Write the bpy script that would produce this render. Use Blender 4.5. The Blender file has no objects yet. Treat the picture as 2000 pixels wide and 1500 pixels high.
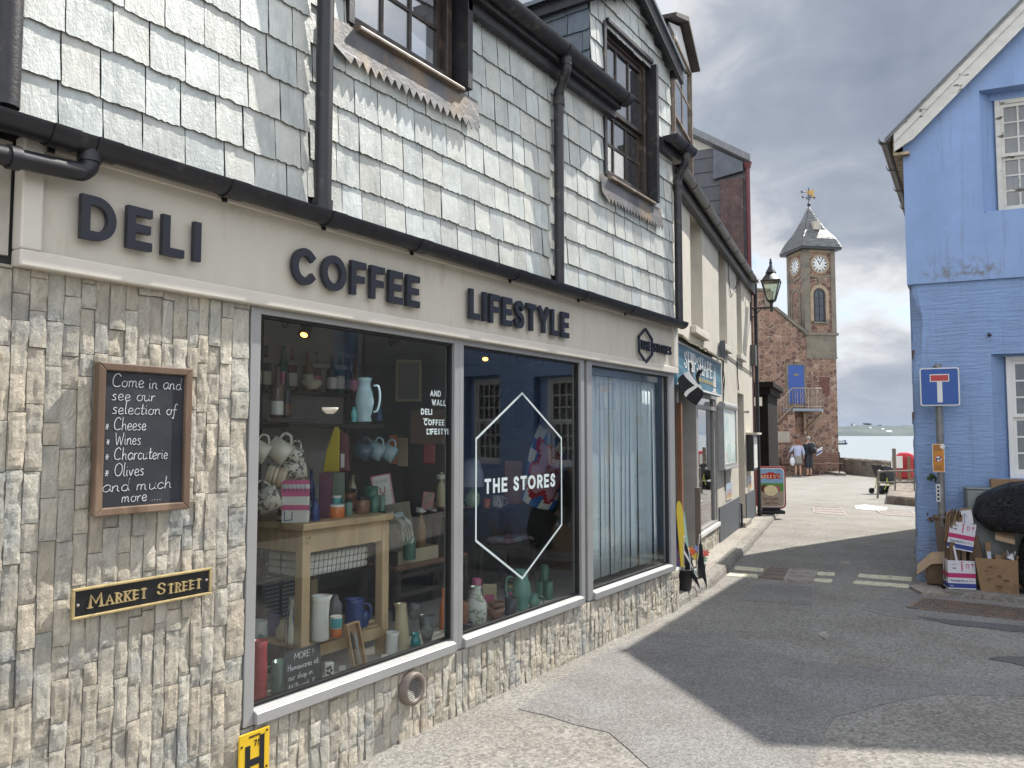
import bpy, bmesh, math, random
from mathutils import Vector, Matrix, noise
random.seed(7)
SC = bpy.context.scene
COL = SC.collection
R_ = math.radians
# ------------------------------------------------------------------ camera geometry
FL = 1560.0; HC = 1.65
PIT = math.atan(98 / FL); TH = math.atan(1037 / FL * math.cos(PIT))
CF = Vector((-math.sin(TH) * math.cos(PIT), math.cos(TH) * math.cos(PIT), math.sin(PIT)))
CR = Vector((math.cos(TH), math.sin(TH), 0)); CU = CR.cross(CF)
CAM = Vector((0, 0, HC))
def ray(x, y): return CF + CR * ((x - 1000) / FL) - CU * ((y - 750) / FL)
def on_z(x, y, z=0.0):
    d = ray(x, y); return CAM + d * ((z - HC) / d.z)
def at_depth(x, y, t): return CAM + ray(x, y) * t
def frame(ox, oy, dx, dy, oz=0.0):
    """local x along a wall (left to right seen from outside), local y into the building, z up"""
    l = math.hypot(dx, dy)
    return Matrix.Translation((ox, oy, oz)) @ Matrix.Rotation(math.atan2(dy / l, dx / l), 4, 'Z')
def on_frame(M, x, y, d=0.0):
    """measure (along, height) on a wall plane d metres inside the wall line"""
    I = M.inverted(); o = I @ CAM; r = I.to_3x3() @ ray(x, y)
    t = (d - o.y) / r.y; p = o + r * t
    return p.x, p.z
FA = frame(-2.93, 0, 0, 1)
FC = frame(-3.19, 7.3, -.18, .984)
FB = frame(-1.2, 10.1, .987, .16)
def A(x, y, d=0): return on_frame(FA, x, y, d)
def Cc(x, y, d=0): return on_frame(FC, x, y, d)
def Bb(x, y, d=0): return on_frame(FB, x, y, d)
def gz(p):
    """height of the street: level by the shop, falling a little to the sea wall"""
    t = max(0.0, min(1.0, (p[1] - 12) / 20.0)); return -0.2 * t

# ------------------------------------------------------------------ materials
def N(nt, t, **k):
    n = nt.nodes.new(t)
    for a, b in k.items():
        if hasattr(n, a) and a not in n.inputs: setattr(n, a, b)
        else: n.inputs[a.replace('_', ' ')].default_value = b
    return n
def newmat(name):
    m = bpy.data.materials.new(name); m.use_nodes = True
    nt = m.node_tree; nt.nodes.clear()
    out = nt.nodes.new('ShaderNodeOutputMaterial'); b = nt.nodes.new('ShaderNodeBsdfPrincipled')
    nt.links.new(b.outputs[0], out.inputs[0])
    return m, nt, b, out
def mapped(nt, scale=(1, 1, 1), rot=(0, 0, 0)):
    tc = nt.nodes.new('ShaderNodeTexCoord'); mp = nt.nodes.new('ShaderNodeMapping')
    mp.inputs['Scale'].default_value = scale; mp.inputs['Rotation'].default_value = rot
    nt.links.new(tc.outputs['Object'], mp.inputs[0]); return mp.outputs[0]
def noise_n(nt, vec, scale, detail=4, rough=.55, dist=0):
    n = nt.nodes.new('ShaderNodeTexNoise'); n.inputs['Scale'].default_value = scale
    n.inputs['Detail'].default_value = detail; n.inputs['Roughness'].default_value = rough
    n.inputs['Distortion'].default_value = dist
    nt.links.new(vec, n.inputs['Vector']); return n.outputs['Fac']
def ramp(nt, fac, a, b, ca=(0, 0, 0, 1), cb=(1, 1, 1, 1)):
    r = nt.nodes.new('ShaderNodeValToRGB'); e = r.color_ramp.elements
    e[0].position = a; e[1].position = b; e[0].color = ca; e[1].color = cb
    nt.links.new(fac, r.inputs[0]); return r.outputs[0]
def mixc(nt, fac, a, b, mode='MIX'):
    m = nt.nodes.new('ShaderNodeMix'); m.data_type = 'RGBA'; m.blend_type = mode
    for s, v in ((0, fac), (6, a), (7, b)):
        if hasattr(v, 'is_linked') or isinstance(v, bpy.types.NodeSocket): nt.links.new(v, m.inputs[s])
        else: m.inputs[s].default_value = v if s == 0 else (tuple(v) + (1,))[:4]
    return m.outputs[2]
def math_n(nt, op, a, b=None):
    m = nt.nodes.new('ShaderNodeMath'); m.operation = op
    for i, v in enumerate((a, b)):
        if v is None: continue
        if isinstance(v, bpy.types.NodeSocket): nt.links.new(v, m.inputs[i])
        else: m.inputs[i].default_value = v
    return m.outputs[0]
def bump_n(nt, bsdf, h, strength=.3, dist=.01, normal=None):
    b = nt.nodes.new('ShaderNodeBump'); b.inputs['Strength'].default_value = strength
    b.inputs['Distance'].default_value = dist
    nt.links.new(h, b.inputs['Height'])
    if normal is not None: nt.links.new(normal, b.inputs['Normal'])
    nt.links.new(b.outputs[0], bsdf.inputs['Normal']); return b.outputs[0]
def tint_n(nt):
    a = nt.nodes.new('ShaderNodeAttribute'); a.attribute_name = 'tint'; return a.outputs['Color']
MATS = {}
def pm(name, c, r=.6, var=.12, vs=6, bump=.15, bs=60, bd=.004, metal=0, c2=None, c2s=3, th=(.5, .62), tint=False,
       spec=.5, stretch=(1, 1, 1), coat=0, trans=0, sub=0):
    """plain procedural surface: colour with mottling, optional stains c2, fine bump"""
    if name in MATS: return MATS[name]
    m, nt, b, out = newmat(name)
    v = mapped(nt, stretch)
    f = noise_n(nt, v, vs, 5)
    lo = tuple(x * (1 - var) for x in c); hi = tuple(min(1, x * (1 + var)) for x in c)
    col = ramp(nt, f, .3, .7, lo + (1,), hi + (1,))
    if c2 is not None:
        f2 = noise_n(nt, v, c2s, 6, .62)
        col = mixc(nt, ramp(nt, f2, *th), col, c2)
    if tint: col = mixc(nt, 1.0, col, tint_n(nt), 'MULTIPLY')
    nt.links.new(col, b.inputs['Base Color'])
    b.inputs['Roughness'].default_value = r; b.inputs['Metallic'].default_value = metal
    b.inputs['Specular IOR Level'].default_value = spec
    if coat: b.inputs['Coat Weight'].default_value = coat
    if trans: b.inputs['Transmission Weight'].default_value = trans
    if bump: bump_n(nt, b, noise_n(nt, v, bs, 5, .6), bump, bd)
    MATS[name] = m; return m
def glass_mat(name, tintc=(.93, .95, .94), refl=1.0, base=.05):
    if name in MATS: return MATS[name]
    m = bpy.data.materials.new(name); m.use_nodes = True; nt = m.node_tree; nt.nodes.clear()
    out = nt.nodes.new('ShaderNodeOutputMaterial'); mx = nt.nodes.new('ShaderNodeMixShader')
    tr = nt.nodes.new('ShaderNodeBsdfTransparent'); gl = nt.nodes.new('ShaderNodeBsdfGlossy')
    tr.inputs[0].default_value = tintc + (1,); gl.inputs['Roughness'].default_value = 0.0
    gl.inputs[0].default_value = (refl, refl, refl, 1)
    lw = nt.nodes.new('ShaderNodeLayerWeight'); lw.inputs[0].default_value = .5
    p = math_n(nt, 'POWER', lw.outputs['Facing'], 4.5)
    f = math_n(nt, 'ADD', math_n(nt, 'MULTIPLY', p, .95), base)
    nt.links.new(f, mx.inputs[0]); nt.links.new(tr.outputs[0], mx.inputs[1]); nt.links.new(gl.outputs[0], mx.inputs[2])
    nt.links.new(mx.outputs[0], out.inputs[0]); MATS[name] = m; return m
def emit_mat(name, c, s):
    m, nt, b, out = newmat(name); e = nt.nodes.new('ShaderNodeEmission')
    e.inputs[0].default_value = c + (1,); e.inputs[1].default_value = s
    nt.links.new(e.outputs[0], out.inputs[0]); MATS[name] = m; return m

# ------------------------------------------------------------------ mesh builder
class MB:
    def __init__(s, X=None):
        s.v = []; s.f = []; s.mi = []; s.sm = []; s.tn = []
        s.X = X; s.m = 0; s.t = (1, 1, 1, 1); s.smooth = False
    def add(s, vs, fs, smooth=None):
        o = len(s.v)
        if s.X is not None: vs = [s.X @ Vector(p) for p in vs]
        s.v.extend(tuple(p) for p in vs)
        for f in fs:
            s.f.append(tuple(i + o for i in f)); s.mi.append(s.m); s.tn.append(s.t)
            s.sm.append(s.smooth if smooth is None else smooth)
        return s
    def box(s, x0, x1, y0, y1, z0, z1, T=None):
        vs = [(x, y, z) for z in (z0, z1) for y in (y0, y1) for x in (x0, x1)]
        if T is not None: vs = [T @ Vector(p) for p in vs]
        return s.add(vs, [(0, 2, 3, 1), (4, 5, 7, 6), (0, 1, 5, 4), (2, 6, 7, 3), (0, 4, 6, 2), (1, 3, 7, 5)], False)
    def cyl(s, p0, p1, r0, r1=None, n=12, caps=True):
        r1 = r0 if r1 is None else r1
        p0 = Vector(p0); p1 = Vector(p1); a = (p1 - p0).normalized()
        u = a.orthogonal().normalized(); w = a.cross(u)
        vs = []
        for p, r in ((p0, r0), (p1, r1)):
            for i in range(n):
                t = 2 * math.pi * i / n; vs.append(p + (u * math.cos(t) + w * math.sin(t)) * r)
        s.add(vs, [(i, (i + 1) % n, n + (i + 1) % n, n + i) for i in range(n)], True)
        if caps: s.add(vs[:n][::-1], [tuple(range(n))], False); s.add(vs[n:], [tuple(range(n))], False)
        return s
    def tube(s, pts, r, n=8, closed=False, caps=True):
        pts = [Vector(p) for p in pts]; k = len(pts); vs = []; u = None
        for i, p in enumerate(pts):
            if closed: a = pts[(i + 1) % k] - pts[i - 1]
            else: a = pts[min(i + 1, k - 1)] - pts[max(i - 1, 0)]
            a.normalize()
            if u is None: u = a.orthogonal().normalized()
            u = (u - a * u.dot(a)).normalized(); w = a.cross(u)
            rr = r[i] if isinstance(r, (list, tuple)) else r
            for j in range(n):
                t = 2 * math.pi * j / n; vs.append(p + (u * math.cos(t) + w * math.sin(t)) * rr)
        fs = []
        for i in range(k if closed else k - 1):
            b = ((i + 1) % k) * n
            for j in range(n): fs.append((i * n + j, i * n + (j + 1) % n, b + (j + 1) % n, b + j))
        s.add(vs, fs, True)
        if caps and not closed:
            s.add(vs[:n][::-1], [tuple(range(n))], False); s.add(vs[-n:], [tuple(range(n))], False)
        return s
    def lathe(s, prof, c=(0, 0, 0), n=24, T=None, a0=0, a1=2 * math.pi):
        vs = []; full = abs(a1 - a0 - 2 * math.pi) < 1e-6; m = n if full else n + 1
        for r, z in prof:
            for i in range(m):
                t = a0 + (a1 - a0) * i / n; vs.append(Vector((c[0] + r * math.cos(t), c[1] + r * math.sin(t), c[2] + z)))
        if T is not None: vs = [T @ p for p in vs]
        fs = []
        for j in range(len(prof) - 1):
            for i in range(n if full else n): fs.append((j * m + i, j * m + (i + 1) % m, (j + 1) * m + (i + 1) % m, (j + 1) * m + i))
        return s.add(vs, fs, True)
    def prism(s, poly, y0, y1, T=None):
        """polygon in (x,z), pushed from y0 (front) to y1"""
        n = len(poly)
        vs = [Vector((x, y0, z)) for x, z in poly] + [Vector((x, y1, z)) for x, z in poly]
        if T is not None: vs = [T @ p for p in vs]
        ar = sum(poly[i][0] * poly[(i + 1) % n][1] - poly[(i + 1) % n][0] * poly[i][1] for i in range(n))
        fr = tuple(range(n)); bk = tuple(range(2 * n - 1, n - 1, -1))
        sd = [(i, n + i, n + (i + 1) % n, (i + 1) % n) for i in range(n)]
        if ar < 0: fr = fr[::-1]; bk = bk[::-1]; sd = [f[::-1] for f in sd]
        return s.add(vs, [fr, bk] + sd, False)
    def slab(s, poly, z0, z1):
        """polygon in (x,y), from z0 up to z1"""
        n = len(poly)
        vs = [Vector((x, y, z1)) for x, y in poly] + [Vector((x, y, z0)) for x, y in poly]
        ar = sum(poly[i][0] * poly[(i + 1) % n][1] - poly[(i + 1) % n][0] * poly[i][1] for i in range(n))
        fr = tuple(range(n)); bk = tuple(range(2 * n - 1, n - 1, -1))
        sd = [(i, n + i, n + (i + 1) % n, (i + 1) % n) for i in range(n)]
        if ar < 0: fr = fr[::-1]; bk = bk[::-1]; sd = [f[::-1] for f in sd]
        return s.add(vs, [fr, bk] + sd, False)
    def ribbon(s, pts, w, y0, y1, closed=False, T=None, ext=0.0):
        """flat stroke of width w along pts in (x,z), solid between y0 (front) and y1"""
        P = [Vector((a, b)) for a, b in pts]; k = len(P)
        if ext and not closed and k > 1:
            P[0] = P[0] - (P[1] - P[0]).normalized() * ext; P[-1] = P[-1] + (P[-1] - P[-2]).normalized() * ext
        L = []; Rr = []
        for i in range(k):
            a = P[i] - P[i - 1] if (closed or i > 0) else P[1] - P[0]
            b = P[(i + 1) % k] - P[i] if (closed or i < k - 1) else a
            if a.length < 1e-9: a = b
            if b.length < 1e-9: b = a
            a = a.normalized(); b = b.normalized(); t = (a + b)
            t = t.normalized() if t.length > 1e-6 else a
            nrm = Vector((-t.y, t.x)); c = max(.45, t.dot(a))
            ww = (w[i] if isinstance(w, (list, tuple)) else w) / 2 / c
            L.append(P[i] + nrm * ww); Rr.append(P[i] - nrm * ww)
        vs = [Vector((p.x, y, p.y)) for y in (y0, y1) for p in (L + Rr)]
        if T is not None: vs = [T @ p for p in vs]
        fs = []; o = 2 * k
        for i in range(k if closed else k - 1):
            j = (i + 1) % k
            fs += [(k + i, k + j, j, i), (o + i, o + j, o + k + j, o + k + i), (i, j, o + j, o + i), (k + j, k + i, o + k + i, o + k + j)]
        if not closed: fs += [(k, 0, o, o + k), (k - 1, 2 * k - 1, o + 2 * k - 1, o + k - 1)]
        return s.add(vs, fs, False)
    def grid(s, nu, nv, fn, smooth=True):
        vs = [fn(i / nu, j / nv) for j in range(nv + 1) for i in range(nu + 1)]
        fs = [(j * (nu + 1) + i, j * (nu + 1) + i + 1, (j + 1) * (nu + 1) + i + 1, (j + 1) * (nu + 1) + i) for j in range(nv) for i in range(nu)]
        return s.add(vs, fs, smooth)
    def ball(s, c, r, n=12, sc=(1, 1, 1)):
        prof = [(max(1e-4, math.sin(math.pi * j / n)), -math.cos(math.pi * j / n)) for j in range(n + 1)]
        T = Matrix.Translation(c) @ Matrix.Diagonal((r * sc[0], r * sc[1], r * sc[2], 1))
        return s.lathe(prof, n=n + 4, T=T)
    def build(s, name, mats, parent=None, M=None, bevel=0, seg=2, sub=0, solid=0):
        me = bpy.data.meshes.new(name); me.from_pydata(s.v, [], s.f); me.update()
        mats = mats if isinstance(mats, (list, tuple)) else [mats]
        for m in mats: me.materials.append(m)
        me.polygons.foreach_set('material_index', s.mi); me.polygons.foreach_set('use_smooth', s.sm)
        at = me.attributes.new('tint', 'FLOAT_COLOR', 'FACE')
        at.data.foreach_set('color', [c for t in s.tn for c in t])
        o = bpy.data.objects.new(name, me); COL.objects.link(o)
        if parent is not None: o.parent = parent
        if M is not None: o.matrix_basis = M
        if solid: md = o.modifiers.new('solid', 'SOLIDIFY'); md.thickness = solid; md.offset = 0
        if bevel:
            md = o.modifiers.new('bevel', 'BEVEL'); md.width = bevel; md.segments = seg; md.limit_method = 'ANGLE'; md.angle_limit = R_(40)
            md.harden_normals = False
        if sub: md = o.modifiers.new('sub', 'SUBSURF'); md.levels = sub; md.render_levels = sub
        return o
def tag(o, label=None, cat=None, group=None, kind=None):
    if label: o['label'] = label
    if cat: o['category'] = cat
    if group: o['group'] = group
    if kind: o['kind'] = kind
    return o
def thing(name, label, cat, M=None, group=None):
    o = bpy.data.objects.new(name, None); o.empty_display_size = .1; COL.objects.link(o)
    if M is not None: o.matrix_basis = M
    return tag(o, label, cat, group)
def T_(x, y, z): return Matrix.Translation((x, y, z))
def Rz(a): return Matrix.Rotation(a, 4, 'Z')
def Rx(a): return Matrix.Rotation(a, 4, 'X')
def Ry(a): return Matrix.Rotation(a, 4, 'Y')
def copy_tree(o, parent=None):
    c = o.copy(); COL.objects.link(c)
    if parent is not None: c.parent = parent
    for ch in list(o.children): copy_tree(ch, c)
    return c
def smoothline(p, k=4, closed=False):
    n = len(p); out = []
    rng = range(n if closed else n - 1)
    for i in rng:
        g = (lambda j: p[j % n]) if closed else (lambda j: p[max(0, min(n - 1, j))])
        a, b, c, d = g(i - 1), g(i), g(i + 1), g(i + 2)
        for q in range(k):
            t = q / k
            out.append(tuple(.5 * (2 * b[e] + (c[e] - a[e]) * t + (2 * a[e] - 5 * b[e] + 4 * c[e] - d[e]) * t * t + (3 * b[e] - a[e] - 3 * c[e] + d[e]) * t ** 3) for e in range(len(b))))
    if not closed: out.append(tuple(p[-1]))
    return out
def arc(cx, cy, rx, ry, a0, a1, n=14):
    return [(cx + rx * math.cos(R_(a0 + (a1 - a0) * i / n)), cy + ry * math.sin(R_(a0 + (a1 - a0) * i / n))) for i in range(n + 1)]

# ------------------------------------------------------------------ lettering (single strokes in a unit box)
CAPS = {
 'A': (.8, [[(0, 0), (.5, 1), (1, 0)], [(.2, .35), (.8, .35)]]),
 'B': (.62, [[(0, 0), (0, 1)], [(0, 1), (.55, 1)] + arc(.55, .77, .36, .23, 90, -90, 10) + [(0, .54)], [(0, .54), (.55, .54)] + arc(.6, .27, .4, .27, 90, -90, 10) + [(0, 0)]]),
 'C': (.82, [arc(.52, .5, .52, .5, 45, 315, 22)]),
 'D': (.76, ['closed', [(0, 0), (0, 1), (.4, 1)] + arc(.4, .5, .6, .5, 85, -85, 16) + [(.4, 0)]]),
 'E': (.54, [[(0, 0), (0, 1)], [(0, 1), (1, 1)], [(0, .5), (.9, .5)], [(0, 0), (1, 0)]]),
 'F': (.52, [[(0, 0), (0, 1)], [(0, 1), (1, 1)], [(0, .48), (.88, .48)]]),
 'G': (.84, [arc(.52, .5, .52, .5, 45, 340, 22), [(.6, .45), (1, .45)], [(1, .45), (1, .2)]]),
 'H': (.68, [[(0, 0), (0, 1)], [(1, 0), (1, 1)], [(0, .5), (1, .5)]]),
 'I': (.0, [[(.5, 0), (.5, 1)]]),
 'J': (.4, [[(1, 1), (1, .25)] + arc(.5, .25, .5, .25, 0, -150, 8)]),
 'K': (.66, [[(0, 0), (0, 1)], [(1, 1), (.08, .42)], [(.3, .58), (1, 0)]]),
 'L': (.5, [[(0, 1), (0, 0)], [(0, 0), (1, 0)]]),
 'M': (.86, [[(0, 0), (.06, 1), (.5, .25), (.94, 1), (1, 0)]]),
 'N': (.72, [[(0, 0), (0, 1), (1, 0), (1, 1)]]),
 'O': (.92, ['closed', arc(.5, .5, .5, .5, 0, 345, 23)]),
 'P': (.58, [[(0, 0), (0, 1)], [(0, 1), (.5, 1)] + arc(.5, .74, .5, .26, 90, -90, 10) + [(0, .48)]]),
 'R': (.6, [[(0, 0), (0, 1)], [(0, 1), (.5, 1)] + arc(.5, .74, .5, .26, 90, -90, 10) + [(0, .48)], [(.45, .48), (1, 0)]]),
 'S': (.54, [smoothline([(.95, .84), (.72, .98), (.42, 1), (.1, .87), (.1, .66), (.45, .53), (.85, .4), (.98, .2), (.75, .03), (.42, 0), (.15, .05), (0, .17)], 3)]),
 'T': (.6, [[(.5, 0), (.5, 1)], [(0, 1), (1, 1)]]),
 'U': (.7, [[(0, 1), (0, .35)] + arc(.5, .35, .5, .35, 180, 360, 12) + [(1, .35), (1, 1)]]),
 'V': (.76, [[(0, 1), (.5, 0), (1, 1)]]),
 'W': (1.1, [[(0, 1), (.27, 0), (.5, .9), (.73, 0), (1, 1)]]),
 'X': (.7, [[(0, 0), (1, 1)], [(0, 1), (1, 0)]]),
 'Y': (.72, [[(0, 1), (.5, .45), (1, 1)], [(.5, .45), (.5, 0)]]),
 'Z': (.6, [[(0, 1), (1, 1), (0, 0), (1, 0)]]),
 "'": (.0, [[(.5, .75), (.5, 1)]]), '!': (0, [[(.5, .3), (.5, 1)], [(.5, 0), (.5, .03)]]),
 '1': (.25, [[(0, .8), (1, 1), (1, 0)]]), '5': (.5, [smoothline([(0, .1), (.4, 0), (.95, .15), (.95, .45), (.5, .6), (.1, .52)], 3) + [(.15, 1)], [(.15, 1), (.9, 1)]]),
 '7': (.5, [[(0, 1), (1, 1), (.3, 0)]]), '.': (0, [[(.5, 0), (.5, .04)]]), '-': (.4, [[(0, .45), (1, .45)]]),
}
def caps_width(text, h, w, gap, sp, xs=1.0):
    x = 0
    for ch in text:
        if ch == ' ': x += sp * h; continue
        x += (CAPS[ch][0] * (h - w) * xs + w) + gap * h
    return x - gap * h
def caps(mb, text, x, z, h, w, y0, y1, gap=.16, sp=.45, xs=1.0, serif=0, T=None, fit=None):
    """letters of height h, stroke w, left edge at x, base line z, between y0 (front) and y1"""
    if fit: xs *= 1; k = fit / caps_width(text, h, w, gap, sp, xs)
    else: k = 1
    T0 = (T or Matrix()) @ Matrix.Translation((x, 0, z)) @ Matrix.Diagonal((k, 1, 1, 1))
    cx = 0; n = 0
    for ch in text:
        if ch == ' ': cx += sp * h; continue
        gw, strokes = CAPS[ch]; closed = False
        for st in strokes:
            if st == 'closed': closed = True; continue
            pts = [(cx + w / 2 + a * gw * (h - w) * xs if gw else cx + w / 2, w / 2 + b * (h - w)) for a, b in st]
            n += 1; ww = w * (1 - .008 * (n % 4)); dz = .0003 * (n % 4)
            if serif:
                ww = []
                for i in range(len(pts)):
                    a = pts[max(0, i - 1)]; b = pts[min(len(pts) - 1, i + 1)]
                    if closed: a = pts[i - 1]; b = pts[(i + 1) % len(pts)]
                    dx, dy = b[0] - a[0], b[1] - a[1]; l = math.hypot(dx, dy) or 1
                    v = abs(dy) / l
                    ww.append(w * (.38 + .62 * v * v) * (.6 if dx * dy > 0 and abs(dx) > .15 * l else 1))
            mb.ribbon(pts, ww, y0 - dz, y1, closed, T0, ext=0 if closed else w / 2 * (1 - .03 * (n % 4)))
            if serif and len(st) < 8:
                for e, q in ((pts[0], pts[1]), (pts[-1], pts[-2])):
                    if abs(e[1] - q[1]) > .3 * h and (e[1] < w or e[1] > h - w):
                        zz = w * .1 if e[1] < w else h - w * .1
                        mb.ribbon([(e[0] - w * 1.0, zz), (e[0] + w * 1.0, zz)], w * .34, y0 - dz - .0002, y1, False, T0)
        cx += (gw * (h - w) * xs + w) + gap * h
    return mb
HAND = {  # handwriting: width, strokes; x-height .5
 'a': (.46, [[(.42, .42), (.25, .52), (.06, .36), (.05, .14), (.2, .0), (.36, .12), (.42, .42), (.4, .14), (.5, .02)]]),
 'b': (.4, [[(.05, 1), (.06, .02), (.1, .34), (.28, .46), (.38, .26), (.28, .02), (.08, .06)]]),
 'c': (.38, [[(.36, .4), (.2, .5), (.04, .3), (.08, .06), (.24, 0), (.38, .1)]]),
 'd': (.46, [[(.4, .36), (.22, .48), (.05, .3), (.08, .06), (.24, .0), (.38, .16), (.42, 1.0), (.4, .2), (.5, .02)]]),
 'e': (.4, [[(.06, .22), (.34, .3), (.3, .46), (.16, .5), (.04, .28), (.1, .04), (.24, 0), (.4, .1)]]),
 'f': (.36, [[(.36, .92), (.24, 1), (.16, .8), (.14, .2), (.1, -.3), (.0, -.22)], [(.0, .46), (.32, .48)]]),
 'h': (.44, [[(.06, 1), (.05, 0)], [(.05, .25), (.2, .48), (.32, .4), (.34, .1), (.44, .02)]]),
 'i': (.16, [[(.06, .48), (.06, .1), (.16, .02)]]),
 'k': (.4, [[(.05, 1), (.05, 0)], [(.34, .46), (.08, .2), (.36, 0)]]),
 'l': (.18, [[(.06, 1), (.06, .1), (.18, .02)]]),
 'm': (.66, [[(.05, .46), (.05, 0)], [(.05, .3), (.16, .48), (.28, .4), (.28, .02)], [(.28, .3), (.4, .48), (.52, .4), (.53, .1), (.64, .02)]]),
 'n': (.46, [[(.05, .46), (.05, 0)], [(.05, .28), (.2, .48), (.33, .4), (.34, .1), (.46, .02)]]),
 'o': (.44, [[(.22, .48), (.06, .36), (.05, .12), (.2, 0), (.36, .1), (.38, .34), (.22, .48), (.3, .42), (.46, .44)]]),
 'p': (.42, [[(.05, .48), (.04, -.42)], [(.05, .3), (.2, .5), (.36, .34), (.28, .04), (.06, .06)]]),
 'r': (.32, [[(.05, .46), (.06, 0)], [(.06, .28), (.18, .46), (.32, .44)]]),
 's': (.34, [[(.3, .44), (.16, .5), (.07, .36), (.26, .2), (.24, .03), (.02, .03)]]),
 't': (.3, [[(.14, .85), (.12, .1), (.2, 0), (.32, .06)], [(0, .5), (.3, .52)]]),
 'u': (.46, [[(.05, .46), (.07, .08), (.2, 0), (.34, .14), (.36, .46), (.36, .1), (.46, .02)]]),
 'v': (.4, [[(.03, .46), (.18, .02), (.34, .46), (.42, .44)]]),
 'w': (.6, [[(.03, .46), (.14, .02), (.28, .4), (.42, .02), (.54, .46)]]),
 'C': (.62, [[(.56, .8), (.4, 1), (.14, .86), (.03, .5), (.1, .12), (.34, 0), (.6, .1)]]),
 'H': (.6, [[(.08, 1), (.06, 0)], [(.5, 1), (.5, 0)], [(.06, .5), (.52, .54)]]),
 'M': (.74, [[(.03, 0), (.1, 1)], [(.1, 1), (.34, .35), (.6, 1)], [(.6, 1), (.68, 0)]]),
 'I': (.2, [[(.1, 1), (.08, 0)]]),
 'S': (.5, [[(.46, .86), (.28, 1), (.08, .8), (.3, .52), (.44, .24), (.26, 0), (.04, .12)]]),
 'O': (.66, [[(.34, 1), (.1, .8), (.04, .4), (.2, .04), (.46, .06), (.62, .4), (.56, .82), (.3, 1)]]),
 'R': (.5, [[(.06, 0), (.06, 1)], [(.06, 1), (.4, .9), (.38, .6), (.08, .52)], [(.1, .52), (.48, 0)]]),
 'E': (.46, [[(.44, 1), (.06, 1)], [(.06, 1), (.06, 0)], [(.06, 0), (.46, 0)], [(.06, .52), (.38, .52)]]),
 'W': (.8, [[(.02, 1), (.2, .02), (.4, .7), (.58, .02), (.76, 1)]]),
 '*': (.36, [[(.03, .25), (.33, .27)], [(.1, .46), (.26, .05)], [(.26, .46), (.1, .05)]]),
 '.': (.16, [[(.05, .0), (.09, .03)]]), '!': (.18, [[(.1, 1), (.06, .3)], [(.05, 0), (.07, .04)]]),
}
def hand(mb, text, x, z, h, w, y0, y1, T=None, slant=.08, fit=None, seed=1):
    rnd = random.Random(seed); cx = 0; tot = sum((HAND[c][0] + .06) if c != ' ' else .36 for c in text) * h
    k = fit / tot if fit else 1
    for ch in text:
        if ch == ' ': cx += .36 * h; continue
        gw, strokes = HAND[ch]; jy = rnd.uniform(-.03, .03) * h; js = rnd.uniform(.93, 1.07)
        for st in strokes:
            pts = [(x + k * (cx + (a + slant * b) * h * js), z + jy + b * h * js) for a, b in st]
            if len(pts) > 2: pts = smoothline(pts, 3)
            mb.ribbon(pts, w * rnd.uniform(.85, 1.15), y0 - rnd.uniform(0, .0005), y1, False, T)
        if ch == 'i': mb.ribbon([(x + k * (cx + .1 * h), z + .66 * h), (x + k * (cx + .12 * h), z + .69 * h)], w, y0, y1, False, T)
        cx += (gw + .06) * h
    return mb
def text_mesh(body, size, depth=.001, bold=0.0, align='LEFT'):
    """ordinary sans lettering as a mesh: returns verts, faces in (x, -front, z)"""
    cu = bpy.data.curves.new('lettering', 'FONT'); cu.body = body; cu.size = size; cu.extrude = depth / 2; cu.offset = bold * size
    cu.align_x = align; cu.resolution_u = 3
    o = bpy.data.objects.new('lettering', cu); COL.objects.link(o)
    dg = bpy.context.evaluated_depsgraph_get(); me = bpy.data.meshes.new_from_object(o.evaluated_get(dg))
    vs = [Vector((v.co.x, -v.co.z, v.co.y)) for v in me.vertices]; fs = [tuple(p.vertices) for p in me.polygons]
    bpy.data.objects.remove(o); bpy.data.curves.remove(cu); bpy.data.meshes.remove(me)
    return vs, fs
def put_text(mb, body, size, T, depth=.001, bold=0.0, align='LEFT', fit=None):
    vs, fs = text_mesh(body, size, depth, bold, align)
    k = 1
    if fit and vs:
        k = fit / (max(v.x for v in vs) - min(v.x for v in vs))
    mb.add([T @ Vector((v.x * k, v.y, v.z)) for v in vs], fs, False); return mb

# ------------------------------------------------------------------ render, camera, light, sky
SC.view_settings.view_transform = 'Standard'; SC.view_settings.look = 'None'
SC.view_settings.exposure = 0.57; SC.view_settings.gamma = 1
try: SC.view_settings.use_curve_mapping = False
except Exception: pass
SC.render.engine = 'CYCLES'
SC.cycles.max_bounces = 8; SC.cycles.diffuse_bounces = 4; SC.cycles.glossy_bounces = 4; SC.cycles.transparent_max_bounces = 16
SC.cycles.caustics_reflective = False; SC.cycles.caustics_refractive = False
SC.cycles.sample_clamp_indirect = 6.0
try: SC.cycles.use_denoising = True
except Exception: pass
cam = bpy.data.cameras.new('camera'); camo = bpy.data.objects.new('camera', cam); COL.objects.link(camo)
cam.sensor_width = 36; cam.lens = 36 * FL / 2000; cam.clip_start = .05; cam.clip_end = 20000
RM = Matrix((CR, CU, -CF)).transposed()
camo.matrix_world = Matrix.Translation(CAM) @ RM.to_4x4(); SC.camera = camo

SUNV = Vector((.25, .85, 1.0)).normalized()
sl = bpy.data.lights.new('sun', 'SUN'); sl.energy = 4.9; sl.angle = R_(.55); sl.color = (1.0, .955, .88)
so = bpy.data.objects.new('sun', sl); COL.objects.link(so); so.rotation_euler = (-SUNV).to_track_quat('-Z', 'Y').to_euler()
so.location = (5, 20, 30)

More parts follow.
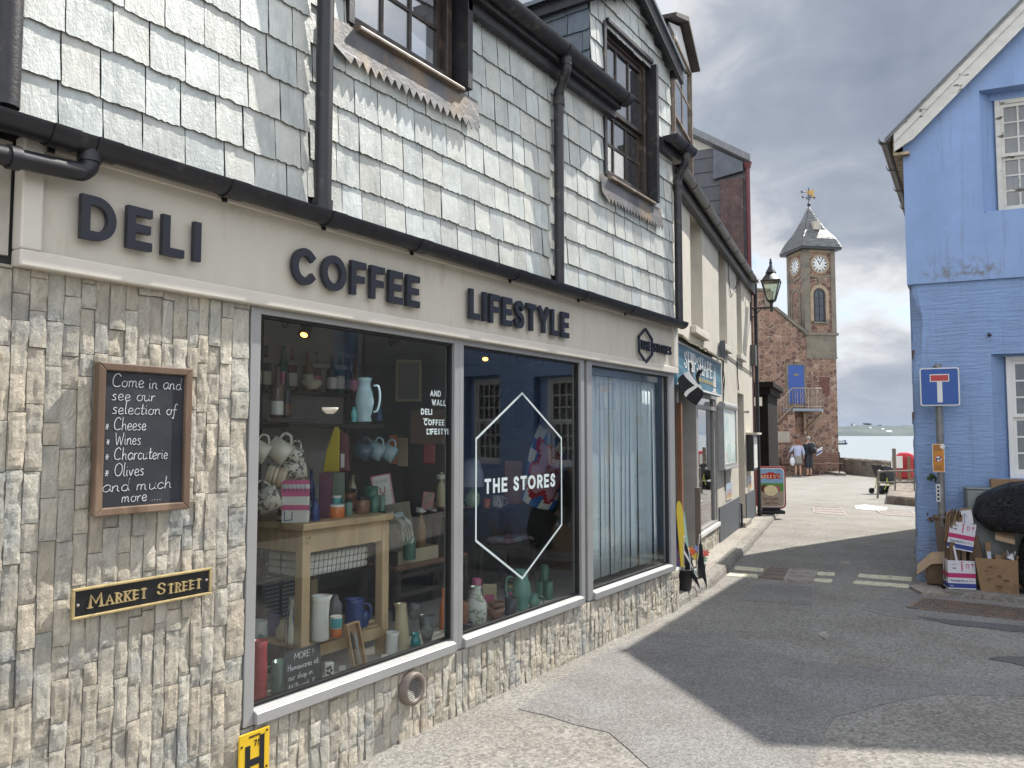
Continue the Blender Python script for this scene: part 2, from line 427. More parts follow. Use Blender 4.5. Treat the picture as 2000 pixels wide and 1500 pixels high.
W = bpy.data.worlds.new('World'); SC.world = W; W.use_nodes = True
wn = W.node_tree; wn.nodes.clear()
wo = wn.nodes.new('ShaderNodeOutputWorld'); bg = wn.nodes.new('ShaderNodeBackground'); wn.links.new(bg.outputs[0], wo.inputs[0])
sky = wn.nodes.new('ShaderNodeTexSky'); sky.sky_type = 'NISHITA'; sky.sun_disc = False
sky.sun_elevation = math.asin(SUNV.z); sky.sun_rotation = math.atan2(SUNV.x, SUNV.y)
sky.air_density = 1.0; sky.dust_density = 1.5
tc = wn.nodes.new('ShaderNodeTexCoord'); sep = wn.nodes.new('ShaderNodeSeparateXYZ'); wn.links.new(tc.outputs['Generated'], sep.inputs[0])
zc = math_n(wn, 'ADD', math_n(wn, 'MAXIMUM', sep.outputs[2], 0.0), .34)
cmb = wn.nodes.new('ShaderNodeCombineXYZ')
wn.links.new(math_n(wn, 'DIVIDE', sep.outputs[0], zc), cmb.inputs[0]); wn.links.new(math_n(wn, 'DIVIDE', sep.outputs[1], zc), cmb.inputs[1])
mp = wn.nodes.new('ShaderNodeMapping'); wn.links.new(cmb.outputs[0], mp.inputs[0])
SKY_OFF = (16.19, 3.99, 4.432); mp.inputs['Location'].default_value = SKY_OFF
n1 = noise_n(wn, mp.outputs[0], 1.45, 10, .52, .25)          # cloud masses
n2 = noise_n(wn, mp.outputs[0], 5.0, 9, .58, .5)             # billows inside them
dens = math_n(wn, 'ADD', math_n(wn, 'MULTIPLY', n1, .72), math_n(wn, 'MULTIPLY', n2, .28))
cov = ramp(wn, dens, .36, .45)                              # clear gaps -> cloud
cl = wn.nodes.new('ShaderNodeValToRGB'); wn.links.new(dens, cl.inputs[0])
el = cl.color_ramp.elements
el[0].position = .40; el[0].color = (6.8, 6.75, 6.7, 1)
el[1].position = .70; el[1].color = (1.8, 2.12, 2.7, 1)
e = el.new(.47); e.color = (5.0, 5.1, 5.3, 1)
e = el.new(.53); e.color = (3.25, 3.5, 4.0, 1)
e = el.new(.58); e.color = (2.55, 2.88, 3.45, 1)
skyb = mixc(wn, 1.0, sky.outputs[0], (.9, .95, 1.0), 'MULTIPLY')
mixed = mixc(wn, cov, skyb, cl.outputs[0])
hz = ramp(wn, sep.outputs[2], 0.0, .17)                     # paler, flatter cloud low over the sea
low = mixc(wn, math_n(wn, 'MULTIPLY', math_n(wn, 'SUBTRACT', 1.0, hz), .55), mixed, (3.6, 3.85, 4.3))
# cloud behind, right and overhead, out of view, brightened to lift fill on shaded walls
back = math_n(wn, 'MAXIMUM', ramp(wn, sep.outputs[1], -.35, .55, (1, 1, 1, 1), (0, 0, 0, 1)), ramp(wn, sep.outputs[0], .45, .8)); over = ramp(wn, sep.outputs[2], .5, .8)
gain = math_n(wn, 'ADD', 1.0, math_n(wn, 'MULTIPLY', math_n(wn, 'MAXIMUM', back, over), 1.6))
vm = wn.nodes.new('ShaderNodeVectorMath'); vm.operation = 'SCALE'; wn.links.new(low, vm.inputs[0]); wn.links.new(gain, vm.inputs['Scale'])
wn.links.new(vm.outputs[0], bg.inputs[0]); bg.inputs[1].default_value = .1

# ------------------------------------------------------------------ ground, road, water
def asphalt(name, c, grain, contrast, rough=.85, bumpk=.6):
    m, nt, b, out = newmat(name); v = mapped(nt)
    f1 = noise_n(nt, v, grain, 3, .7); f2 = noise_n(nt, v, 1.3, 6, .6); f3 = noise_n(nt, v, 9, 4, .6)
    vo = nt.nodes.new('ShaderNodeTexVoronoi'); vo.inputs['Scale'].default_value = grain * .8; nt.links.new(v, vo.inputs['Vector'])
    chip = ramp(nt, vo.outputs['Color'], .2, .9)
    k = contrast
    col = ramp(nt, f1, .32, .68, tuple(x * (1 - k) for x in c) + (1,), tuple(x * (1 + k) for x in c) + (1,))
    col = mixc(nt, .5, col, mixc(nt, chip, tuple(x * .45 for x in c), tuple(x * 1.6 for x in c)))
    col = mixc(nt, ramp(nt, f2, .42, .62), col, mixc(nt, 1.0, col, (.84, .82, .80), 'MULTIPLY'))
    col = mixc(nt, math_n(nt, 'MULTIPLY', ramp(nt, f3, .55, .75), .35), col, tuple(x * 1.35 for x in c))
    nt.links.new(col, b.inputs['Base Color']); b.inputs['Roughness'].default_value = rough; b.inputs['Specular IOR Level'].default_value = .3
    bump_n(nt, b, f1, bumpk, .006); return m
M_ROAD = asphalt('worn asphalt', (.245, .233, .21), 80, .75, bumpk=1.0)
M_PATCH = asphalt('smooth asphalt repair', (.215, .208, .198), 110, .5, bumpk=.7)
M_DARK = asphalt('fresh tarmac seam', (.12, .12, .122), 150, .3)
M_RED = asphalt('coarse chippings', (.25, .236, .212), 60, .6, bumpk=1.0)
M_PAVE = asphalt('concrete pavement', (.34, .31, .27), 70, .22, bumpk=.4)
M_KERB = asphalt('granite kerb', (.25, .235, .21), 40, .4, bumpk=.9)

SWA = at_depth(1641, 850, 37.6); SWB = at_depth(1800, 850, 31.5)
def sea_y(x): return SWA.y + (SWB.y - SWA.y) * (x - SWA.x) / (SWB.x - SWA.x)
mb = MB(); NX, NY = 40, 60
def gfn(u, v):
    x = -45 + 90 * u
    ye = max(-14.5, min(70, sea_y(x) + .25)); y = -15 + (ye + 15) * v
    return Vector((x, y, gz((x, y))))
mb.grid(NX, NY, gfn)
e0 = [gfn(i / NX, 1) for i in range(NX + 1)]
for i in range(NX): mb.add([e0[i], e0[i + 1], e0[i + 1] - Vector((0, 0, 6)), e0[i] - Vector((0, 0, 6))], [(0, 1, 2, 3)], False)
tag(mb.build('ground', M_ROAD), kind='structure')

def ground_poly(pix, lift, z=0.0, thick=0.03):
    pts = []
    for x, y in pix:
        p = on_z(x, y, z)
        for _ in range(4): p = on_z(x, y, gz(p))
        pts.append(p)
    return pts
def sheet(name, pix, mat, lift, jit=0.0, kind='structure', subdiv=3):
    pts = ground_poly(pix, lift); out = []
    rnd = random.Random(len(pix) * 7 + int(pix[0][0]))
    for i, p in enumerate(pts):
        q = pts[(i + 1) % len(pts)]
        for k in range(subdiv):
            r = p.lerp(q, k / subdiv); out.append(Vector((r.x + rnd.uniform(-jit, jit), r.y + rnd.uniform(-jit, jit), gz(r) + lift)))
    n = len(out); ar = sum(out[i].x * out[(i + 1) % n].y - out[(i + 1) % n].x * out[i].y for i in range(n))
    if ar < 0: out = out[::-1]
    b = MB(); b.add(out + [p - Vector((0, 0, lift + .004)) for p in out], [tuple(range(n))] + [(i, n + i, n + (i + 1) % n, (i + 1) % n) for i in range(n)], False)
    return tag(b.build(name, mat), kind=kind)
sheet('road_repair', [(1275, 1236), (1400, 1236), (1560, 1290), (1660, 1300), (1830, 1322), (2090, 1332), (2090, 1362), (1840, 1356), (1760, 1368), (1618, 1402), (1606, 1462), (1575, 1530), (1300, 1530), (1190, 1432), (1010, 1385), (1190, 1268)], M_PATCH, .004, .012)
sheet('road_repair', [(1682, 1190), (1752, 1152), (1870, 1168), (2090, 1200), (2090, 1236), (1870, 1220), (1730, 1203)], M_PATCH, .004, .01)
sheet('road_repair', [(1478, 1141), (1587, 1146), (1585, 1184), (1440, 1172)], M_PATCH, .0045, .008)
sheet('road_chippings', [(1600, 1465), (1625, 1404), (1765, 1372), (1845, 1360), (2090, 1366), (2090, 1560), (1560, 1560)], M_RED, .0035, .012)
sheet('road_chippings', [(640, 1640), (1012, 1388), (1188, 1436), (1300, 1535), (1300, 1640)], M_RED, .0035, .012)
sheet('tar_seam', [(1790, 1206), (1900, 1216), (2090, 1232), (2090, 1246), (1960, 1232), (1860, 1220)], M_DARK, .008, .02)
sheet('tar_seam', [(1935, 1287), (1985, 1283), (2090, 1288), (2090, 1325), (1990, 1300)], M_DARK, .008, .02)

# pavement with a rough kerb
KB = [on_z(x, y, 0) for x, y in ((1317, 1196), (1360, 1166), (1400, 1140), (1436, 1103), (1470, 1066), (1505, 1022))] + [Vector((-4.95, 18.4, 0)), Vector((-5.35, 20.2, 0)), Vector((-5.95, 21.5, 0)), Vector((-7.2, 22.3, 0))]
KB = [Vector((p.x, p.y, gz(p))) for p in KB]
KS = [Vector(q) for q in smoothline([tuple(p) for p in KB], 6)]
rnd = random.Random(4)
def inner(p):
    q = p + Vector((-1, -.18, 0)) * .16; return q
mb = MB(); ws = []
for i, p in enumerate(KS):
    t = (KS[min(i + 1, len(KS) - 1)] - KS[max(0, i - 1)]).normalized(); nrm = Vector((-t.y, t.x, 0))
    h = .085 + .012 * noise.noise(p * 2.1); j = .012 * noise.noise(p * 5)
    ws.append([p + nrm * j + Vector((0, 0, -.03)), p + nrm * (j + .012) + Vector((0, 0, h * .55)), p + nrm * (j + .03) + Vector((0, 0, h)), p + nrm * .15 + Vector((0, 0, h + .012)), p + nrm * .16 + Vector((0, 0, h - .04))])
for i in range(len(ws) - 1):
    for k in range(4): mb.add([ws[i][k], ws[i + 1][k], ws[i + 1][k + 1], ws[i][k + 1]], [(0, 1, 2, 3)], True)
mb.add(ws[0], [(0, 1, 2, 3, 4)], False)
tag(mb.build('kerb', M_KERB), kind='structure')
mb = MB(); pin = [w[3] - Vector((0, 0, .003)) for w in ws]
def pv(u, v):
    f = u * (len(pin) - 1); i = min(int(f), len(pin) - 2); p = pin[i].lerp(pin[i + 1], f - i)
    q = FC @ Vector((max(-.2, min(15, (FC.inverted() @ p).x)), .9, 0)); q.z = p.z + .02
    return p.lerp(q, v)
mb.grid(60, 6, pv); mb.build('pavement', M_PAVE)['kind'] = 'structure'

# painted double lines
M_LINE = pm('worn cream road paint', (.62, .58, .42), .8, .2, 18, .4, 90, c2=(.24, .23, .21), c2s=14, th=(.54, .66))
for i, (pix, what) in enumerate((([(1437, 1106), (1492, 1111), (1491, 1117), (1433, 1113)], 'upper of the pair beside the kerb'), ([(1425, 1118), (1480, 1123), (1479, 1129), (1419, 1125)], 'lower of the pair beside the kerb'),
                          ([(1595, 1117), (1630, 1119), (1630, 1125), (1595, 1123)], 'short upper dash right of the iron covers'), ([(1588, 1130), (1625, 1132), (1624, 1138), (1587, 1136)], 'short lower dash right of the iron covers'),
                          ([(1678, 1121), (1781, 1128), (1780, 1136), (1676, 1127)], 'long upper dash ending at the blue house'), ([(1668, 1134), (1776, 1142), (1775, 1149), (1667, 1140)], 'long lower dash ending at the blue house'))):
    sheet('painted_line', pix, M_LINE, .0055, .007, subdiv=6)
sheet('painted_patch', [(1668, 988), (1690, 986), (1735, 992), (1728, 997), (1690, 996), (1672, 993)], pm('white road paint', (.7, .68, .62), .8, .2), .006, .02)
sheet('painted_patch', [(1536, 1072), (1552, 1066), (1566, 1069), (1548, 1076)], M_PAVE, .006, .02)

# iron covers and gratings set in the road
M_IRON = pm('rusty iron cover', (.16, .135, .115), .55, .3, 20, .4, 80, c2=(.25, .15, .1), c2s=8, metal=.3)
M_IRON2 = pm('pale worn iron cover', (.30, .27, .25), .55, .3, 20, .4, 80, c2=(.25, .17, .13), c2s=8)
def cover(name, label, pix, nx, ny, mat, group=None):
    p = ground_poly(pix, 0); c = sum(p, Vector()) / 4
    t = thing(name, label, 'manhole cover', T_(c.x, c.y, gz(c) + .004), group)
    q = [v - c for v in p]
    def at(u, v, z=0):
        w = (q[0].lerp(q[1], u)).lerp(q[3].lerp(q[2], u), v); return Vector((w.x, w.y, z))
    def bar(m, a, b, wd, z0, z1):
        d = (b - a); n = Vector((-d.y, d.x, 0)).normalized() * wd / 2
        pts = [a - n, b - n, b + n, a + n]; m.slab([(v.x, v.y) for v in pts], z0, z1)
    pl = MB(); pl.slab([(at(u, v).x, at(u, v).y) for u, v in ((0.02, 0.02), (.98, .02), (.98, .98), (.02, .98))], -.02, .003)
    for i in range(1, nx):
        for k in range(ny): bar(pl, at(i / nx, (k + .15) / ny), at(i / nx, (k + .85) / ny), .018, .003, .009)
    for k in range(1, ny): bar(pl, at(.03, k / ny), at(.97, k / ny), .012, .003, .0085)
    pl.build('plate', mat, t)
    fr = MB()
    for a, b in (((0, 0), (1, 0)), ((1, 0), (1, 1)), ((1, 1), (0, 1)), ((0, 1), (0, 0))): bar(fr, at(*a), at(*b), .035, -.02, .010 + .0004 * (a[0] + 2 * a[1]))
    fr.build('cover_frame', mat, t); return t
cover('manhole_cover', 'dark square iron cover in the road nearest the kerb lines', [(1484, 1129), (1533, 1133), (1545, 1112), (1500, 1110)], 8, 3, M_IRON)
cover('manhole_cover', 'reddish ribbed iron cover crossed by worn cream lines', [(1533, 1134), (1585, 1138), (1594, 1116), (1545, 1112)], 9, 3, M_IRON2)
cover('drain_cover', 'long brown chequered drain cover in the road before the rubbish', [(1774, 1188), (2080, 1222), (2080, 1200), (1805, 1170)], 40, 4, M_IRON)
cover('manhole_cover', 'pale ribbed cover in sunlit road near the ice cream sign', [(1590, 1002), (1655, 1008), (1640, 993), (1588, 991)], 12, 3, M_IRON2)
cover('manhole_cover', 'pale ribbed cover in sunlit road near the blue house corner', [(1725, 1006), (1795, 1010), (1780, 1000), (1712, 998)], 12, 3, M_IRON2)
# a few real stains and bits on the road
sheet('oil_stain', [(1600, 1240), (1613, 1233), (1618, 1245), (1608, 1252)], M_PAVE, .005, .02)
sheet('oil_stain', [(1640, 1098), (1655, 1095), (1660, 1101), (1645, 1104)], M_PAVE, .005, .02)

# sea, far shore
m, nt, b, out = newmat('sea water'); v = mapped(nt, (1, 1, 1))
w1 = noise_n(nt, v, .35, 6, .65); w2 = noise_n(nt, v, 2.2, 4, .6)
b.inputs['Base Color'].default_value = (.25, .285, .295, 1); b.inputs['Roughness'].default_value = .28
bump_n(nt, b, math_n(nt, 'ADD', w1, math_n(nt, 'MULTIPLY', w2, .35)), .55, .5); M_SEA = m
mb = MB(); mb.grid(4, 4, lambda u, v: Vector((-9000 + 18000 * u, -6000 + 15000 * v, -4.5))); mb.build('sea', M_SEA)['kind'] = 'structure'
m, nt, b, out = newmat('far coast'); v = mapped(nt)
vv = nt.nodes.new('ShaderNodeTexVoronoi'); vv.inputs['Scale'].default_value = .012; nt.links.new(v, vv.inputs['Vector'])
fld = ramp(nt, vv.outputs['Color'], .35, .75, (.03, .048, .035, 1), (.06, .073, .05, 1))
col = mixc(nt, ramp(nt, noise_n(nt, v, .008, 6, .6), .45, .55), fld, (.03, .048, .036))
nt.links.new(col, b.inputs['Base Color']); b.inputs['Roughness'].default_value = .9; M_COAST = m
mb = MB()
HILL_D = 2600
def hfn(u, v):
    px = 1380 + 620 * u; c = at_depth(px, 848, HILL_D + 700 * v)
    top = 29 + 9 * noise.noise(Vector((u * 7, 3.1, 0))) + 6 * noise.noise(Vector((u * 22, 1, 0)))
    prof = min(1, v * 1.7) ** .6
    return Vector((c.x, c.y, -5 + prof * (top + 9) + 2.5 * noise.noise(Vector((u * 60, v * 9, 4)))))
mb.grid(160, 14, hfn); mb.build('hills', M_COAST)['kind'] = 'structure'

M_GREYP = pm('grey plinth paint', (.085, .095, .11), .6, .12, 4, .15, 50, c2=(.15, .15, .15), c2s=7, th=(.6, .75))
def weld(o, d=.0005):
    md = o.modifiers.new('weld', 'WELD'); md.merge_threshold = d
    md2 = o.modifiers.new('solid', 'SOLIDIFY'); md2.thickness = .002
    return o

# ------------------------------------------------------------------ slate hung shop
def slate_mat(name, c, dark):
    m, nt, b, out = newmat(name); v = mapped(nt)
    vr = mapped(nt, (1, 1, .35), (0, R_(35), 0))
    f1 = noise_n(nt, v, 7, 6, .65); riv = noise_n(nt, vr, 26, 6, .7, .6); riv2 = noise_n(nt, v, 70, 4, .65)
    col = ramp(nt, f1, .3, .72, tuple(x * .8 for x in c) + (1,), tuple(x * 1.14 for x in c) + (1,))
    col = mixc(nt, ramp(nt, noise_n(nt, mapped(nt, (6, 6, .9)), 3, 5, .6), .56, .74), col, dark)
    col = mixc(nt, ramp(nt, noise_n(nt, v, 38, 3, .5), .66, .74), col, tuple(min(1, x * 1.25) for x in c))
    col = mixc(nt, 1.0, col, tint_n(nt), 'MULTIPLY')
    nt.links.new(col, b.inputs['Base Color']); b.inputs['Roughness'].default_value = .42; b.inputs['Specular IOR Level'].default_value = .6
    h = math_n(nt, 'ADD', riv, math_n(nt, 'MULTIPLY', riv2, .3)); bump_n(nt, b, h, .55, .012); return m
M_SLATE = slate_mat('pale green slate', (.56, .58, .54), (.36, .39, .37))
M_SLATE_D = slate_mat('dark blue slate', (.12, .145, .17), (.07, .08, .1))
M_SLATE_R = slate_mat('grey roof slate', (.20, .205, .21), (.12, .12, .12))
M_UNDER = pm('dark slate bed', (.06, .06, .06), .9)
M_BLACK = pm('black plastic gutter', (.016, .016, .02), .42, .3, 12, .12, 40, c2=(.07, .065, .06), c2s=9, th=(.6, .75))
M_IRONP = pm('old black cast iron', (.022, .021, .024), .45, .4, 14, .5, 70, c2=(.10, .08, .06), c2s=12, th=(.58, .72))
M_CREAM = pm('cream fascia paint', (.56, .52, .435), .5, .05, 3, .05, 30, c2=(.44, .37, .28), c2s=4, th=(.58, .76), stretch=(3, 1, .7))
M_CREAMF = pm('cream frame paint', (.63, .585, .51), .45, .06, 3, .08, 40, c2=(.50, .40, .28), c2s=7, th=(.66, .8))
M_NAVY = pm('near black sign paint', (.017, .019, .03), .42, .1, 5, .03)
M_ALU = pm('satin grey window frame', (.36, .36, .355), .36, .06, 4, .04, 50, metal=.25, c2=(.40, .38, .35), c2s=9, th=(.62, .8))
M_SEAL = pm('black glazing seal', (.015, .015, .016), .5)
M_GLASS = glass_mat('shop glass', (.90, .92, .915), 1.0, .045)
M_GLASS_U = glass_mat('old window glass', (.72, .74, .76), 1.0, .34)
M_BROWN = pm('dark brown window paint', (.040, .030, .024), .4, .3, 9, .2, 60, c2=(.16, .12, .085), c2s=10, th=(.57, .7))
M_SILLB = pm('worn brown sill', (.17, .13, .095), .5, .3, 8, .2, 50, c2=(.30, .24, .18), c2s=6)
M_LEAD = pm('weathered lead', (.115, .115, .12), .55, .35, 5, .5, 18, bd=.012, c2=(.22, .16, .10), c2s=4, th=(.48, .66))
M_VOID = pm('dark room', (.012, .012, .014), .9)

m, nt, b, out = newmat('split stone cladding'); v = mapped(nt)
vr = mapped(nt, (1, 1, .5), (0, R_(25), 0))
f1 = noise_n(nt, v, 9, 6, .65); lay = noise_n(nt, vr, 34, 8, .78, 1.6); fine = noise_n(nt, v, 110, 4, .7)
col = ramp(nt, f1, .3, .72, (.50, .46, .375, 1), (.72, .665, .55, 1))
col = mixc(nt, ramp(nt, noise_n(nt, v, 4.2, 5, .6), .5, .68), col, (.43, .43, .40))
col = mixc(nt, ramp(nt, noise_n(nt, v, 6.5, 6, .65), .64, .74), col, (.50, .40, .29))
col = mixc(nt, ramp(nt, lay, .28, .42), mixc(nt, 1.0, col, (.68, .66, .63), 'MULTIPLY'), col)  # relief creases darkened in the colour to stand for their shade
col = mixc(nt, 1.0, col, tint_n(nt), 'MULTIPLY')
nt.links.new(col, b.inputs['Base Color']); b.inputs['Roughness'].default_value = .7
bump_n(nt, b, math_n(nt, 'ADD', lay, math_n(nt, 'MULTIPLY', fine, .35)), 1.0, .02); M_STONE = m

def slates(mb, s0, s1, z0, z1, d=0.0, gauge=.192, wid=.168, holes=(), top=None, seed=1, kick=.0125, dark=False):
    rnd = random.Random(seed); z = z0; row = 0
    while z < z1:
        s = s0 - rnd.uniform(0, wid) if row % 2 else s0 - rnd.uniform(0, wid * .4)
        while s < s1:
            w = wid * rnd.uniform(.82, 1.16); a, bb = max(s0, s + .0022), min(s1, s + w - .0022); s += w
            if bb - a < .015: continue
            segs = [(a, bb)]
            for h0, h1, k0, k1 in holes:
                if z + gauge * .5 < k0 or z + gauge * .3 > k1: continue
                ns = []
                for p, q in segs:
                    if q <= h0 or p >= h1: ns.append((p, q)); continue
                    if p < h0 - .01: ns.append((p, h0))
                    if q > h1 + .01: ns.append((h1, q))
                segs = ns
            for p, q in segs:
                zt = z + gauge + .012
                if top is not None:
                    lim = min(top(p), top(q))
                    if z > lim - .03: continue
                    zt = min(zt, lim)
                g = rnd.uniform(.83, 1.07); hue = rnd.uniform(-.03, .03)
                mb.t = (g * (1 - hue), g, g * (1 + hue), 1)
                nb = max(3, int((q - p) / .013)); pts = []
                tilt = rnd.uniform(-.004, .004); drop = rnd.uniform(-.004, .004)
                for i in range(nb + 1):
                    x = p + (q - p) * i / nb; pts.append((x, z + drop + tilt * (i / nb - .5) + (rnd.uniform(-.0042, .0042) if 0 < i < nb else rnd.uniform(0, .005))))
                for i in range(1, 5): pts.append((q + rnd.uniform(-.0022, .001), z + (zt - z) * i / 4))
                for i in range(1, 4): pts.append((q + (p - q) * i / 4, zt))
                for i in range(4, 0, -1): pts.append((p + rnd.uniform(-.001, .0022), z + (zt - z) * i / 4))
                kk = kick * rnd.uniform(.8, 1.25); tw = rnd.uniform(-.003, .003)
                def dep(x, zz): return d - (.004 + kk * (1 - (zz - z) / (gauge + .012)) + tw * ((x - p) / max(.02, q - p) - .5))
                n = len(pts); vs = [(x, dep(x, zz), zz) for x, zz in pts] + [(x, dep(x, zz) + .007, zz) for x, zz in pts]
                mb.add(vs, [tuple(range(n))], False); mb.t = (.28, .28, .28, 1); mb.add(vs, [(i, n + i, n + (i + 1) % n, (i + 1) % n) for i in range(n)], False)
        z += gauge; row += 1
    mb.t = (1, 1, 1, 1)

def stones(mb, s0, s1, z0, z1, seed=3, wid=.057, d=0.0):
    rnd = random.Random(seed); s = s0; col = 0
    while s < s1 - .02:
        w = min(wid * rnd.uniform(.86, 1.18), s1 - s)
        if s1 - (s + w) < .03: w = s1 - s
        z = z0 - rnd.uniform(0, .12)
        while z < z1:
            h = rnd.choice((.09, .13, .17, .21, .27)) * rnd.uniform(.85, 1.2); a = max(z0, z); bz = min(z1, z + h)
            if bz - a > .012:
                g = rnd.uniform(.84, 1.1); wm = rnd.uniform(-.035, .05)
                mb.t = (g * (1 + wm), g, g * (1 - wm), 1)
                d0 = d - rnd.uniform(0, .009); sl = rnd.uniform(-.03, .03); sx = rnd.uniform(-.06, .06)
                nu, nv = 5, max(3, int((bz - a) / .014)); off = Vector((rnd.uniform(0, 90), 0, rnd.uniform(0, 90)))
                def fn(u, v, s=s, w=w, a=a, bz=bz, d0=d0):
                    x = s + .0015 + (w - .003) * u; zz = a + .0012 + (bz - a - .0024) * v
                    q = Vector((x * 16, 0, zz * 11)) + off
                    k = noise.fractal(q, .9, 2.1, 4) * .0048 + abs(noise.noise(q * 1.9)) * .004
                    st = math.floor(noise.noise(q * .55 + Vector((3, 1, 5))) * 3) * .0022
                    e = min(u, 1 - u) * 6; f = min(v, 1 - v) * nv
                    edge = (0 if min(e, f) > .5 else .0025)
                    return Vector((x, d0 + sl * (v - .5) * (bz - a) + sx * (u - .5) * w - k - st + edge, zz))
                mb.grid(nu, nv, fn, smooth=False)
                x0, x1 = s + .0015, s + w - .0015; ya = d0 + .012; yb = d + .06
                mb.box(x0, x1, ya - .006, yb, a + .0012, bz - .0012)
            z += h
        s += w; col += 1
    mb.t = (1, 1, 1, 1)

shop = thing('slate_hung_shop', 'slate hung corner shop with cream fascia, stone cladding and three big plate windows', 'shop', FA)
# walls
mb = MB(); stones(mb, 1.262, 2.30, -.05, 2.23, 3); mb.build('stone_cladding', M_STONE, shop)
mb = MB(); stones(mb, 2.302, 7.285, -.05, .372, 5, .06); mb.build('stone_plinth', M_STONE, shop)
mb = MB(); mb.box(1.25, 2.31, .035, .3, -.2, 2.7); mb.box(2.31, 7.28, .03, .06, -.2, .375); mb.box(7.20, 7.285, .09, .8, -.2, 4.2)
mb.box(1.25, 2.9, .012, .22, 2.70, 6.0); mb.box(2.9, 3.84, .012, .22, 2.70, 3.755); mb.box(3.84, 5.79, .012, .22, 2.70, 4.5); mb.box(5.79, 6.74, .012, .22, 2.70, 3.755); mb.box(6.74, 7.27, .012, .22, 2.70, 4.5)
mb.prism([(5.56, 4.5), (5.79, 4.5), (5.79, 5.06), (6.74, 5.06), (6.74, 4.5), (7.19, 4.5), (7.19, 5.2), (6.37, 5.6), (5.56, 5.2)], .012, .2)
mb.build('backing_wall', M_UNDER, shop)
H1 = (2.88, 3.86, 3.72, 7); H2 = (5.77, 6.77, 3.72, 5.07)
mb = MB()
slates(mb, 1.30, 2.615, 2.725, 4.3, 0, holes=(), seed=11)
slates(mb, 2.70, 4.905, 2.73, 4.32, 0, holes=(H1,), seed=12)
slates(mb, 4.985, 7.225, 2.73, 4.32, 0, holes=(H2,), seed=13)
slates(mb, 5.545, 7.2, 4.46, 5.6, 0, holes=(H2,), seed=14, top=lambda s: 5.60 - .48 * abs(s - 6.37))
slates(mb, 2.615, 2.70, 2.80, 4.3, .006, seed=15, wid=.1); slates(mb, 4.905, 4.985, 2.80, 4.3, .006, seed=16, wid=.1)
slates(mb, 1.30, 2.88, 4.45, 5.6, 0, seed=17)
mb.build('slate_hanging', M_SLATE, shop)
# roof of the main range and the gabled dormer
mb = MB()
mb.prism([(0, 0)] * 0 + [(1.2, 4.42), (5.56, 4.42), (5.56, 4.46), (1.2, 4.46)], -.12, .0)
mb.add([(1.2, 1.06, 5.47), (7.3, 1.06, 5.47), (7.3, 4.2, 8.0), (1.2, 4.2, 8.0), (1.2, 1.06, 5.41), (7.3, 1.06, 5.41), (7.3, 4.2, 7.94), (1.2, 4.2, 7.94)], [(0, 1, 2, 3), (7, 6, 5, 4), (0, 4, 5, 1), (1, 5, 6, 2), (2, 6, 7, 3), (3, 7, 4, 0)])
for a, bb in ((1.2, 2.84), (3.90, 5.55), (7.20, 7.3)): mb.add([(a, -.14, 4.50), (bb, -.14, 4.50), (bb, 1.058, 5.468), (a, 1.058, 5.468), (a, -.14, 4.44), (bb, -.14, 4.44), (bb, 1.058, 5.408), (a, 1.058, 5.408)], [(0, 1, 2, 3), (7, 6, 5, 4), (0, 4, 5, 1), (1, 5, 6, 2), (2, 6, 7, 3), (3, 7, 4, 0)])
mb.prism([(2.75, 5.4), (3.99, 5.4), (3.37, 5.75)], -.1, 1.3)
mb.add([(1.2, 4.2, 8.0), (7.3, 4.2, 8.0), (7.3, 8.5, 4.4), (1.2, 8.5, 4.4)], [(0, 1, 2, 3)])
mb.build('roof', M_SLATE_R, shop)
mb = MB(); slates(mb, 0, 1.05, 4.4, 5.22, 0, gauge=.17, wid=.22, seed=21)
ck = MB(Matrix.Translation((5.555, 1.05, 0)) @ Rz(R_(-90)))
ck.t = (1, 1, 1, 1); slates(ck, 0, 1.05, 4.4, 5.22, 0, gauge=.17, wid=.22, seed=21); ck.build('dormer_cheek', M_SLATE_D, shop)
mb = MB()
for sg in (-1, 1):
    a = Vector((6.37, 0, 5.69)); e = Vector((6.37 + sg * .93, 0, 5.69 - .93 * .48))
    for y0, y1, dz, th in ((-.13, 1.4, 0, .035),):
        mb.add([(a.x, y0, a.z), (e.x, y0, e.z), (e.x, y1, e.z), (a.x, y1, a.z), (a.x, y0, a.z - th), (e.x, y0, e.z - th), (e.x, y1, e.z - th), (a.x, y1, a.z - th)], [(0, 1, 2, 3), (7, 6, 5, 4), (0, 4, 5, 1), (1, 5, 6, 2), (2, 6, 7, 3), (3, 7, 4, 0)])
mb.build('dormer_roof', M_SLATE_D, shop)
mb = MB()
for sg in (-1, 1):
    mb.prism([(6.37, 5.655), (6.37 + sg * .93, 5.655 - .446), (6.37 + sg * .93, 5.655 - .446 - .13), (6.37, 5.525)], -.11, -.075)
    mb.box(6.37 + sg * .86 - .02, 6.37 + sg * .86 + .02, -.07, 1.3, 5.12, 5.21)
mb.build('bargeboard', M_IRONP, shop)
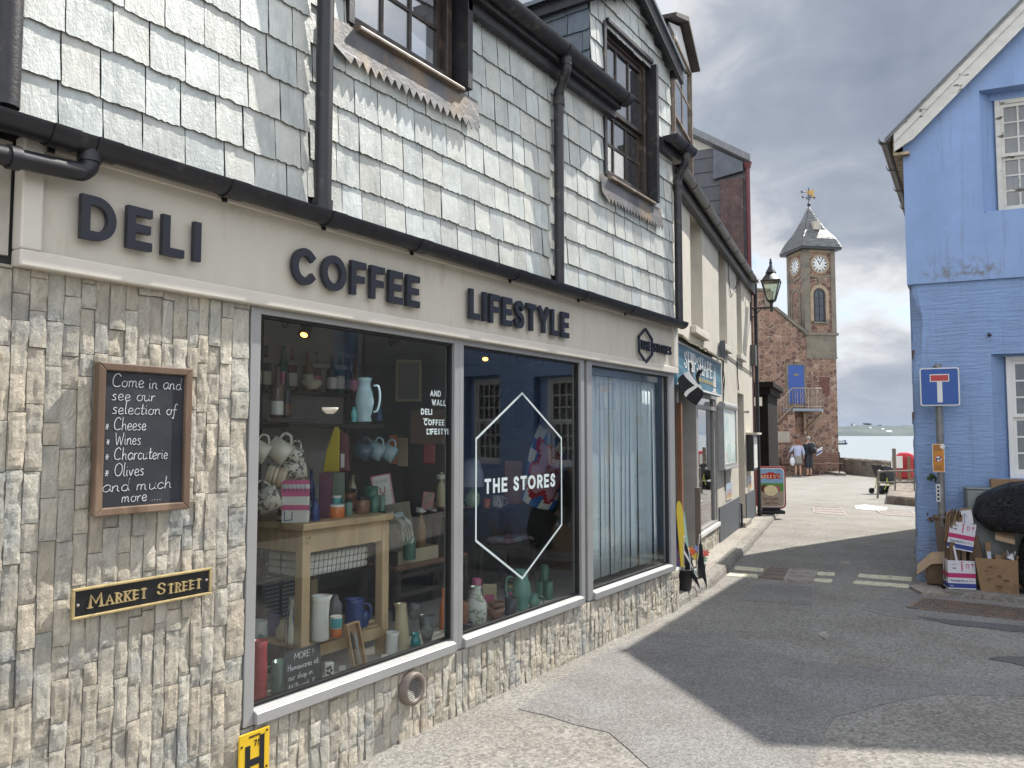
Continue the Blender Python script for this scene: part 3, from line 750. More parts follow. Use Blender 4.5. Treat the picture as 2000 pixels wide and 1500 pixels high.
# upper sash windows
def sash_window(s0, s1, z0, z1, d, mid, cols, rows, mf, parent, name='sash_window', t=.05, mt=.022, glass=M_GLASS_U, void=True):
    fr = MB()
    fr.box(s0, s0 + t, d, d + .09, z0, z1); fr.box(s1 - t, s1, d, d + .09, z0, z1)
    fr.box(s0 + t, s1 - t, d + .001, d + .09, z1 - t, z1); fr.box(s0 + t, s1 - t, d + .001, d + .09, z0, z0 + t * 1.2)
    o = fr.build(name, mf, parent, bevel=.004)
    for k, (a, bz, dd) in enumerate(((z0 + t * 1.2, mid, d + .05), (mid, z1 - t, d + .02))):
        f = MB(); x0, x1 = s0 + t + .001, s1 - t - .001; ft = t * .75
        f.box(x0, x0 + ft, dd, dd + .03, a, bz); f.box(x1 - ft, x1, dd, dd + .03, a, bz)
        f.box(x0 + ft, x1 - ft, dd + .001, dd + .031, a, a + ft); f.box(x0 + ft, x1 - ft, dd + .001, dd + .031, bz - ft, bz)
        for i in range(1, cols): x = x0 + ft + (x1 - x0 - 2 * ft) * i / cols; f.box(x - mt / 2, x + mt / 2, dd + .004, dd + .027, a + ft, bz - ft)
        for j in range(1, rows): z = a + ft + (bz - a - 2 * ft) * j / rows; f.box(x0 + ft, x1 - ft, dd + .006, dd + .025, z - mt / 2, z + mt / 2)
        f.build('sash', mf, o)
        g = MB(); g.box(x0 + ft * .6, x1 - ft * .6, dd + .014, dd + .018, a + ft * .6, bz - ft * .6); g.build('pane', glass, o)
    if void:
        v = MB(); v.box(s0 + .01, s1 - .01, d + .32, d + .34, z0, z1); v.build('unlit_room_board', M_VOID, o)  # near-black board painted as the unlit room behind the panes
    return o
w1 = sash_window(2.90, 3.80, 3.80, 5.3, .035, 4.42, 3, 2, M_BROWN, shop)
w2 = sash_window(5.80, 6.72, 3.80, 5.06, .03, 4.40, 3, 2, M_BROWN, shop)
for w, a, c, zt in ((w1, 2.90, 3.80, 5.3), (w2, 5.80, 6.70, 5.04)):
    mb = MB(); mb.box(c + .025, c + .075, -.07, .084, 3.77, zt + .03); mb.box(a - .045, a - .001, -.03, .084, 3.77, zt + .03); mb.box(a, c + .024, -.045, .083, zt + .03, zt + .07)
    mb.build('window_lining', M_IRONP, w, bevel=.004)
    mb = MB(); mb.prism([(0, 0), (.13, 0), (.13, .02), (0, .05)], a, c, T=Matrix.Translation((0, .084, 3.755)) @ Rz(R_(90)) @ Matrix.Diagonal((-1, -1, 1, 1)))
    mb = MB(); mb.add([(a, -.07, 3.758), (c, -.07, 3.758), (c, .1, 3.80), (a, .1, 3.80), (a, -.07, 3.735), (c, -.07, 3.735), (c, .1, 3.735), (a, .1, 3.735)], [(0, 1, 2, 3), (7, 6, 5, 4), (0, 4, 5, 1), (1, 5, 6, 2), (2, 6, 7, 3), (3, 7, 4, 0)])
    mb.build('window_sill', M_SILLB, w, bevel=.006)
for s0, s1, seed in ((2.73, 3.98, 2), (5.66, 6.89, 3)):
    rnd = random.Random(seed); pts = [(s0, 3.745), (s0, 3.60)]
    n = 19; wd = (s1 - s0 - .09) / n; x = s0 + .09
    for i in range(n): pts += [(x + wd * .5, 3.532 + rnd.uniform(-.006, .006)), (x + wd, 3.585)]; x += wd
    pts += [(s1, 3.57), (s1, 3.745)]
    mb = MB()
    n = len(pts)
    def dd(x, z): return -.032 - .02 * (3.745 - z) / .2 + .004 * noise.noise(Vector((x * 9, z * 9, seed)))
    top = [(s1 + (s0 - s1) * i / 24, 3.745) for i in range(1, 24)]; ring = pts + top
    vs = [(a, dd(a, z), z) for a, z in ring] + [(a, dd(a, z) + .004, z) for a, z in ring]; n = len(ring)
    mb.add(vs, [tuple(range(n)), tuple(range(2 * n - 1, n - 1, -1))] + [(i, n + i, n + (i + 1) % n, (i + 1) % n) for i in range(n)], False)
    mb.build('lead_apron', M_LEAD, shop)

# gutters and pipes
def gutter(name, s0, s1, d, z, r, parent, mat, joints=(), endcap=True, M=None, slope=0):
    mb = MB(); prof = [(math.cos(R_(a)) * r, math.sin(R_(a)) * r) for a in range(180, 361, 15)] + [(math.cos(R_(a)) * (r - .006), math.sin(R_(a)) * (r - .006)) for a in range(360, 179, -15)]
    def seg(a, bb, k=1.0):
        n = len(prof); vs = [(x, d + p * k, z + q * k + slope * (x - s0)) for x in (a, bb) for p, q in prof]
        q = [(i, n + i, n + (i + 1) % n, (i + 1) % n) for i in range(n)]; mb.add(vs, [f for i, f in enumerate(q) if i not in (12, n - 1)], True); mb.add(vs, [q[12], q[n - 1]], False)
        mb.add(vs[:n], [tuple(range(n))], False); mb.add(vs[n:], [tuple(range(n))[::-1]], False)
    seg(s0, s1)
    for j in joints: seg(j - .045, j + .045, 1.11)
    if endcap:
        for x in (s0 + .004, s1 - .004):
            vs = [(x, d + p * 1.05, z + q * 1.05 + slope * (x - s0)) for p, q in prof[:13]]; mb.add(vs + [(x + .006, b_, c_) for a_, b_, c_ in vs], [tuple(range(13)), tuple(range(25, 12, -1))] + [(i, 13 + i, 13 + (i + 1) % 13, (i + 1) % 13) for i in range(13)], False)
    return mb.build(name, mat, parent)
jn = [A(px, py, -.13)[0] for px, py in ((124, 262), (208, 290), (462, 372), (655, 428), (826, 482), (1016, 535), (1148, 575), (1238, 604))]
GD = -.105; gutter('gutter', 1.16, A(1338, 628, -.13)[0], GD, A(640, 440, GD)[1] + .058, .058, shop, M_BLACK, jn); GZ = A(640, 440, GD)[1]
mb = MB(); mb.box(1.2, 7.28, -.0465, .0, GZ + .03, GZ + .085); mb.box(1.2, 7.25, -.02, .012, GZ + .0855, GZ + .11)
for j in jn: mb.box(j - .012, j + .012, -.054, -.0467, GZ - .01, GZ + .06)
mb.build('gutter_board', M_BLACK, shop)
gutter('eaves_gutter', 3.86, 5.93, -.14, 4.44, .07, shop, M_IRONP, (4.9, 5.88))
mb = MB(); mb.box(3.83, 5.88, -.07, .0, 4.27, 4.42); mb.box(3.83, 5.88, -.115, -.07, 4.335, 4.42); mb.box(1.25, 2.86, -.115, .0, 4.33, 4.43); mb.build('eaves_board', M_IRONP, shop)
gutter('eaves_gutter', 6.86, 7.38, -.14, 4.43, .07, shop, M_IRONP, (7.2,))
mb = MB(); mb.box(6.83, 7.32, -.08, .0, 4.30, 4.41); mb.build('eaves_board', M_IRONP, shop)
def downpipe(name, path, r, parent, mat, collars=()):
    mb = MB(); mb.tube(path, r, 14)
    for c, h in collars: mb.cyl((c[0], c[1], c[2] - h), (c[0], c[1], c[2] + h), r * 1.18, n=14)
    return mb.build(name, mat, parent)
downpipe('downpipe', [(2.655, -.072, 2.70), (2.655, -.072, 5.2)], .042, shop, M_BLACK, [((2.655, -.072, 2.74), .035)])
downpipe('downpipe', smoothline([(4.945, -.06, 2.69), (4.945, -.06, 4.05), (4.945, -.06, 4.12), (4.935, -.09, 4.2), (4.91, -.14, 4.27), (4.905, -.145, 4.38)], 5), .036, shop, M_IRONP, [((4.945, -.06, 4.08), .03), ((4.907, -.143, 4.345), .03)])
downpipe('downpipe', smoothline([(7.255, -.05, 2.70), (7.255, -.05, 4.02), (7.255, -.05, 4.1), (7.25, -.08, 4.18), (7.24, -.135, 4.26), (7.235, -.14, 4.37)], 5), .038, shop, M_IRONP, [((7.255, -.05, 4.08), .03)])
mb = MB(); es, ez = A(152, 335, GD); P0 = [(es + .04, GD, GZ + .02), (es + .04, GD, ez + .05), (es + .035, GD, ez + .025), (es + .015, GD - .001, ez + .006), (es - .01, GD - .002, ez), (es - .16, GD - .005, ez - .011), (es - .7, GD - .015, ez - .04)]
mb.tube(smoothline(P0, 5), .034, 16); mb.cyl((es + .04, GD, ez + .045), (es + .04, GD, GZ + .02), .041, n=16); mb.cyl((es - .20, GD - .006, ez - .014), (es - .235, GD - .007, ez - .016), .041, n=16)
mb.build('outlet_pipe', M_BLACK, shop)
mb = MB(); mb.tube([(1.255, -.03, 2.76), (1.255, -.03, 4.6)], .045, 12); mb.build('lead_corner_pipe', M_IRONP, shop)

# fascia with raised lettering
fas = MB(); FZ0 = A(38, 518, -.045)[1]; FS0 = A(38, 518, -.045)[0]; FS1 = A(1325, 700, -.045)[0]; FZ1 = GZ + .029; fas.box(FS0 + .05, FS1 - .08, -.020, .0, FZ0 + .05, FZ1); fas.build('fascia', M_CREAM, shop)
fas = bpy.data.objects['fascia']
mb = MB(); mb.box(FS0, FS1, -.048, .02, FZ0, FZ0 + .06); mb.box(FS0, FS0 + .072, -.047, .02, FZ0 + .0605, FZ1); mb.box(FS1 - .1, FS1, -.047, .02, FZ0 + .0605, FZ1); mb.box(FS0 + .073, FS1 - .101, -.034, -.0205, FZ1 - .03, FZ1 - .001)
mb.build('fascia_frame', M_CREAMF, fas, bevel=.007)
def sign_word(text, s0, s1, z, h):
    mb = MB(); caps(mb, text, s0, z, h, h * .205, -.062, -.040, gap=.19 if len(text) > 4 else .26, fit=s1 - s0, serif=0)
    o = mb.build('raised_lettering', M_NAVY, fas); o['label'] = 'raised dark capital letters ' + text; return o
for txt, xa, ya, xb, yb, yt in (('DELI', 157, 468, 392, 512, 435), ('COFFEE', 571, 552, 820, 602, 541), ('LIFESTYLE', 918, 623, 1112, 661, 612)):
    p_, q_ = A(xa, ya, -.06), A(xb, yb, -.06); sign_word(txt, p_[0], q_[0], q_[1], A(xb, yt, -.06)[1] - q_[1])
mb = MB(); ec, ezc = A(1262, 675, -.05); hx = [(ec, ezc + .148), (ec + .138, ezc + .068), (ec + .138, ezc - .068), (ec, ezc - .148), (ec - .138, ezc - .068), (ec - .138, ezc + .068)]
mb.ribbon(hx, .016, -.054, -.036, True)
es2 = A(1311, 686, -.05); caps(mb, 'THE', ec - .11, ezc - .04, .08, .0125, -.056, -.036, gap=.2, fit=.22); caps(mb, 'STORES', ec + .165, ezc - .04, .08, .0125, -.056, -.036, gap=.2, fit=es2[0] - ec - .165)
o = mb.build('raised_emblem', M_NAVY, fas); o['label'] = 'dark raised hexagon with THE STORES'

# shop windows
WZ0, WZ1 = .378, FZ0 - .001
def shop_window(s0, s1, glass_s0, glass_s1, left, right):
    f = MB()
    f.box(s0, glass_s0, -.004, .07, WZ0, WZ1); f.box(glass_s1, s1, -.004, .07, WZ0, WZ1)
    f.box(glass_s0, glass_s1, -.002, .07, WZ1 - .03, WZ1)
    f.add([(glass_s0, -.026, WZ0 + .050), (glass_s1, -.026, WZ0 + .050), (glass_s1, .012, WZ0 + .066), (glass_s0, .012, WZ0 + .066),
           (glass_s0, -.028, WZ0 + .001), (glass_s1, -.028, WZ0 + .001), (glass_s1, .07, WZ0 + .001), (glass_s0, .07, WZ0 + .001), (glass_s1, .07, WZ0 + .070), (glass_s0, .07, WZ0 + .070)],
          [(0, 1, 2, 3), (4, 5, 1, 0), (3, 2, 8, 9), (9, 8, 6, 7), (7, 6, 5, 4), (0, 3, 9, 7, 4), (1, 5, 6, 8, 2)])
    o = f.build('shop_window', M_ALU, shop, bevel=.003)
    q = MB(); a, bb, z0, z1 = glass_s0 - .0005, glass_s1 + .0005, WZ0 + .073, WZ1 - .031
    q.box(a, a + .012, .018, .05, z0, z1); q.box(bb - .012, bb, .018, .05, z0, z1); q.box(a + .012, bb - .012, .019, .05, z1 - .012, z1); q.box(a + .012, bb - .012, .019, .05, z0, z0 + .008)
    q.build('glazing_seal', M_SEAL, o)
    g = MB(); g.box(a + .002, bb - .002, .034, .040, z0 + .002, z1 - .002); g.build('pane', M_GLASS, o)
    return o
sw1 = shop_window(2.308, 3.838, 2.362, 3.790, 1, 1)
sw2 = shop_window(3.8385, 5.418, 3.880, 5.362, 1, 1)
sw3 = shop_window(5.462, 7.22, 5.545, 7.10, 1, 1)
mb = MB(); mb.box(5.419, 5.461, .03, .07, WZ0, WZ1); mb.build('dark_gap', M_SEAL, shop)
M_VINYL = pm('white window vinyl', (.56, .64, .64), .5, .03)
def on_glass(x, y): return A(x, y, .034)
mb = MB(); hp = [on_glass(*q) for q in ((1019, 768), (1098, 858), (1095, 1025), (1018, 1130), (929, 1056), (930, 855))]
cx = sum(p[0] for p in hp) / 6
zs = sorted(p[1] for p in hp); s_l = (hp[4][0] + hp[5][0]) / 2; s_r = (hp[1][0] + hp[2][0]) / 2; sm = (s_l + s_r) / 2
hx = [(sm, zs[-1]), (s_r, (zs[3] + zs[4]) / 2), (s_r, (zs[1] + zs[2]) / 2), (sm, zs[0]), (s_l, (zs[1] + zs[2]) / 2), (s_l, (zs[3] + zs[4]) / 2)]
mb.ribbon(hx, .0145, .0325, .0338, True)
t0 = on_glass(946, 965); t1 = on_glass(1084, 950)
caps(mb, 'THE STORES', t0[0], t0[1], .095, .02, .0325, .0338, gap=.2, sp=.5, fit=t1[0] - t0[0])
o = mb.build('window_lettering', M_VINYL, sw2); o['label'] = 'white hexagon outline with THE STORES on the glass'
mb = MB()
for txt, px, py, h in (('AND', 840, 772, .035), ('WALL', 843, 790, .035), ('DELI', 822, 808, .035), ('COFFEE', 828, 829, .035), ('LIFESTYLE', 833, 847, .035)):
    p = on_glass(px, py); w = caps_width(txt, h, .007, .2, .4)
    caps(mb, txt, p[0], p[1] - .005, h, .007, .0325, .0338, gap=.2)
for px, py in ((826, 812), (834, 833)):
    p = on_glass(px, py); mb.box(p[0], p[0] + .05, .0326, .0337, p[1] - .02, p[1] - .015)
o = mb.build('window_lettering', M_VINYL, sw1); o['label'] = 'small white words listing what the shop sells on the glass'
# vertical blinds behind the last window
M_BLIND = pm('pale blue blind fabric', (.78, .86, .89), .8, .05, 4, .1, 120)
bl = MB(); bl.box(5.53, 7.12, .12, .16, 2.14, 2.19); bl = bl.build('vertical_blind', M_ALU, shop)
rnd = random.Random(9)
for i in range(19):
    s = 5.585 + i * .0815; a = R_(3 + rnd.uniform(-2, 2)); sway = rnd.uniform(-.012, .012)
    sl_ = MB(); T = Matrix.Translation((s, .14, 0)) @ Rz(a)
    def bf(u, v, T=T, sway=sway): return T @ Vector((-.0415 + .083 * u, .004 * math.sin(u * 3.14) + sway * (1 - v), .475 + 1.66 * v))
    sl_.grid(4, 6, bf); o = sl_.build('slat', M_BLIND, bl, solid=.002)

# air brick
vc = A(802, 1344, -.02)
mb = MB(); T = Matrix.Translation((vc[0], -.030, vc[1])) @ Rx(R_(90))
mb.lathe([(.058, -.01), (.058, .022), (.066, .028), (.082, .026), (.088, .018), (.088, -.02)], n=32, T=T)
vr_ = mb.build('round_vent', pm('brown vent plastic', (.16, .13, .11), .5, .15), shop)
mb = MB()
for i in range(-5, 6):
    k = i * .0105; h = math.sqrt(max(0, .057 ** 2 - k * k))
    mb.cyl((vc[0] + k - h * .0, -.040, vc[1] - h), (vc[0] + k, -.040, vc[1] + h), .0013, n=5); mb.cyl((vc[0] - h, -.0415, vc[1] + k), (vc[0] + h, -.0415, vc[1] + k), .0013, n=5)
mb.build('vent_mesh', pm('steel mesh', (.45, .44, .42), .4, metal=.6), vr_)
mb = MB(); mb.cyl((vc[0], -.034, vc[1]), (vc[0], .02, vc[1]), .058, n=24); mb.build('vent_throat', M_VOID, vr_)

# chalkboard, street name, hydrant plate (hung on the wall)
M_WOODF = pm('brown board frame', (.135, .085, .055), .5, .25, 3, .25, 30, stretch=(1, 1, .2), c2=(.23, .155, .105), c2s=6)
M_CHALKB = pm('chalkboard', (.022, .025, .032), .55, .3, 4, .05, 40, c2=(.05, .053, .06), c2s=3, th=(.5, .75))
M_CHALK = pm('white chalk', (.62, .63, .64), .95, .15, 40)
a = A(176, 1017, -.05); bb = A(376, 716, -.05); s0, s1, z0, z1 = a[0] + .012, bb[0], a[1] + .012, A(182, 703, -.05)[1] - .005
cb = thing('chalkboard', 'framed chalkboard with handwritten menu hanging on the stone wall', 'chalkboard', FA @ T_(s0, -.02, z0))
bw, bh = s1 - s0, z1 - z0; fw = .029
mb = MB()
for poly in ([(0, 0), (bw, 0), (bw - fw, fw), (fw, fw)], [(0, bh), (fw, bh - fw), (bw - fw, bh - fw), (bw, bh)], [(0, 0.0), (fw, fw), (fw, bh - fw), (0, bh)], [(bw, 0), (bw, bh), (bw - fw, bh - fw), (bw - fw, fw)]): mb.prism(poly, -.036, .0)
mb.build('board_frame', M_WOODF, cb, bevel=.004)
mb = MB(); mb.box(fw - .002, bw - fw + .002, -.02, -.004, fw - .002, bh - fw + .002); sf = mb.build('board', M_CHALKB, cb)
mb = MB(); iw = bw - 2 * fw; ih = bh - 2 * fw
for txt, fx, fz, wd, h in (('Come in and', .09, .885, .88, .052), ('see our', .09, .785, .54, .05), ('selection of', .10, .685, .82, .05), ('* Cheese', .02, .565, .5, .05), ('* Wines', .04, .455, .42, .05), ('* Charcuterie', .03, .345, .78, .05), ('* Olives', .03, .225, .48, .052), ('and much', .01, .115, .86, .05), ('more ....', .24, .03, .5, .046)):
    mb = MB(); hand(mb, txt, fw + fx * iw, fw + fz * ih, h * .94, .0023, -.0212, -.0198, fit=wd * iw, seed=len(txt)); mb.build('chalk_writing', M_CHALK, sf)
M_BRASS = pm('gold paint', (.50, .39, .19), .4, .2, 20, .15, 80, metal=.35, c2=(.25, .19, .1), c2s=20, th=(.6, .72))
M_PLATE = pm('black enamel', (.010, .011, .014), .35, .2)
a = A(141, 1213, -.035); c_ = A(141, 1152, -.035); bb = A(415, 1108, -.035)
sn = thing('street_name_plate', 'black cast plate lettered MARKET STREET with gold rim on the stone wall', 'street sign', FA @ T_(a[0], -.018, a[1]))
pw, ph = bb[0] - a[0], c_[1] - a[1]
mb = MB(); mb.box(.004, pw - .004, -.008, .0, .004, ph - .004); pl = mb.build('plate', M_PLATE, sn)
mb = MB(); r = .010
mb.box(0, pw, -.016, .0, 0, r); mb.box(0, pw, -.016, .0, ph - r, ph); mb.box(0, r, -.0155, .0, r, ph - r); mb.box(pw - r, pw, -.0155, .0, r, ph - r); mb.build('rim', M_BRASS, sn, bevel=.003)
mb = MB(); zb = ph * .30; H = ph * .46; h2 = H * .76
x = pw * .105
for big, small in (('M', 'ARKET'), ('S', 'TREET')):
    mb = MB()
    wB = caps_width(big, H, H * .2, .1, .4, 1.2); caps(mb, big, x, zb, H, H * .2, -.014, -.008, serif=1, xs=1.2); x += wB + .010
    L = pw * (.285 if big == 'M' else .262); caps(mb, small, x, zb, h2, h2 * .22, -.0138, -.008, gap=.2, serif=1, fit=L); x += L + pw * .075; mb.build('raised_lettering', M_BRASS, pl)
for x, z in ((.022, ph * .45), (pw - .022, ph * .55)): mb = MB(); mb.ball((x, -.009, z), .006, 8); mb.build('fixing', M_IRON2, pl)
M_YEL = pm('hydrant yellow', (.72, .46, .02), .45, .08, 6, .05, c2=(.55, .36, .05), c2s=9, th=(.6, .7))
a = A(469, 1437, -.03); bb = A(529, 1418, -.03)
hy = thing('hydrant_plate', 'yellow hydrant marker plate with black H low on the plinth', 'hydrant sign', FA @ T_(a[0], -.016, a[1] - .235))
pw = bb[0] - a[0]; mb = MB(); mb.box(0, pw, -.008, 0, 0, .23); pl = mb.build('plate', M_YEL, hy, bevel=.004)
mb = MB(); mb.box(pw * .2, pw * .36, -.0095, -.0075, .0, .175); mb.box(pw * .66, pw * .82, -.0095, -.0075, .0, .205); mb.box(pw * .36, pw * .66, -.0094, -.0075, .085, .115)
caps(mb, '75', pw * .48, .165, .026, .004, -.0095, -.0075, gap=.2)
for i in range(11): mb.box(pw * (.32 + i * .034), pw * (.32 + i * .034 + .02), -.0093, -.0075, .205, .214)
for x, z in ((.08, .18), (.9, .215), (.9, .06)): mb.cyl((pw * x, -.011, z), (pw * x, -.007, z), .005, n=8)
mb.build('lettering', M_PLATE, pl)

# plain rendered neighbour at the left edge
nb = thing('rendered_cottage', 'cream rendered cottage wall at the left edge beyond the stone cladding', 'cottage', FA)
M_NB = pm('grubby cream render', (.42, .39, .33), .85, .18, 5, .5, 50, c2=(.32, .29, .24), c2s=4)
mb = MB(); mb.box(-4, 1.246, .012, .3, -.3, 5); mb.box(1.247, 1.30, .008, .034, 2.262, 2.66); mb.build('wall', M_NB, nb)
mb = MB(); mb.box(-4, 1.246, .0, 5, 5, 5.05); mb.build('roof', M_SLATE_R, nb)

# shop interior shell
M_INW = pm('shop wall paint', (.27, .255, .24), .8, .1); M_INF = pm('shop floor boards', (.10, .075, .055), .5, .3, 4, stretch=(1, 6, 1))
M_SHELFW = pm('window shelf', (.40, .37, .33), .55, .12)
mb = MB(); mb.box(2.2, 7.4, 3.4, 3.5, -.1, 2.5); mb.box(2.2, 2.305, .071, 3.4, -.1, 2.5); mb.box(7.221, 7.4, .8, 3.4, -.1, 2.5)
mb.build('room_wall', M_INW, shop)
mb = MB(); mb.box(2.2, 7.4, .1, 3.5, 2.42, 2.69); mb.build('room_ceiling', pm('shop ceiling', (.34, .33, .31), .8), shop)
mb = MB(); mb.box(2.2, 7.4, .7, 3.5, -.02, .02); mb.build('room_floor', M_INF, shop)
mb = MB(); mb.box(2.306, 7.2205, .071, .95, .30, .40); mb.build('display_shelf', M_SHELFW, shop)
mb = MB(); mb.box(2.306, 7.2205, .95, .98, .021, .3995); mb.build('shelf_front', M_INW, shop)

# ------------------------------------------------------------------ goods in the shop window
PROF = {
 'cyl': [(0, 0), (.95, 0), (1, .03), (1, 1), (.9, 1), (.88, .06), (0, .05)],
 'jug': [(0, 0), (.92, 0), (1, .04), (.95, .55), (.86, .88), (.97, 1), (.86, 1), (.78, .9), (.84, .1), (0, .08)],
 'bottle': [(0, 0), (.95, 0), (1, .03), (1, .52), (.85, .62), (.4, .74), (.34, .96), (.42, .965), (.42, 1), (0, 1)],
 'jar': [(0, 0), (.94, 0), (1, .05), (1, .74), (.9, .82), (0, .82)],
 'vase': [(0, 0), (.72, 0), (.95, .15), (1, .4), (.92, .6), (.52, .78), (.42, .92), (.52, 1), (.42, 1), (.3, .9), (0, .85)],
 'bowl': [(0, 0), (.45, 0), (.5, .06), (.86, .5), (1, 1), (.94, 1), (.78, .5), (.4, .14), (0, .12)],
 'fish': [(0, 0), (.72, 0), (.78, .04), (.66, .12), (.9, .3), (1, .45), (.86, .66), (.62, .82), (.66, .92), (.8, 1), (.68, 1), (.5, .85), (0, .8)],
 'drop': [(0, 0), (.95, 0), (1, .08), (.97, .35), (.66, .8), (.56, .93), (.64, 1), (.52, 1), (.42, .9), (.42, .5), (0, .45)],
 'goblet': [(0, 0), (.7, 0), (.72, .03), (.12, .08), (.1, .42), (.7, .52), (1, .7), (.92, 1), (.86, 1), (.9, .7), (.5, .56), (0, .54)],
 'shade': [(.98, 0), (1, .02), (.9, .5), (.6, .92), (.3, 1), (0, 1)],
}
M_CER = lambda n, c, c2=None, s=20: pm('glaze ' + n, c, .22, .08, 5, .03, 20, c2=c2, c2s=s, th=(.52, .58))
W_CREAM = M_CER('cream', (.58, .54, .45)); W_WHITE = M_CER('white', (.66, .65, .60)); W_RED = M_CER('red', (.42, .035, .045)); W_GREEN = M_CER('sea green', (.16, .34, .27)); W_GREEND = M_CER('dull green', (.13, .22, .17)); W_BLUE = M_CER('pale blue', (.36, .50, .54)); W_NAVY = M_CER('navy', (.02, .045, .17)); W_TEAL = M_CER('teal', (.05, .27, .27)); W_SAND = M_CER('sand', (.46, .40, .25)); W_GREY = M_CER('grey', (.34, .35, .36)); W_SPECK = M_CER('speckled', (.60, .60, .56), (.20, .27, .16), 38); W_DOT = M_CER('dotted cream', (.60, .56, .47), (.10, .09, .08), 45); W_ORANGE = M_CER('orange', (.60, .17, .05)); W_DARK = M_CER('charcoal', (.05, .05, .06)); W_BROWN = M_CER('brown', (.20, .10, .06)); W_PINK = M_CER('pink', (.55, .13, .25)); W_STRIPE = pm('striped glaze', (.60, .57, .47), .3, .03, 3, 0, c2=(.10, .13, .16), c2s=4, th=(.5, .52), stretch=(14, 14, .01)); W_TAN = pm('wood goods', (.38, .25, .13), .6, .15, 4, stretch=(3, 3, .4))
M_OAK = pm('pale oak', (.46, .33, .19), .5, .14, 3, .1, 40, stretch=(2, 2, .3), c2=(.38, .26, .14), c2s=5); M_GGLASS = pm('green glass', (.12, .34, .24), .1, .1, 4, 0, trans=.55); M_CGLASS = pm('clear glass', (.62, .66, .64), .06, .05, 3, 0, trans=.85); M_WIRE = pm('black wire', (.015, .015, .016), .5); M_DARKW = pm('dark stained wood', (.045, .035, .030), .6, .3, 5)
SHZ = .402
tq = A(762, 1003, .22); TZ = tq[1]
def lathe_item(name, label, cat, box, z=None, d=None, kind='cyl', mat=None, handle=0, lid=None, band=None, group=None, spout=0, tilt=0, n=24):
    x0, y0, x1, y1 = box
    p = on_z((x0 + x1) / 2, y1, z) if z is not None else None
    if p is None: s, zz = A((x0 + x1) / 2, y1, d); p = FA @ Vector((s, d, zz))
    k = (p - CAM).dot(CF) / FL; h = (y1 - y0) * k; r = (x1 - x0) / 2 * k; p = p + CF * r * .0
    t = thing(name, label, cat, Matrix.Translation(p) @ Rz(TH) @ Ry(R_(tilt)), group)
    mb = MB(); mb.lathe([(max(1e-4, a * r), b_ * h) for a, b_ in PROF[kind]], n=n)
    if spout:
        for v in mb.v: pass
        mb.v = [((x + spout * r * .35 * max(0, (zz / h - .7) / .3) if (x * spout) > r * .55 else x), y, zz) for x, y, zz in mb.v]
    o = mb.build('vessel' if not lid else 'container', mat, t)
    if handle:
        mb = MB(); sg = 1 if handle > 0 else -1; q = [(sg * r * .95, 0, h * .82), (sg * r * 1.45, 0, h * .80), (sg * r * 1.62, 0, h * .55), (sg * r * 1.4, 0, h * .28), (sg * r * .95, 0, h * .22)]; mb.tube(smoothline(q, 4), r * .12, 7); mb.build('handle', mat, t)
    if lid: mb = MB(); mb.cyl((0, 0, h * .82), (0, 0, h), r * .97, n=18); mb.build('lid', lid, t)
    if band: mb = MB(); mb.cyl((0, 0, h * band[1]), (0, 0, h * band[2]), r * 1.012, n=20, caps=False); mb.build('label_band', band[0], t)
    return t
# table with its slatted shelf and wire drawers
tf = .22; sl0 = A(593, 1036, tf)[0]; sr0 = tq[0]; dB = .86
tb_ = thing('display_table', 'pale oak butcher table with wire basket and slatted shelf in the first shop window', 'table', FA @ T_(sl0, tf, SHZ)); L = sr0 - sl0; H = TZ - SHZ; Dp = dB - tf
mb = MB(); mb.box(-.015, L + .015, -.015, Dp, H - .035, H); mb.build('table_top', M_OAK, tb_, bevel=.005)
lw = .055
for x in (0, L - lw):
    for y in (.005, Dp - lw): mb = MB(); mb.box(x, x + lw, y, y + lw, 0, H - .0355); mb.build('leg', M_OAK, tb_, bevel=.004)
mb = MB(); mb.box(lw, L - lw, .012, .032, H - .15, H - .036); mb.box(lw, L - lw, Dp - .03, Dp - .01, H - .15, H - .036); mb.box(.012, .03, lw, Dp - lw, H - .15, H - .036); mb.box(L - .03, L - .012, lw, Dp - lw, H - .15, H - .036); mb.build('apron', M_OAK, tb_)
zs_ = A(620, 1262, tf)[1] - SHZ; zs_ = max(.08, min(.22, zs_))
mb = MB(); mb.box(lw, L - lw, .014, .036, zs_ - .06, zs_)
for i in range(10): y = .04 + i * (Dp - .1) / 10; mb.box(-.0, L, y, y + (Dp - .1) / 10 - .012, zs_ + .001, zs_ + .016)
mb.build('slatted_shelf', M_OAK, tb_)
mb = MB()
for x in (.027, L - .027): mb.cyl((x, -.003, H - .08), (x, .006, H - .08), .007, n=8)
mb.cyl((lw - .008, -.003, H - .075), (lw - .008, .006, H - .075), .007, n=8); mb.build('wooden_peg', M_BRASS, tb_)
mb = MB(); bx0, bx1, bz0, bz1 = lw + .02, L - lw - .01, H - .30, H - .165
for i in range(17): x = bx0 + (bx1 - bx0) * i / 16; mb.tube([(x, .06, bz1), (x, .075, bz0), (x, Dp - .1, bz0), (x, Dp - .09, bz1)], .0022, 5)
for z in (bz0, bz1): mb.tube([(bx0, .06, z), (bx1, .06, z), (bx1, Dp - .09, z), (bx0, Dp - .09, z)], .003, 5, closed=True)
mb.build('wire_basket', M_WIRE, tb_)
for k in range(3):
    t = thing('folded_linen', 'folded cream linen lying in the wire basket', 'linen', FA @ T_(sl0 + bx0 + .02 + k * .002, tf + .09, SHZ + bz0 + .006 + k * .038), 'folded linen in the wire basket'); mb = MB(); mb.box(0, bx1 - bx0 - .04, 0, .3, 0, .036); mb.build('linen', W_WHITE, t, bevel=.012)
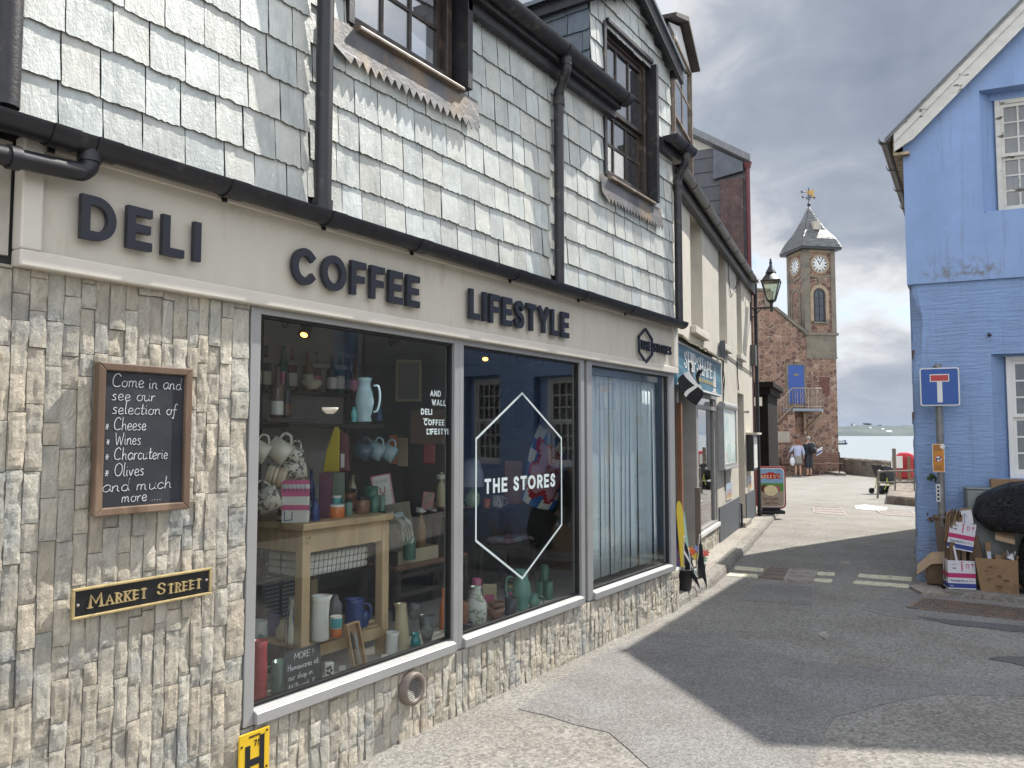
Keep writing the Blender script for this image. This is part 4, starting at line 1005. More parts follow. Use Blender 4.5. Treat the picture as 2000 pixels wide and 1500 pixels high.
# on the table top
def T1(*a, **k): return lathe_item(*a, z=TZ, **k)
T1('bottle', 'small orange bottle in front of the striped gift bag', 'bottle', (576, 975, 588, 1016), kind='bottle', mat=W_ORANGE)
T1('bottle', 'small teal bottle between the orange and purple bottles', 'bottle', (590, 975, 604, 1019), kind='bottle', mat=W_TEAL)
T1('bottle', 'dark purple small bottle right of the teal bottle', 'bottle', (606, 973, 624, 1017), kind='bottle', mat=W_NAVY)
T1('tub', 'tub with white lid and orange label near the table edge', 'tub', (643, 985, 673, 1011), kind='jar', mat=W_ORANGE, lid=W_WHITE)
T1('jar', 'jar of dark olives right of the orange tub', 'jar', (672, 975, 688, 1008), kind='jar', mat=W_GREEND, lid=M_WIRE)
T1('jar', 'squat jar with brown label beside the green tumblers', 'jar', (694, 970, 722, 1003), kind='jar', mat=W_BROWN, lid=M_WIRE)
T1('tumbler', 'green pressed glass tumbler at the front right of the table', 'tumbler', (723, 968, 739, 1001), kind='cyl', mat=M_GGLASS)
T1('tumbler', 'taller green glass tumbler just behind the front one', 'tumbler', (712, 950, 738, 994), kind='cyl', mat=M_GGLASS)
T1('tumbler', 'dark green glass tumbler at the right end of the table', 'tumbler', (740, 967, 752, 998), kind='cyl', mat=W_GREEND)
def on_table(x, y, dz=0): return on_z(x, y, TZ + dz)
def slab_item(name, label, cat, box, dd, mat, z=None, d=None, tilt=0, extra=None, yaw=0):
    x0, y0, x1, y1 = box; p = on_z(x0, y1, z) if z is not None else FA @ Vector((A(x0, y1, d)[0], d, A(x0, y1, d)[1])); k = (p - CAM).dot(CF) / FL; w, h = (x1 - x0) * k, (y1 - y0) * k
    t = thing(name, label, cat, Matrix.Translation(p) @ Rz(TH + R_(yaw)) @ Ry(R_(tilt))); mb = MB(); mb.box(0, w, 0, dd, 0, h); o = mb.build(name + '_body', mat, t, bevel=min(.006, dd / 3))
    if extra: extra(o, w, h)
    return t
def bag_bands(o, w, h):
    mb = MB()
    for k in range(2): mb.box(-.001, w + .001, -.0015, .02, h * (.62 if k else .30), h * (.80 if k else .42))
    mb.box(-.001, w + .001, -.0014, .02, h * .90, h); mb.build('red_band', W_PINK, o); mb = MB()
    for k in range(6): mb.ribbon([(w * (.08 + .15 * k), h * .9), (w * (.10 + .15 * k), h * .72), (w * (.16 + .15 * k), h * .84)], .003, -.0022, -.0014)
    mb.ribbon([(w * .12, h * .28), (w * .12, h * .06), (w * .4, h * .08), (w * .4, h * .26)], .004, -.002, 0); mb.build('purple_pattern', W_NAVY, o)
slab_item('gift_bag', 'red and white banded paper bag standing on the left of the table', 'paper bag', (549, 938, 602, 1022), .03, W_WHITE, z=TZ, extra=bag_bands)
slab_item('box', 'tall plum coloured box on the table behind the bottles', 'box', (622, 925, 645, 1012), .06, pm('plum card', (.11, .03, .06), .6), z=TZ)
slab_item('box', 'tall grey green box next to the plum box', 'box', (646, 924, 669, 1006), .06, pm('grey green card', (.14, .18, .14), .6), z=TZ)
lathe_item('tub', 'tub with white lid and blue label stacked behind the orange tub', 'tub', (645, 968, 667, 990), z=TZ + .05, kind='jar', mat=W_TEAL, lid=W_WHITE)
lathe_item('bottle', 'tall dark bottle with blue cap behind the gift bag', 'bottle', (599, 917, 615, 1000), z=TZ, kind='bottle', mat=W_NAVY)
lathe_item('jar', 'jar of red sauce stacked behind the squat jars', 'jar', (668, 955, 696, 990), z=TZ, kind='jar', mat=M_CER('sauce', (.22, .07, .03)), lid=M_WIRE)
lathe_item('oil_bottle', 'little oil bottle with cork behind the jars', 'bottle', (680, 928, 697, 985), z=TZ, kind='bottle', mat=W_SAND)
def wine_card(o, w, h):
    mb = MB(); e = w * .1
    for k in range(14): mb.box(0, e, -.0012, .0, h * k / 14, h * (k + .6) / 14); mb.box(w - e, w, -.0012, .0, h * k / 14, h * (k + .6) / 14)
    mb.box(0, w, -.0011, 0, h - e * .6, h); mb.build('red_edge', W_PINK, o); mb = MB(); caps(mb, 'WINE', w * .18, h * .72, h * .13, h * .02, -.0015, 0, fit=w * .64, gap=.2); mb.build('lettering', W_GREY, o); mb = MB(); mb.ribbon([(w * .38, h * .6), (w * .40, h * .42), (w * .5, h * .36), (w * .6, h * .42), (w * .62, h * .6)], .006, -.0015, 0); mb.ribbon([(w * .5, h * .36), (w * .5, h * .16)], .005, -.0015, 0); mb.ribbon([(w * .4, h * .15), (w * .6, h * .15)], .005, -.0016, 0); mb.build('glass_drawing', W_RED, o)
slab_item('greeting_card', 'white card with red striped edge and a wine glass drawing', 'card', (733, 930, 772, 990), .004, W_WHITE, z=TZ, extra=wine_card, tilt=-10)
# hanging and shelf goods behind
ZS1 = A(650, 828, .80)[1]
sh_ = thing('wall_shelf', 'dark shelf holding jugs and bowls above the oak table', 'shelf', FA @ T_(A(560, 828, .8)[0], .78, ZS1)); wS = A(745, 828, .8)[0] - A(560, 828, .8)[0]
mb = MB(); mb.box(0, wS, 0, .34, -.025, 0); mb.build('board', M_DARKW, sh_); mb = MB(); mb.box(.02, .05, .30, .33, -.9, .8); mb.box(wS - .05, wS - .02, .30, .33, -.9, .8); mb.build('upright', M_DARKW, sh_); mb = MB(); mb.box(0, wS, .30, .34, .38, .41); mb.box(0, wS, .335, .345, -.9, .8); mb.build('back_board', M_INW, sh_)
def S1_(*a, **k): return lathe_item(*a, z=ZS1 + .001, **k)
S1_('fish_jug', 'large pale blue fish shaped jug on the dark shelf', 'jug', (693, 738, 730, 824), kind='fish', mat=W_BLUE, handle=1)
S1_('fish_jug', 'tiny turquoise fish shaped jug in front of the large one', 'jug', (685, 795, 700, 824), kind='fish', mat=M_CER('turquoise', (.14, .42, .44)), handle=1)
S1_('bowl', 'small cream bowl on the dark shelf', 'bowl', (628, 796, 661, 808), kind='bowl', mat=W_CREAM)
lathe_item('bowl', 'cream bowl with wavy rim on the upper left shelf', 'bowl', (588, 743, 630, 760), d=.9, kind='bowl', mat=W_CREAM)
lathe_item('wine_bottle', 'rose wine bottle with white label at the left of the window', 'bottle', (528, 715, 553, 816), d=.55, kind='bottle', mat=M_CER('rose wine', (.13, .09, .07)), band=(W_WHITE, .06, .32))
lathe_item('wine_bottle', 'second darker wine bottle behind the rose bottle', 'bottle', (550, 725, 568, 816), d=.75, kind='bottle', mat=W_DARK, band=(W_BROWN, .06, .3))
ls2 = thing('wall_shelf', 'short dark shelf under the wine bottles at the left', 'shelf', FA @ T_(A(500, 818, .55)[0], .46, A(540, 817, .55)[1])); mb = MB(); mb.box(0, .36, 0, .4, -.022, -.001); mb.build('board', M_DARKW, ls2); mb = MB(); mb.box(.02, .045, .34, .365, -.45, -.023); mb.build('bracket', M_DARKW, ls2)
lathe_item('jug', 'small blue jug on the dark shelf right of the fish jug', 'jug', (732, 795, 747, 822), d=1.0, kind='jug', mat=M_CER('mid blue', (.07, .16, .34)))
def hang_mug(label, px, py, r, ang, mat, d, g, yaw=0):
    s, z = A(px, py, d); p = FA @ Vector((s, d, z)); k = (p - CAM).dot(CF) / FL; R = r * k; h = R * 1.9
    t = thing('mug', label, 'mug', Matrix.Translation(p) @ Rz(TH + R_(yaw)) @ Ry(R_(ang)) @ T_(0, 0, -h / 2), g); mb = MB(); mb.lathe([(max(1e-4, a * R), b_ * h) for a, b_ in PROF['cyl']], n=24); mb.build('cup', mat, t); mb = MB(); mb.tube(smoothline([(R * .95, 0, h * .8), (R * 1.5, 0, h * .75), (R * 1.6, 0, h * .45), (R * .95, 0, h * .2)], 5), R * .13, 7); mb.build('handle', mat, t)
g1 = 'mugs hanging at the left of the first window'
for lab, px, py, r, ang, mt in (('cream mug hung at the far left beside the window frame', 505, 880, 20, -60, W_CREAM), ('cream mug showing its open mouth, second from the window frame', 545, 880, 22, -55, W_CREAM), ('dotted cream mug hung right of the open one', 572, 888, 17, -65, W_DOT), ('black and white speckled mug lying sideways above the striped one', 577, 916, 21, 80, W_DOT), ('brown striped cream mug lying at an angle', 541, 931, 20, 105, pm('brown stripe glaze', (.56, .50, .38), .3, .03, 3, 0, c2=(.26, .16, .08), c2s=5, th=(.5, .52), stretch=(.01, .01, 12))), ('cream mug with black dots and arcs, lowest of the hanging mugs', 524, 975, 24, -115, W_DOT)): hang_mug(lab, px, py, r, ang, mt, .40, g1, 10)
g2 = 'blue mugs hanging under the dark shelf'
for lab, px, py, mt in (('darkest blue mug, left of the three under the dark shelf', 709, 880, M_CER('slate blue', (.11, .17, .22))), ('pale blue mug, middle of the three under the dark shelf', 734, 880, W_BLUE), ('palest blue mug, right of the three under the dark shelf', 758, 884, W_BLUE)): hang_mug(lab, px, py, 16, -62, mt, .8, g2, -8)
mt_ = thing('mug_stand', 'dark metal stand from which the cream mugs hang', 'stand', FA @ T_(A(552, 1000, .5)[0], .5, SHZ)); mb = MB(); mb.cyl((0, 0, 0), (0, 0, 1.28), .008, n=8); mb.cyl((0, 0, 0), (0, 0, .015), .09, n=18)
for z, a in ((1.2, 0), (1.2, 180), (1.05, 20), (1.05, 200), (.9, 0), (.9, 170)): mb.tube([(0, 0, z), (.13 * math.cos(R_(a)), .05 * math.sin(R_(a)), z + .04)], .005, 6)
mb.build('stand_rod', M_WIRE, mt_)
def gusset(label, box, d, mat, mat2):
    x0, y0, x1, y1 = box; p = FA @ Vector((A(x0, y1, d)[0], d, A(x0, y1, d)[1])); k = (p - CAM).dot(CF) / FL; w, h = (x1 - x0) * k, (y1 - y0) * k; t = thing('snack_bag', label, 'packet', Matrix.Translation(p) @ Rz(TH)); mb = MB(); mb.prism([(0, 0), (w * .62, 0), (w * .62, h * .9), (w * .5, h), (w * .42, h), (w * .12, h * .45)], 0, .05); o = mb.build('bag_front', mat, t, bevel=.008); mb = MB(); mb.prism([(w * .625, 0), (w, h * .02), (w * .93, h * .8), (w * .625, h * .9)], .0, .05); mb.build('bag_side', mat2, t, bevel=.008); mb = MB(); mb.box(w * .68, w * .82, -.002, 0, h * .1, h * .4); mb.build('bag_label', W_WHITE, t)
gusset('yellow and maroon food packet hanging below the dark shelf', (630, 833, 682, 922), .6, pm('yellow packet', (.50, .38, .02), .4), pm('maroon packet', (.13, .03, .035), .5))
# below the table and on the window ledge
def B1(*a, **k): return lathe_item(*a, z=SHZ, **k)
B1('vase', 'tall red jug in the bottom left corner of the first window', 'jug', (489, 1253, 521, 1368), kind='jug', mat=W_RED, n=28)
B1('mug', 'large dull green mug beside the red jug', 'mug', (530, 1292, 566, 1352), kind='cyl', mat=W_GREEND, handle=-1)
SZ_ = SHZ + zs_ + .018
def S2(*a, **k): return lathe_item(*a, z=SZ_, **k)
S2('jug', 'tall cream jug with dark stripes on the slatted shelf', 'jug', (556, 1168, 592, 1256), kind='drop', mat=W_STRIPE); S2('jug', 'tall plain white jug on the slatted shelf', 'jug', (606, 1164, 642, 1250), kind='jug', mat=W_WHITE, spout=1)
S2('tub', 'stacked tub with orange label on the slatted shelf', 'tub', (646, 1224, 668, 1243), kind='jar', mat=W_ORANGE, lid=W_WHITE); lathe_item('tub', 'tub with blue label stacked on the orange one', 'tub', (645, 1203, 668, 1225), z=SZ_ + .075, kind='jar', mat=W_TEAL, lid=W_WHITE); S2('bowl', 'small tan round bowl behind the striped jug', 'bowl', (538, 1212, 566, 1248), kind='vase', mat=W_SAND)
lathe_item('salt_pig', 'round grey salt pig with a dark mouth on the slatted shelf', 'salt pig', (640, 1162, 668, 1204), d=.62, kind='vase', mat=W_GREY)
S2('jug', 'dark blue jug at the back of the slatted shelf', 'jug', (672, 1170, 712, 1226), kind='jug', mat=W_NAVY, handle=1); S2('pot', 'dark blue patterned pot at the left of the slatted shelf', 'pot', (520, 1198, 548, 1240), kind='jug', mat=W_NAVY); S2('mug', 'white and teal patterned mug at the left of the slatted shelf', 'mug', (492, 1212, 522, 1248), kind='cyl', mat=M_CER('teal pattern', (.5, .52, .5), (.06, .24, .26), 18))
S2('dish', 'blue glass dish on the right of the slatted shelf', 'dish', (700, 1194, 724, 1224), kind='bowl', mat=W_NAVY)
ac = thing('grille', 'slatted grey heater grille behind the table legs', 'heater', FA @ T_(A(505, 1245, .9)[0], .88, .45)); mb = MB(); mb.box(0, .32, 0, .06, 0, .48); mb.build('case', M_GREYP, ac); mb = MB()
for k in range(18): mb.box(.02, .30, -.006, -.001, .03 + k * .024, .04 + k * .024)
mb.build('slats', W_GREY, ac)
# small board, tile block, cutlery tray
p = on_z(556, 1365, SHZ); t = thing('chalk_sign', 'little black sign chalked MORE! leaning on the window ledge', 'chalkboard', Matrix.Translation(FA @ Vector((A(560, 1350, .10)[0], .10, SHZ + .002))) @ Rz(R_(90)) @ Rx(R_(-6))); w_ = A(630, 1330, .10)[0] - A(560, 1350, .10)[0]; h_ = .205; mb = MB(); mb.box(0, w_, 0, .006, 0, h_); o = mb.build('board', M_CHALKB, t); mb = MB()
for i, (tx, fx, wd) in enumerate((('MORE !', .25, .55), ('Homewares at', .06, .86), ('our shop in', .06, .68), ('Millbrook !!', .06, .72))): mb = MB(); hand(mb, tx, w_ * fx, h_ * (.78 - .22 * i), h_ * .14, .0022, -.0012, 0, fit=w_ * wd, seed=i); mb.build('chalk_writing', M_CHALK, o)
t = slab_item('tile_block', 'white block with a dark flower beside the chalked sign', 'ornament', (634, 1296, 652, 1326), .03, W_WHITE, z=SHZ, yaw=20, extra=lambda o, w, h: [MB().ball((w / 2 + .22 * w * math.cos(R_(a)), -.0, h / 2 + .22 * h * math.sin(R_(a))), w * .17, 6, (1, .1, 1)).build('flower_petal', M_WIRE, o) for a in range(0, 360, 72)])
c0 = FA @ Vector((A(695, 1305, .09)[0], .09, SHZ + .002)); t = thing('cutlery_box', 'open wooden box of cutlery leaning against the table', 'box', Matrix.Translation(c0) @ Rz(R_(78)) @ Ry(R_(-7)) @ Rx(R_(-10))); k = (c0 - CAM).dot(CF) / FL; w, h = 30 * k, 96 * k; mb = MB(); mb.box(0, .008, 0, .035, 0, h); mb.box(w - .008, w, 0, .035, 0, h); mb.box(.008, w - .008, 0, .035, 0, .03); mb.box(.008, w - .008, 0, .035, h - .008, h); mb.box(.008, w - .008, .030, .035, .03, h - .008); o = mb.build('tray', W_TAN, t)
for i in range(2): mb = MB(); x = w * (.36 + .28 * i); mb.box(x - .004, x + .004, .02, .026, .04, h * .45); mb.prism([(x - .005, h * .46), (x + .006, h * .46), (x + .008, h * .75), (x, h * .84), (x - .005, h * .7)], .02, .024); mb.build('knife', (M_DARKW, W_GREY)[i], o)
B1('jug', 'tall sand coloured jug at the right of the first window', 'jug', (768, 1180, 800, 1275), kind='drop', mat=W_SAND, spout=-1); B1('goblet', 'clear stemmed glass behind the sand coloured jug', 'glass', (797, 1180, 819, 1240), kind='goblet', mat=M_CGLASS); B1('tumbler', 'large clear cut glass tumbler in the right corner', 'glass', (818, 1203, 850, 1258), kind='bowl', mat=M_CGLASS); B1('fish_jug', 'small teal fish shaped jug before the clear glasses', 'jug', (801, 1237, 822, 1268), kind='fish', mat=W_TEAL, handle=-1); B1('jug', 'white lipped jug at the foot of the right table leg', 'jug', (752, 1235, 778, 1283), kind='jug', mat=W_WHITE, spout=1); B1('vase', 'orange glass bottle against the first window post', 'vase', (858, 1150, 872, 1228), kind='bottle', mat=W_ORANGE)
# bench with crate, bottle, towel in the right half
zb_ = A(830, 1092, .75)[1]; bn = thing('rush_bench', 'dark rush seated bench behind the oak table', 'bench', FA @ T_(A(765, 1092, .75)[0], .7, SHZ)); w = A(905, 1092, .75)[0] - A(765, 1092, .75)[0]; hB = zb_ - SHZ; mb = MB(); mb.box(0, w, 0, .35, hB - .04, hB - .002); mb.build('seat', W_BROWN, bn, bevel=.015)
for x in (.0, w - .04):
    for y in (0, .31): mb = MB(); mb.box(x, x + .04, y, y + .04, -.38 * (y > .2), hB - .041); mb.build('leg', M_DARKW, bn)
mb = MB(); mb.box(.04, w - .04, .01, .03, hB * .4, hB * .4 + .03); mb.box(.04, w - .04, .01, .03, hB * .75, hB * .75 + .025); mb.build('stretcher', M_DARKW, bn)
cr = thing('crate', 'low pale wooden crate standing on the rush bench', 'crate', FA @ T_(A(778, 1090, .72)[0], .72, zb_)); wC = A(856, 1085, .72)[0] - A(778, 1090, .72)[0]; mb = MB(); open_b = [mb.box(0, wC, 0, .01, 0, .09), mb.box(0, wC, .2, .21, 0, .09), mb.box(0, .01, .01, .2, 0, .09), mb.box(wC - .01, wC, .01, .2, 0, .09), mb.box(.01, wC - .01, .01, .2, 0, .01)]; mb.build('crate_body', pm('pale crate wood', (.42, .36, .24), .7), cr); mb = MB(); mb.box(-.012, -.001, .0, .21, 0, .09); mb.build('crate_end', M_DARKW, cr)
lathe_item('wine_bottle', 'amber wine bottle with white capsule standing in the pale crate', 'bottle', (812, 992, 832, 1078), d=.82, kind='bottle', mat=M_CER('amber', (.22, .12, .05)), band=(W_WHITE, .9, 1.0)); lathe_item('tumbler', 'green glass tumbler before the pale crate', 'tumbler', (787, 1050, 812, 1092), d=.68, kind='cyl', mat=M_GGLASS); lathe_item('oil_bottle', 'square shouldered oil bottle near the first window post', 'bottle', (852, 922, 872, 990), d=.9, kind='bottle', mat=W_SAND, band=(W_WHITE, .8, .92))
tw = thing('towel', 'grey ribbed towel with fringe draped over the table corner', 'towel', FA @ Matrix.Translation(Vector((A(762, 1015, .45)[0], .45, A(762, 1018, .45)[1])))); mb = MB()
def twf(u, v): return Vector((.02 + .17 * v + .02 * math.sin(u * 9), -.02 + .12 * u + .01 * math.sin(v * 14), .02 + .02 * math.sin(v * 3) - .17 * max(0, v - .45) ** 1.0 - .01 * math.cos(u * 12)))
mb.grid(18, 18, twf); o = mb.build('cloth', M_CER('ribbed cloth', (.46, .50, .48)), tw, solid=.008); mb = MB()
for i in range(14): q = twf(i / 13, 1); mb.tube([q, q + Vector((.012, -.004, -.035)), q + Vector((.01 * (i % 3), .0, -.075))], .003, 4)
mb.build('fringe', W_WHITE, tw)
slab_item('chopping_board', 'round topped pale board leaning behind the towel', 'board', (764, 985, 812, 1082), .015, pm('grey board', (.30, .27, .21), .6), d=.9, tilt=-8); slab_item('picture', 'framed print high on the back wall of the first window', 'picture', (775, 705, 821, 782), .02, pm('print paper', (.20, .185, .165), .6, .15, 4), d=1.5, extra=lambda o, w, h: MB().ribbon([(0, 0), (w, 0), (w, h), (0, h)], .02, -.008, 0, True).build('picture_frame', W_SAND, o)); slab_item('card_pack', 'pink and green packet low by the first window post', 'packet', (822, 960, 845, 995), .02, M_CER('pink pack', (.42, .2, .2), (.1, .25, .15), 12), d=.8, tilt=6)
slab_item('paper_bag', 'hanging brown paper bag near the first window post', 'paper bag', (800, 800, 880, 868), .05, pm('brown paper', (.12, .075, .05), .8), d=1.1)
for lab, px, py, mt, w_ in (('orange tea towel hanging on the back wall', 768, 880, W_ORANGE, 16), ('mustard tea towel hanging beside the orange one', 786, 885, W_SAND, 20), ('red pot on the back shelf near the first window post', 838, 880, W_RED, 24)): slab_item('tea_towel' if 'towel' in lab else 'pot', lab, 'towel' if 'towel' in lab else 'pot', (px - w_ / 2, py - 30, px + w_ / 2, py + 26), .02, mt, d=1.4)
# second window: round mirror, towel, lamp, table, jugs
mr = FA @ Vector((A(1003, 800, 1.6)[0], 1.6, A(1003, 800, 1.6)[1])); k = (mr - CAM).dot(CF) / FL; t = thing('round_mirror', 'round mirror in a thick woven ring on the back wall', 'mirror', Matrix.Translation(mr) @ Rz(R_(60)) @ Rx(R_(90))); r = 58 * k; mb = MB(); mb.lathe([(r * .62, .0), (r * .66, .03), (r * .85, .045), (r, .02), (r, 0)], n=36); mb.build('woven_ring', pm('woven ring', (.085, .075, .085), .8, .3, 20), t); mb = MB(); mb.cyl((0, 0, 0), (0, 0, .012), r * .62, n=32); mb.build('mirror_glass', pm('mirror', (.10, .13, .2), .05, .05, 3, 0, metal=.8), t)
bt = thing('beach_towel', 'pink, white and blue lettered towel hanging at a slant in the second window', 'towel', FA @ Matrix.Translation(Vector((A(1050, 850, .55)[0], .55, A(1050, 850, .55)[1])))); q = [Vector((A(x, y, .55)[0] - A(1050, 850, .55)[0], 0, A(x, y, .55)[1] - A(1050, 850, .55)[1])) for x, y in ((1018, 975), (1072, 1000), (1115, 905), (1062, 828))]; mb = MB()
def btf(u, v): a = q[0].lerp(q[1], u); c = q[3].lerp(q[2], u); p_ = a.lerp(c, v); return p_ + Vector((.012 * math.sin(v * 7), .05 * math.sin(u * 5 + v * 2), .01 * math.sin(u * 8)))
nu = nv = 22
for j in range(nv):
    for i in range(nu):
        u, v = (i + .5) / nu, (j + .5) / nv; wv_ = .04 * math.sin(v * 18) + .03 * math.sin(u * 20); e = min(u, 1 - u, v, 1 - v) + wv_; mb.m = 0 if e > .20 else (3 if e > .155 else (1 if (int(u * 5) + int(v * 6)) % 2 else 2)); mb.add([btf(i / nu, j / nv), btf((i + 1) / nu, j / nv), btf((i + 1) / nu, (j + 1) / nv), btf(i / nu, (j + 1) / nv)], [(0, 1, 2, 3)], True)
o = weld(mb.build('towel_cloth', [pm('towel pink', (.50, .28, .34), .9), W_WHITE, pm('towel royal blue', (.03, .12, .36), .9), W_RED], bt)); mb = MB(); ax = (q[2] - q[1]).normalized(); T = Matrix.Translation(btf(.42, .62) + Vector((0, -.055, 0))) @ Ry(R_(-22)); caps(mb, 'BON', -.08, .0, .07, .010, -.002, 0, T=T); caps(mb, 'BA', -.07, -.11, .07, .010, -.002, 0, T=T); mb.build('towel_lettering', W_RED, bt)
lathe_item('table_lamp', 'grey glass lamp shade beside the second window post', 'lamp', (898, 895, 946, 950), d=.75, kind='shade', mat=pm('grey shade', (.22, .24, .28), .3)); lathe_item('lamp_base', 'pale lime lamp foot under the grey shade', 'lamp base', (908, 950, 938, 990), d=.76, kind='vase', mat=M_CER('lime', (.24, .32, .18)))
zt2 = A(960, 998, .8)[1]; t2 = thing('dark_table', 'dark table set with mugs in the second window', 'table', FA @ T_(A(890, 998, .8)[0], .72, SHZ - .38)); w = A(1030, 998, .8)[0] - A(890, 998, .8)[0]; hh = zt2 - SHZ + .38; mb = MB(); mb.box(0, w, .25, .9, hh - .03, hh); mb.build('table_top', M_DARKW, t2)
for x in (.02, w - .07):
    for y in (.28, .82): mb = MB(); mb.box(x, x + .05, y, y + .05, 0, hh - .031); mb.build('leg', M_DARKW, t2)
lathe_item('mug', 'white mug with black grid lines on the dark table', 'mug', (960, 968, 984, 992), d=1.0, kind='cyl', mat=M_CER('grid', (.6, .58, .54), (.06, .06, .06), 60), handle=1); lathe_item('pot', 'small orange pot on the dark table', 'pot', (944, 974, 958, 992), d=1.0, kind='cyl', mat=W_ORANGE); lathe_item('jar', 'red jar on the dark table beside the lamp foot', 'jar', (908, 970, 922, 992), d=1.0, kind='jar', mat=W_RED, lid=W_DARK); slab_item('cushion', 'orange cushion behind the dark table', 'cushion', (985, 900, 1020, 985), .05, W_ORANGE, d=1.5)
st = thing('stool', 'dark wooden stool with woven seat and shawl in the second window', 'stool', FA @ T_(A(985, 1065, .72)[0], .7, SHZ - .3)); w = A(1045, 1062, .72)[0] - A(985, 1065, .72)[0]; hh = A(1015, 1060, .72)[1] - SHZ + .3; mb = MB(); mb.box(0, w, 0, .3, hh - .04, hh); mb.build('seat', M_DARKW, st, bevel=.01)
for x in (0, w - .035):
    for y in (.25, .265): pass
    for y in (.24, .0): mb = MB(); mb.box(x, x + .035, y + .02, y + .055, .0 if y else .31, hh - .041); mb.build('leg', M_DARKW, st)
mb = MB(); mb.box(.035, w - .035, .025, .045, hh * .7, hh * .7 + .025); mb.build('stretcher', M_DARKW, st); sc2 = thing('shawl', 'folded pink and grey fringed shawl lying on the dark stool', 'shawl', FA @ T_(A(992, 1060, .72)[0], .72, A(1015, 1060, .72)[1] + .001)); mb = MB(); mb.box(0, w * .7, 0, .22, 0, .05); mb.build('fold', M_CER('shawl', (.26, .16, .2), (.3, .32, .34), 9), sc2, bevel=.02); mb = MB()
for i in range(10): mb.tube([(w * .7, .02 * i, .03), (w * .7 + .05, .02 * i, .02), (w * .7 + .07, .02 * i, -.03)], .005, 4)
mb.build('fringe', W_WHITE, sc2)
def B2(*a, **k): return lathe_item(*a, z=SHZ, **k)
B2('vase', 'cream vase flecked with colour in the second window', 'vase', (907, 1146, 951, 1222), kind='vase', mat=W_SPECK, n=28); B2('jar', 'orange ribbed jar left of the flecked vase', 'jar', (896, 1176, 916, 1226), kind='jug', mat=M_CER('ribbed orange', (.34, .15, .09))); B2('dish', 'black dish under the orange ribbed jar', 'dish', (890, 1216, 924, 1230), kind='bowl', mat=W_DARK); B2('bowl', 'brown wooden bowl, lower of two beside the flecked vase', 'bowl', (950, 1188, 985, 1210), kind='bowl', mat=W_BROWN); lathe_item('bowl', 'brown wooden bowl stacked in the lower one', 'bowl', (953, 1176, 985, 1194), z=SHZ + .035, kind='bowl', mat=W_BROWN)
B2('mug', 'charcoal cup right of the wooden bowls', 'mug', (986, 1168, 1010, 1201), kind='cyl', mat=W_DARK); B2('fish_jug', 'large green fish shaped jug in the second window', 'jug', (1000, 1114, 1038, 1190), kind='fish', mat=W_GREEN, handle=-1); B2('fish_jug', 'small green fish shaped jug in the second window', 'jug', (1031, 1160, 1055, 1187), kind='fish', mat=W_GREEN, handle=1)
B2('tumbler', 'green glass, left of the two carrying a third', 'tumbler', (1046, 1136, 1066, 1168), kind='cyl', mat=M_GGLASS); B2('tumbler', 'green glass, right of the two carrying a third', 'tumbler', (1062, 1136, 1080, 1170), kind='cyl', mat=M_GGLASS); lathe_item('tumbler', 'green glass stacked on top of two others', 'tumbler', (1056, 1104, 1073, 1136), z=SHZ + .118, kind='cyl', mat=M_GGLASS)
slab_item('tea_packet', 'tan packet with plum label behind the flecked vase', 'packet', (942, 1142, 970, 1185), .04, W_SAND, z=SHZ, extra=lambda o, w, h: MB().box(w * .15, w * .85, -.002, 0, h * .2, h * .55).build('packet_label', W_PINK, o)); lathe_item('candle_tin', 'pink tin behind the flecked vase', 'tin', (922, 1130, 941, 1150), d=.55, kind='cyl', mat=W_PINK)
# ceiling spotlights
M_GLOW = emit_mat('warm lamp glow', (1.0, .45, .10), 5.0)
def spot(label, px, py, d, lit, ang):
    s, z = A(px, py, d); t = thing('spotlight', label, 'spotlight', FA @ T_(s, d, z) @ Rz(R_(ang)), 'ceiling spotlights in the shop'); mb = MB(); mb.cyl((.03, 0, .055), (-.035, -.03, -.05), .04, n=16); mb.build('can', M_DARKW, t); mb = MB(); mb.cyl((.02, 0, .05), (.02, 0, 2.4 - z), .008, n=6); mb.build('stem', M_WIRE, t)
    if lit: mb = MB(); a = Vector((-.0355, -.0302, -.0508)); n_ = Vector((-.065, -.03, -.105)).normalized(); mb.cyl(a, a + n_ * .003, .022, n=14); mb.build('bulb', M_GLOW, t)
spot('lit spotlight with orange glow in the first window', 596, 640, .9, True, 0); spot('unlit spotlight at the top right of the first window', 766, 664, .9, False, 40)
for lab, px, l in (('lit spotlight at the left of the row in the second window', 945, True), ('second spotlight of the row in the second window', 981, False), ('third spotlight of the row in the second window', 1013, False), ('spotlight at the right end of the row in the second window', 1050, False)): spot(lab, px, 690 + (px - 945) * .12, .8, l, 10)
mb = MB()
for px in (556, 685, 745): s, z = A(px, 640, .75); mb.tube(smoothline([(s, .75, 2.41), (s, .75, z + .06), (s + .025, .75, z + .03), (s, .75, z), (s - .025, .75, z + .03)], 4), .004, 5)
t = thing('hanging_hooks', 'row of black S hooks on a rail at the ceiling of the first window', 'hooks', FA); mb.build('hook', M_WIRE, t); mb = MB(); mb.tube([(A(545, 625, .75)[0], .75, 2.405), (A(780, 640, .75)[0], .75, 2.405)], .008, 6); mb.build('rail', M_WIRE, t)

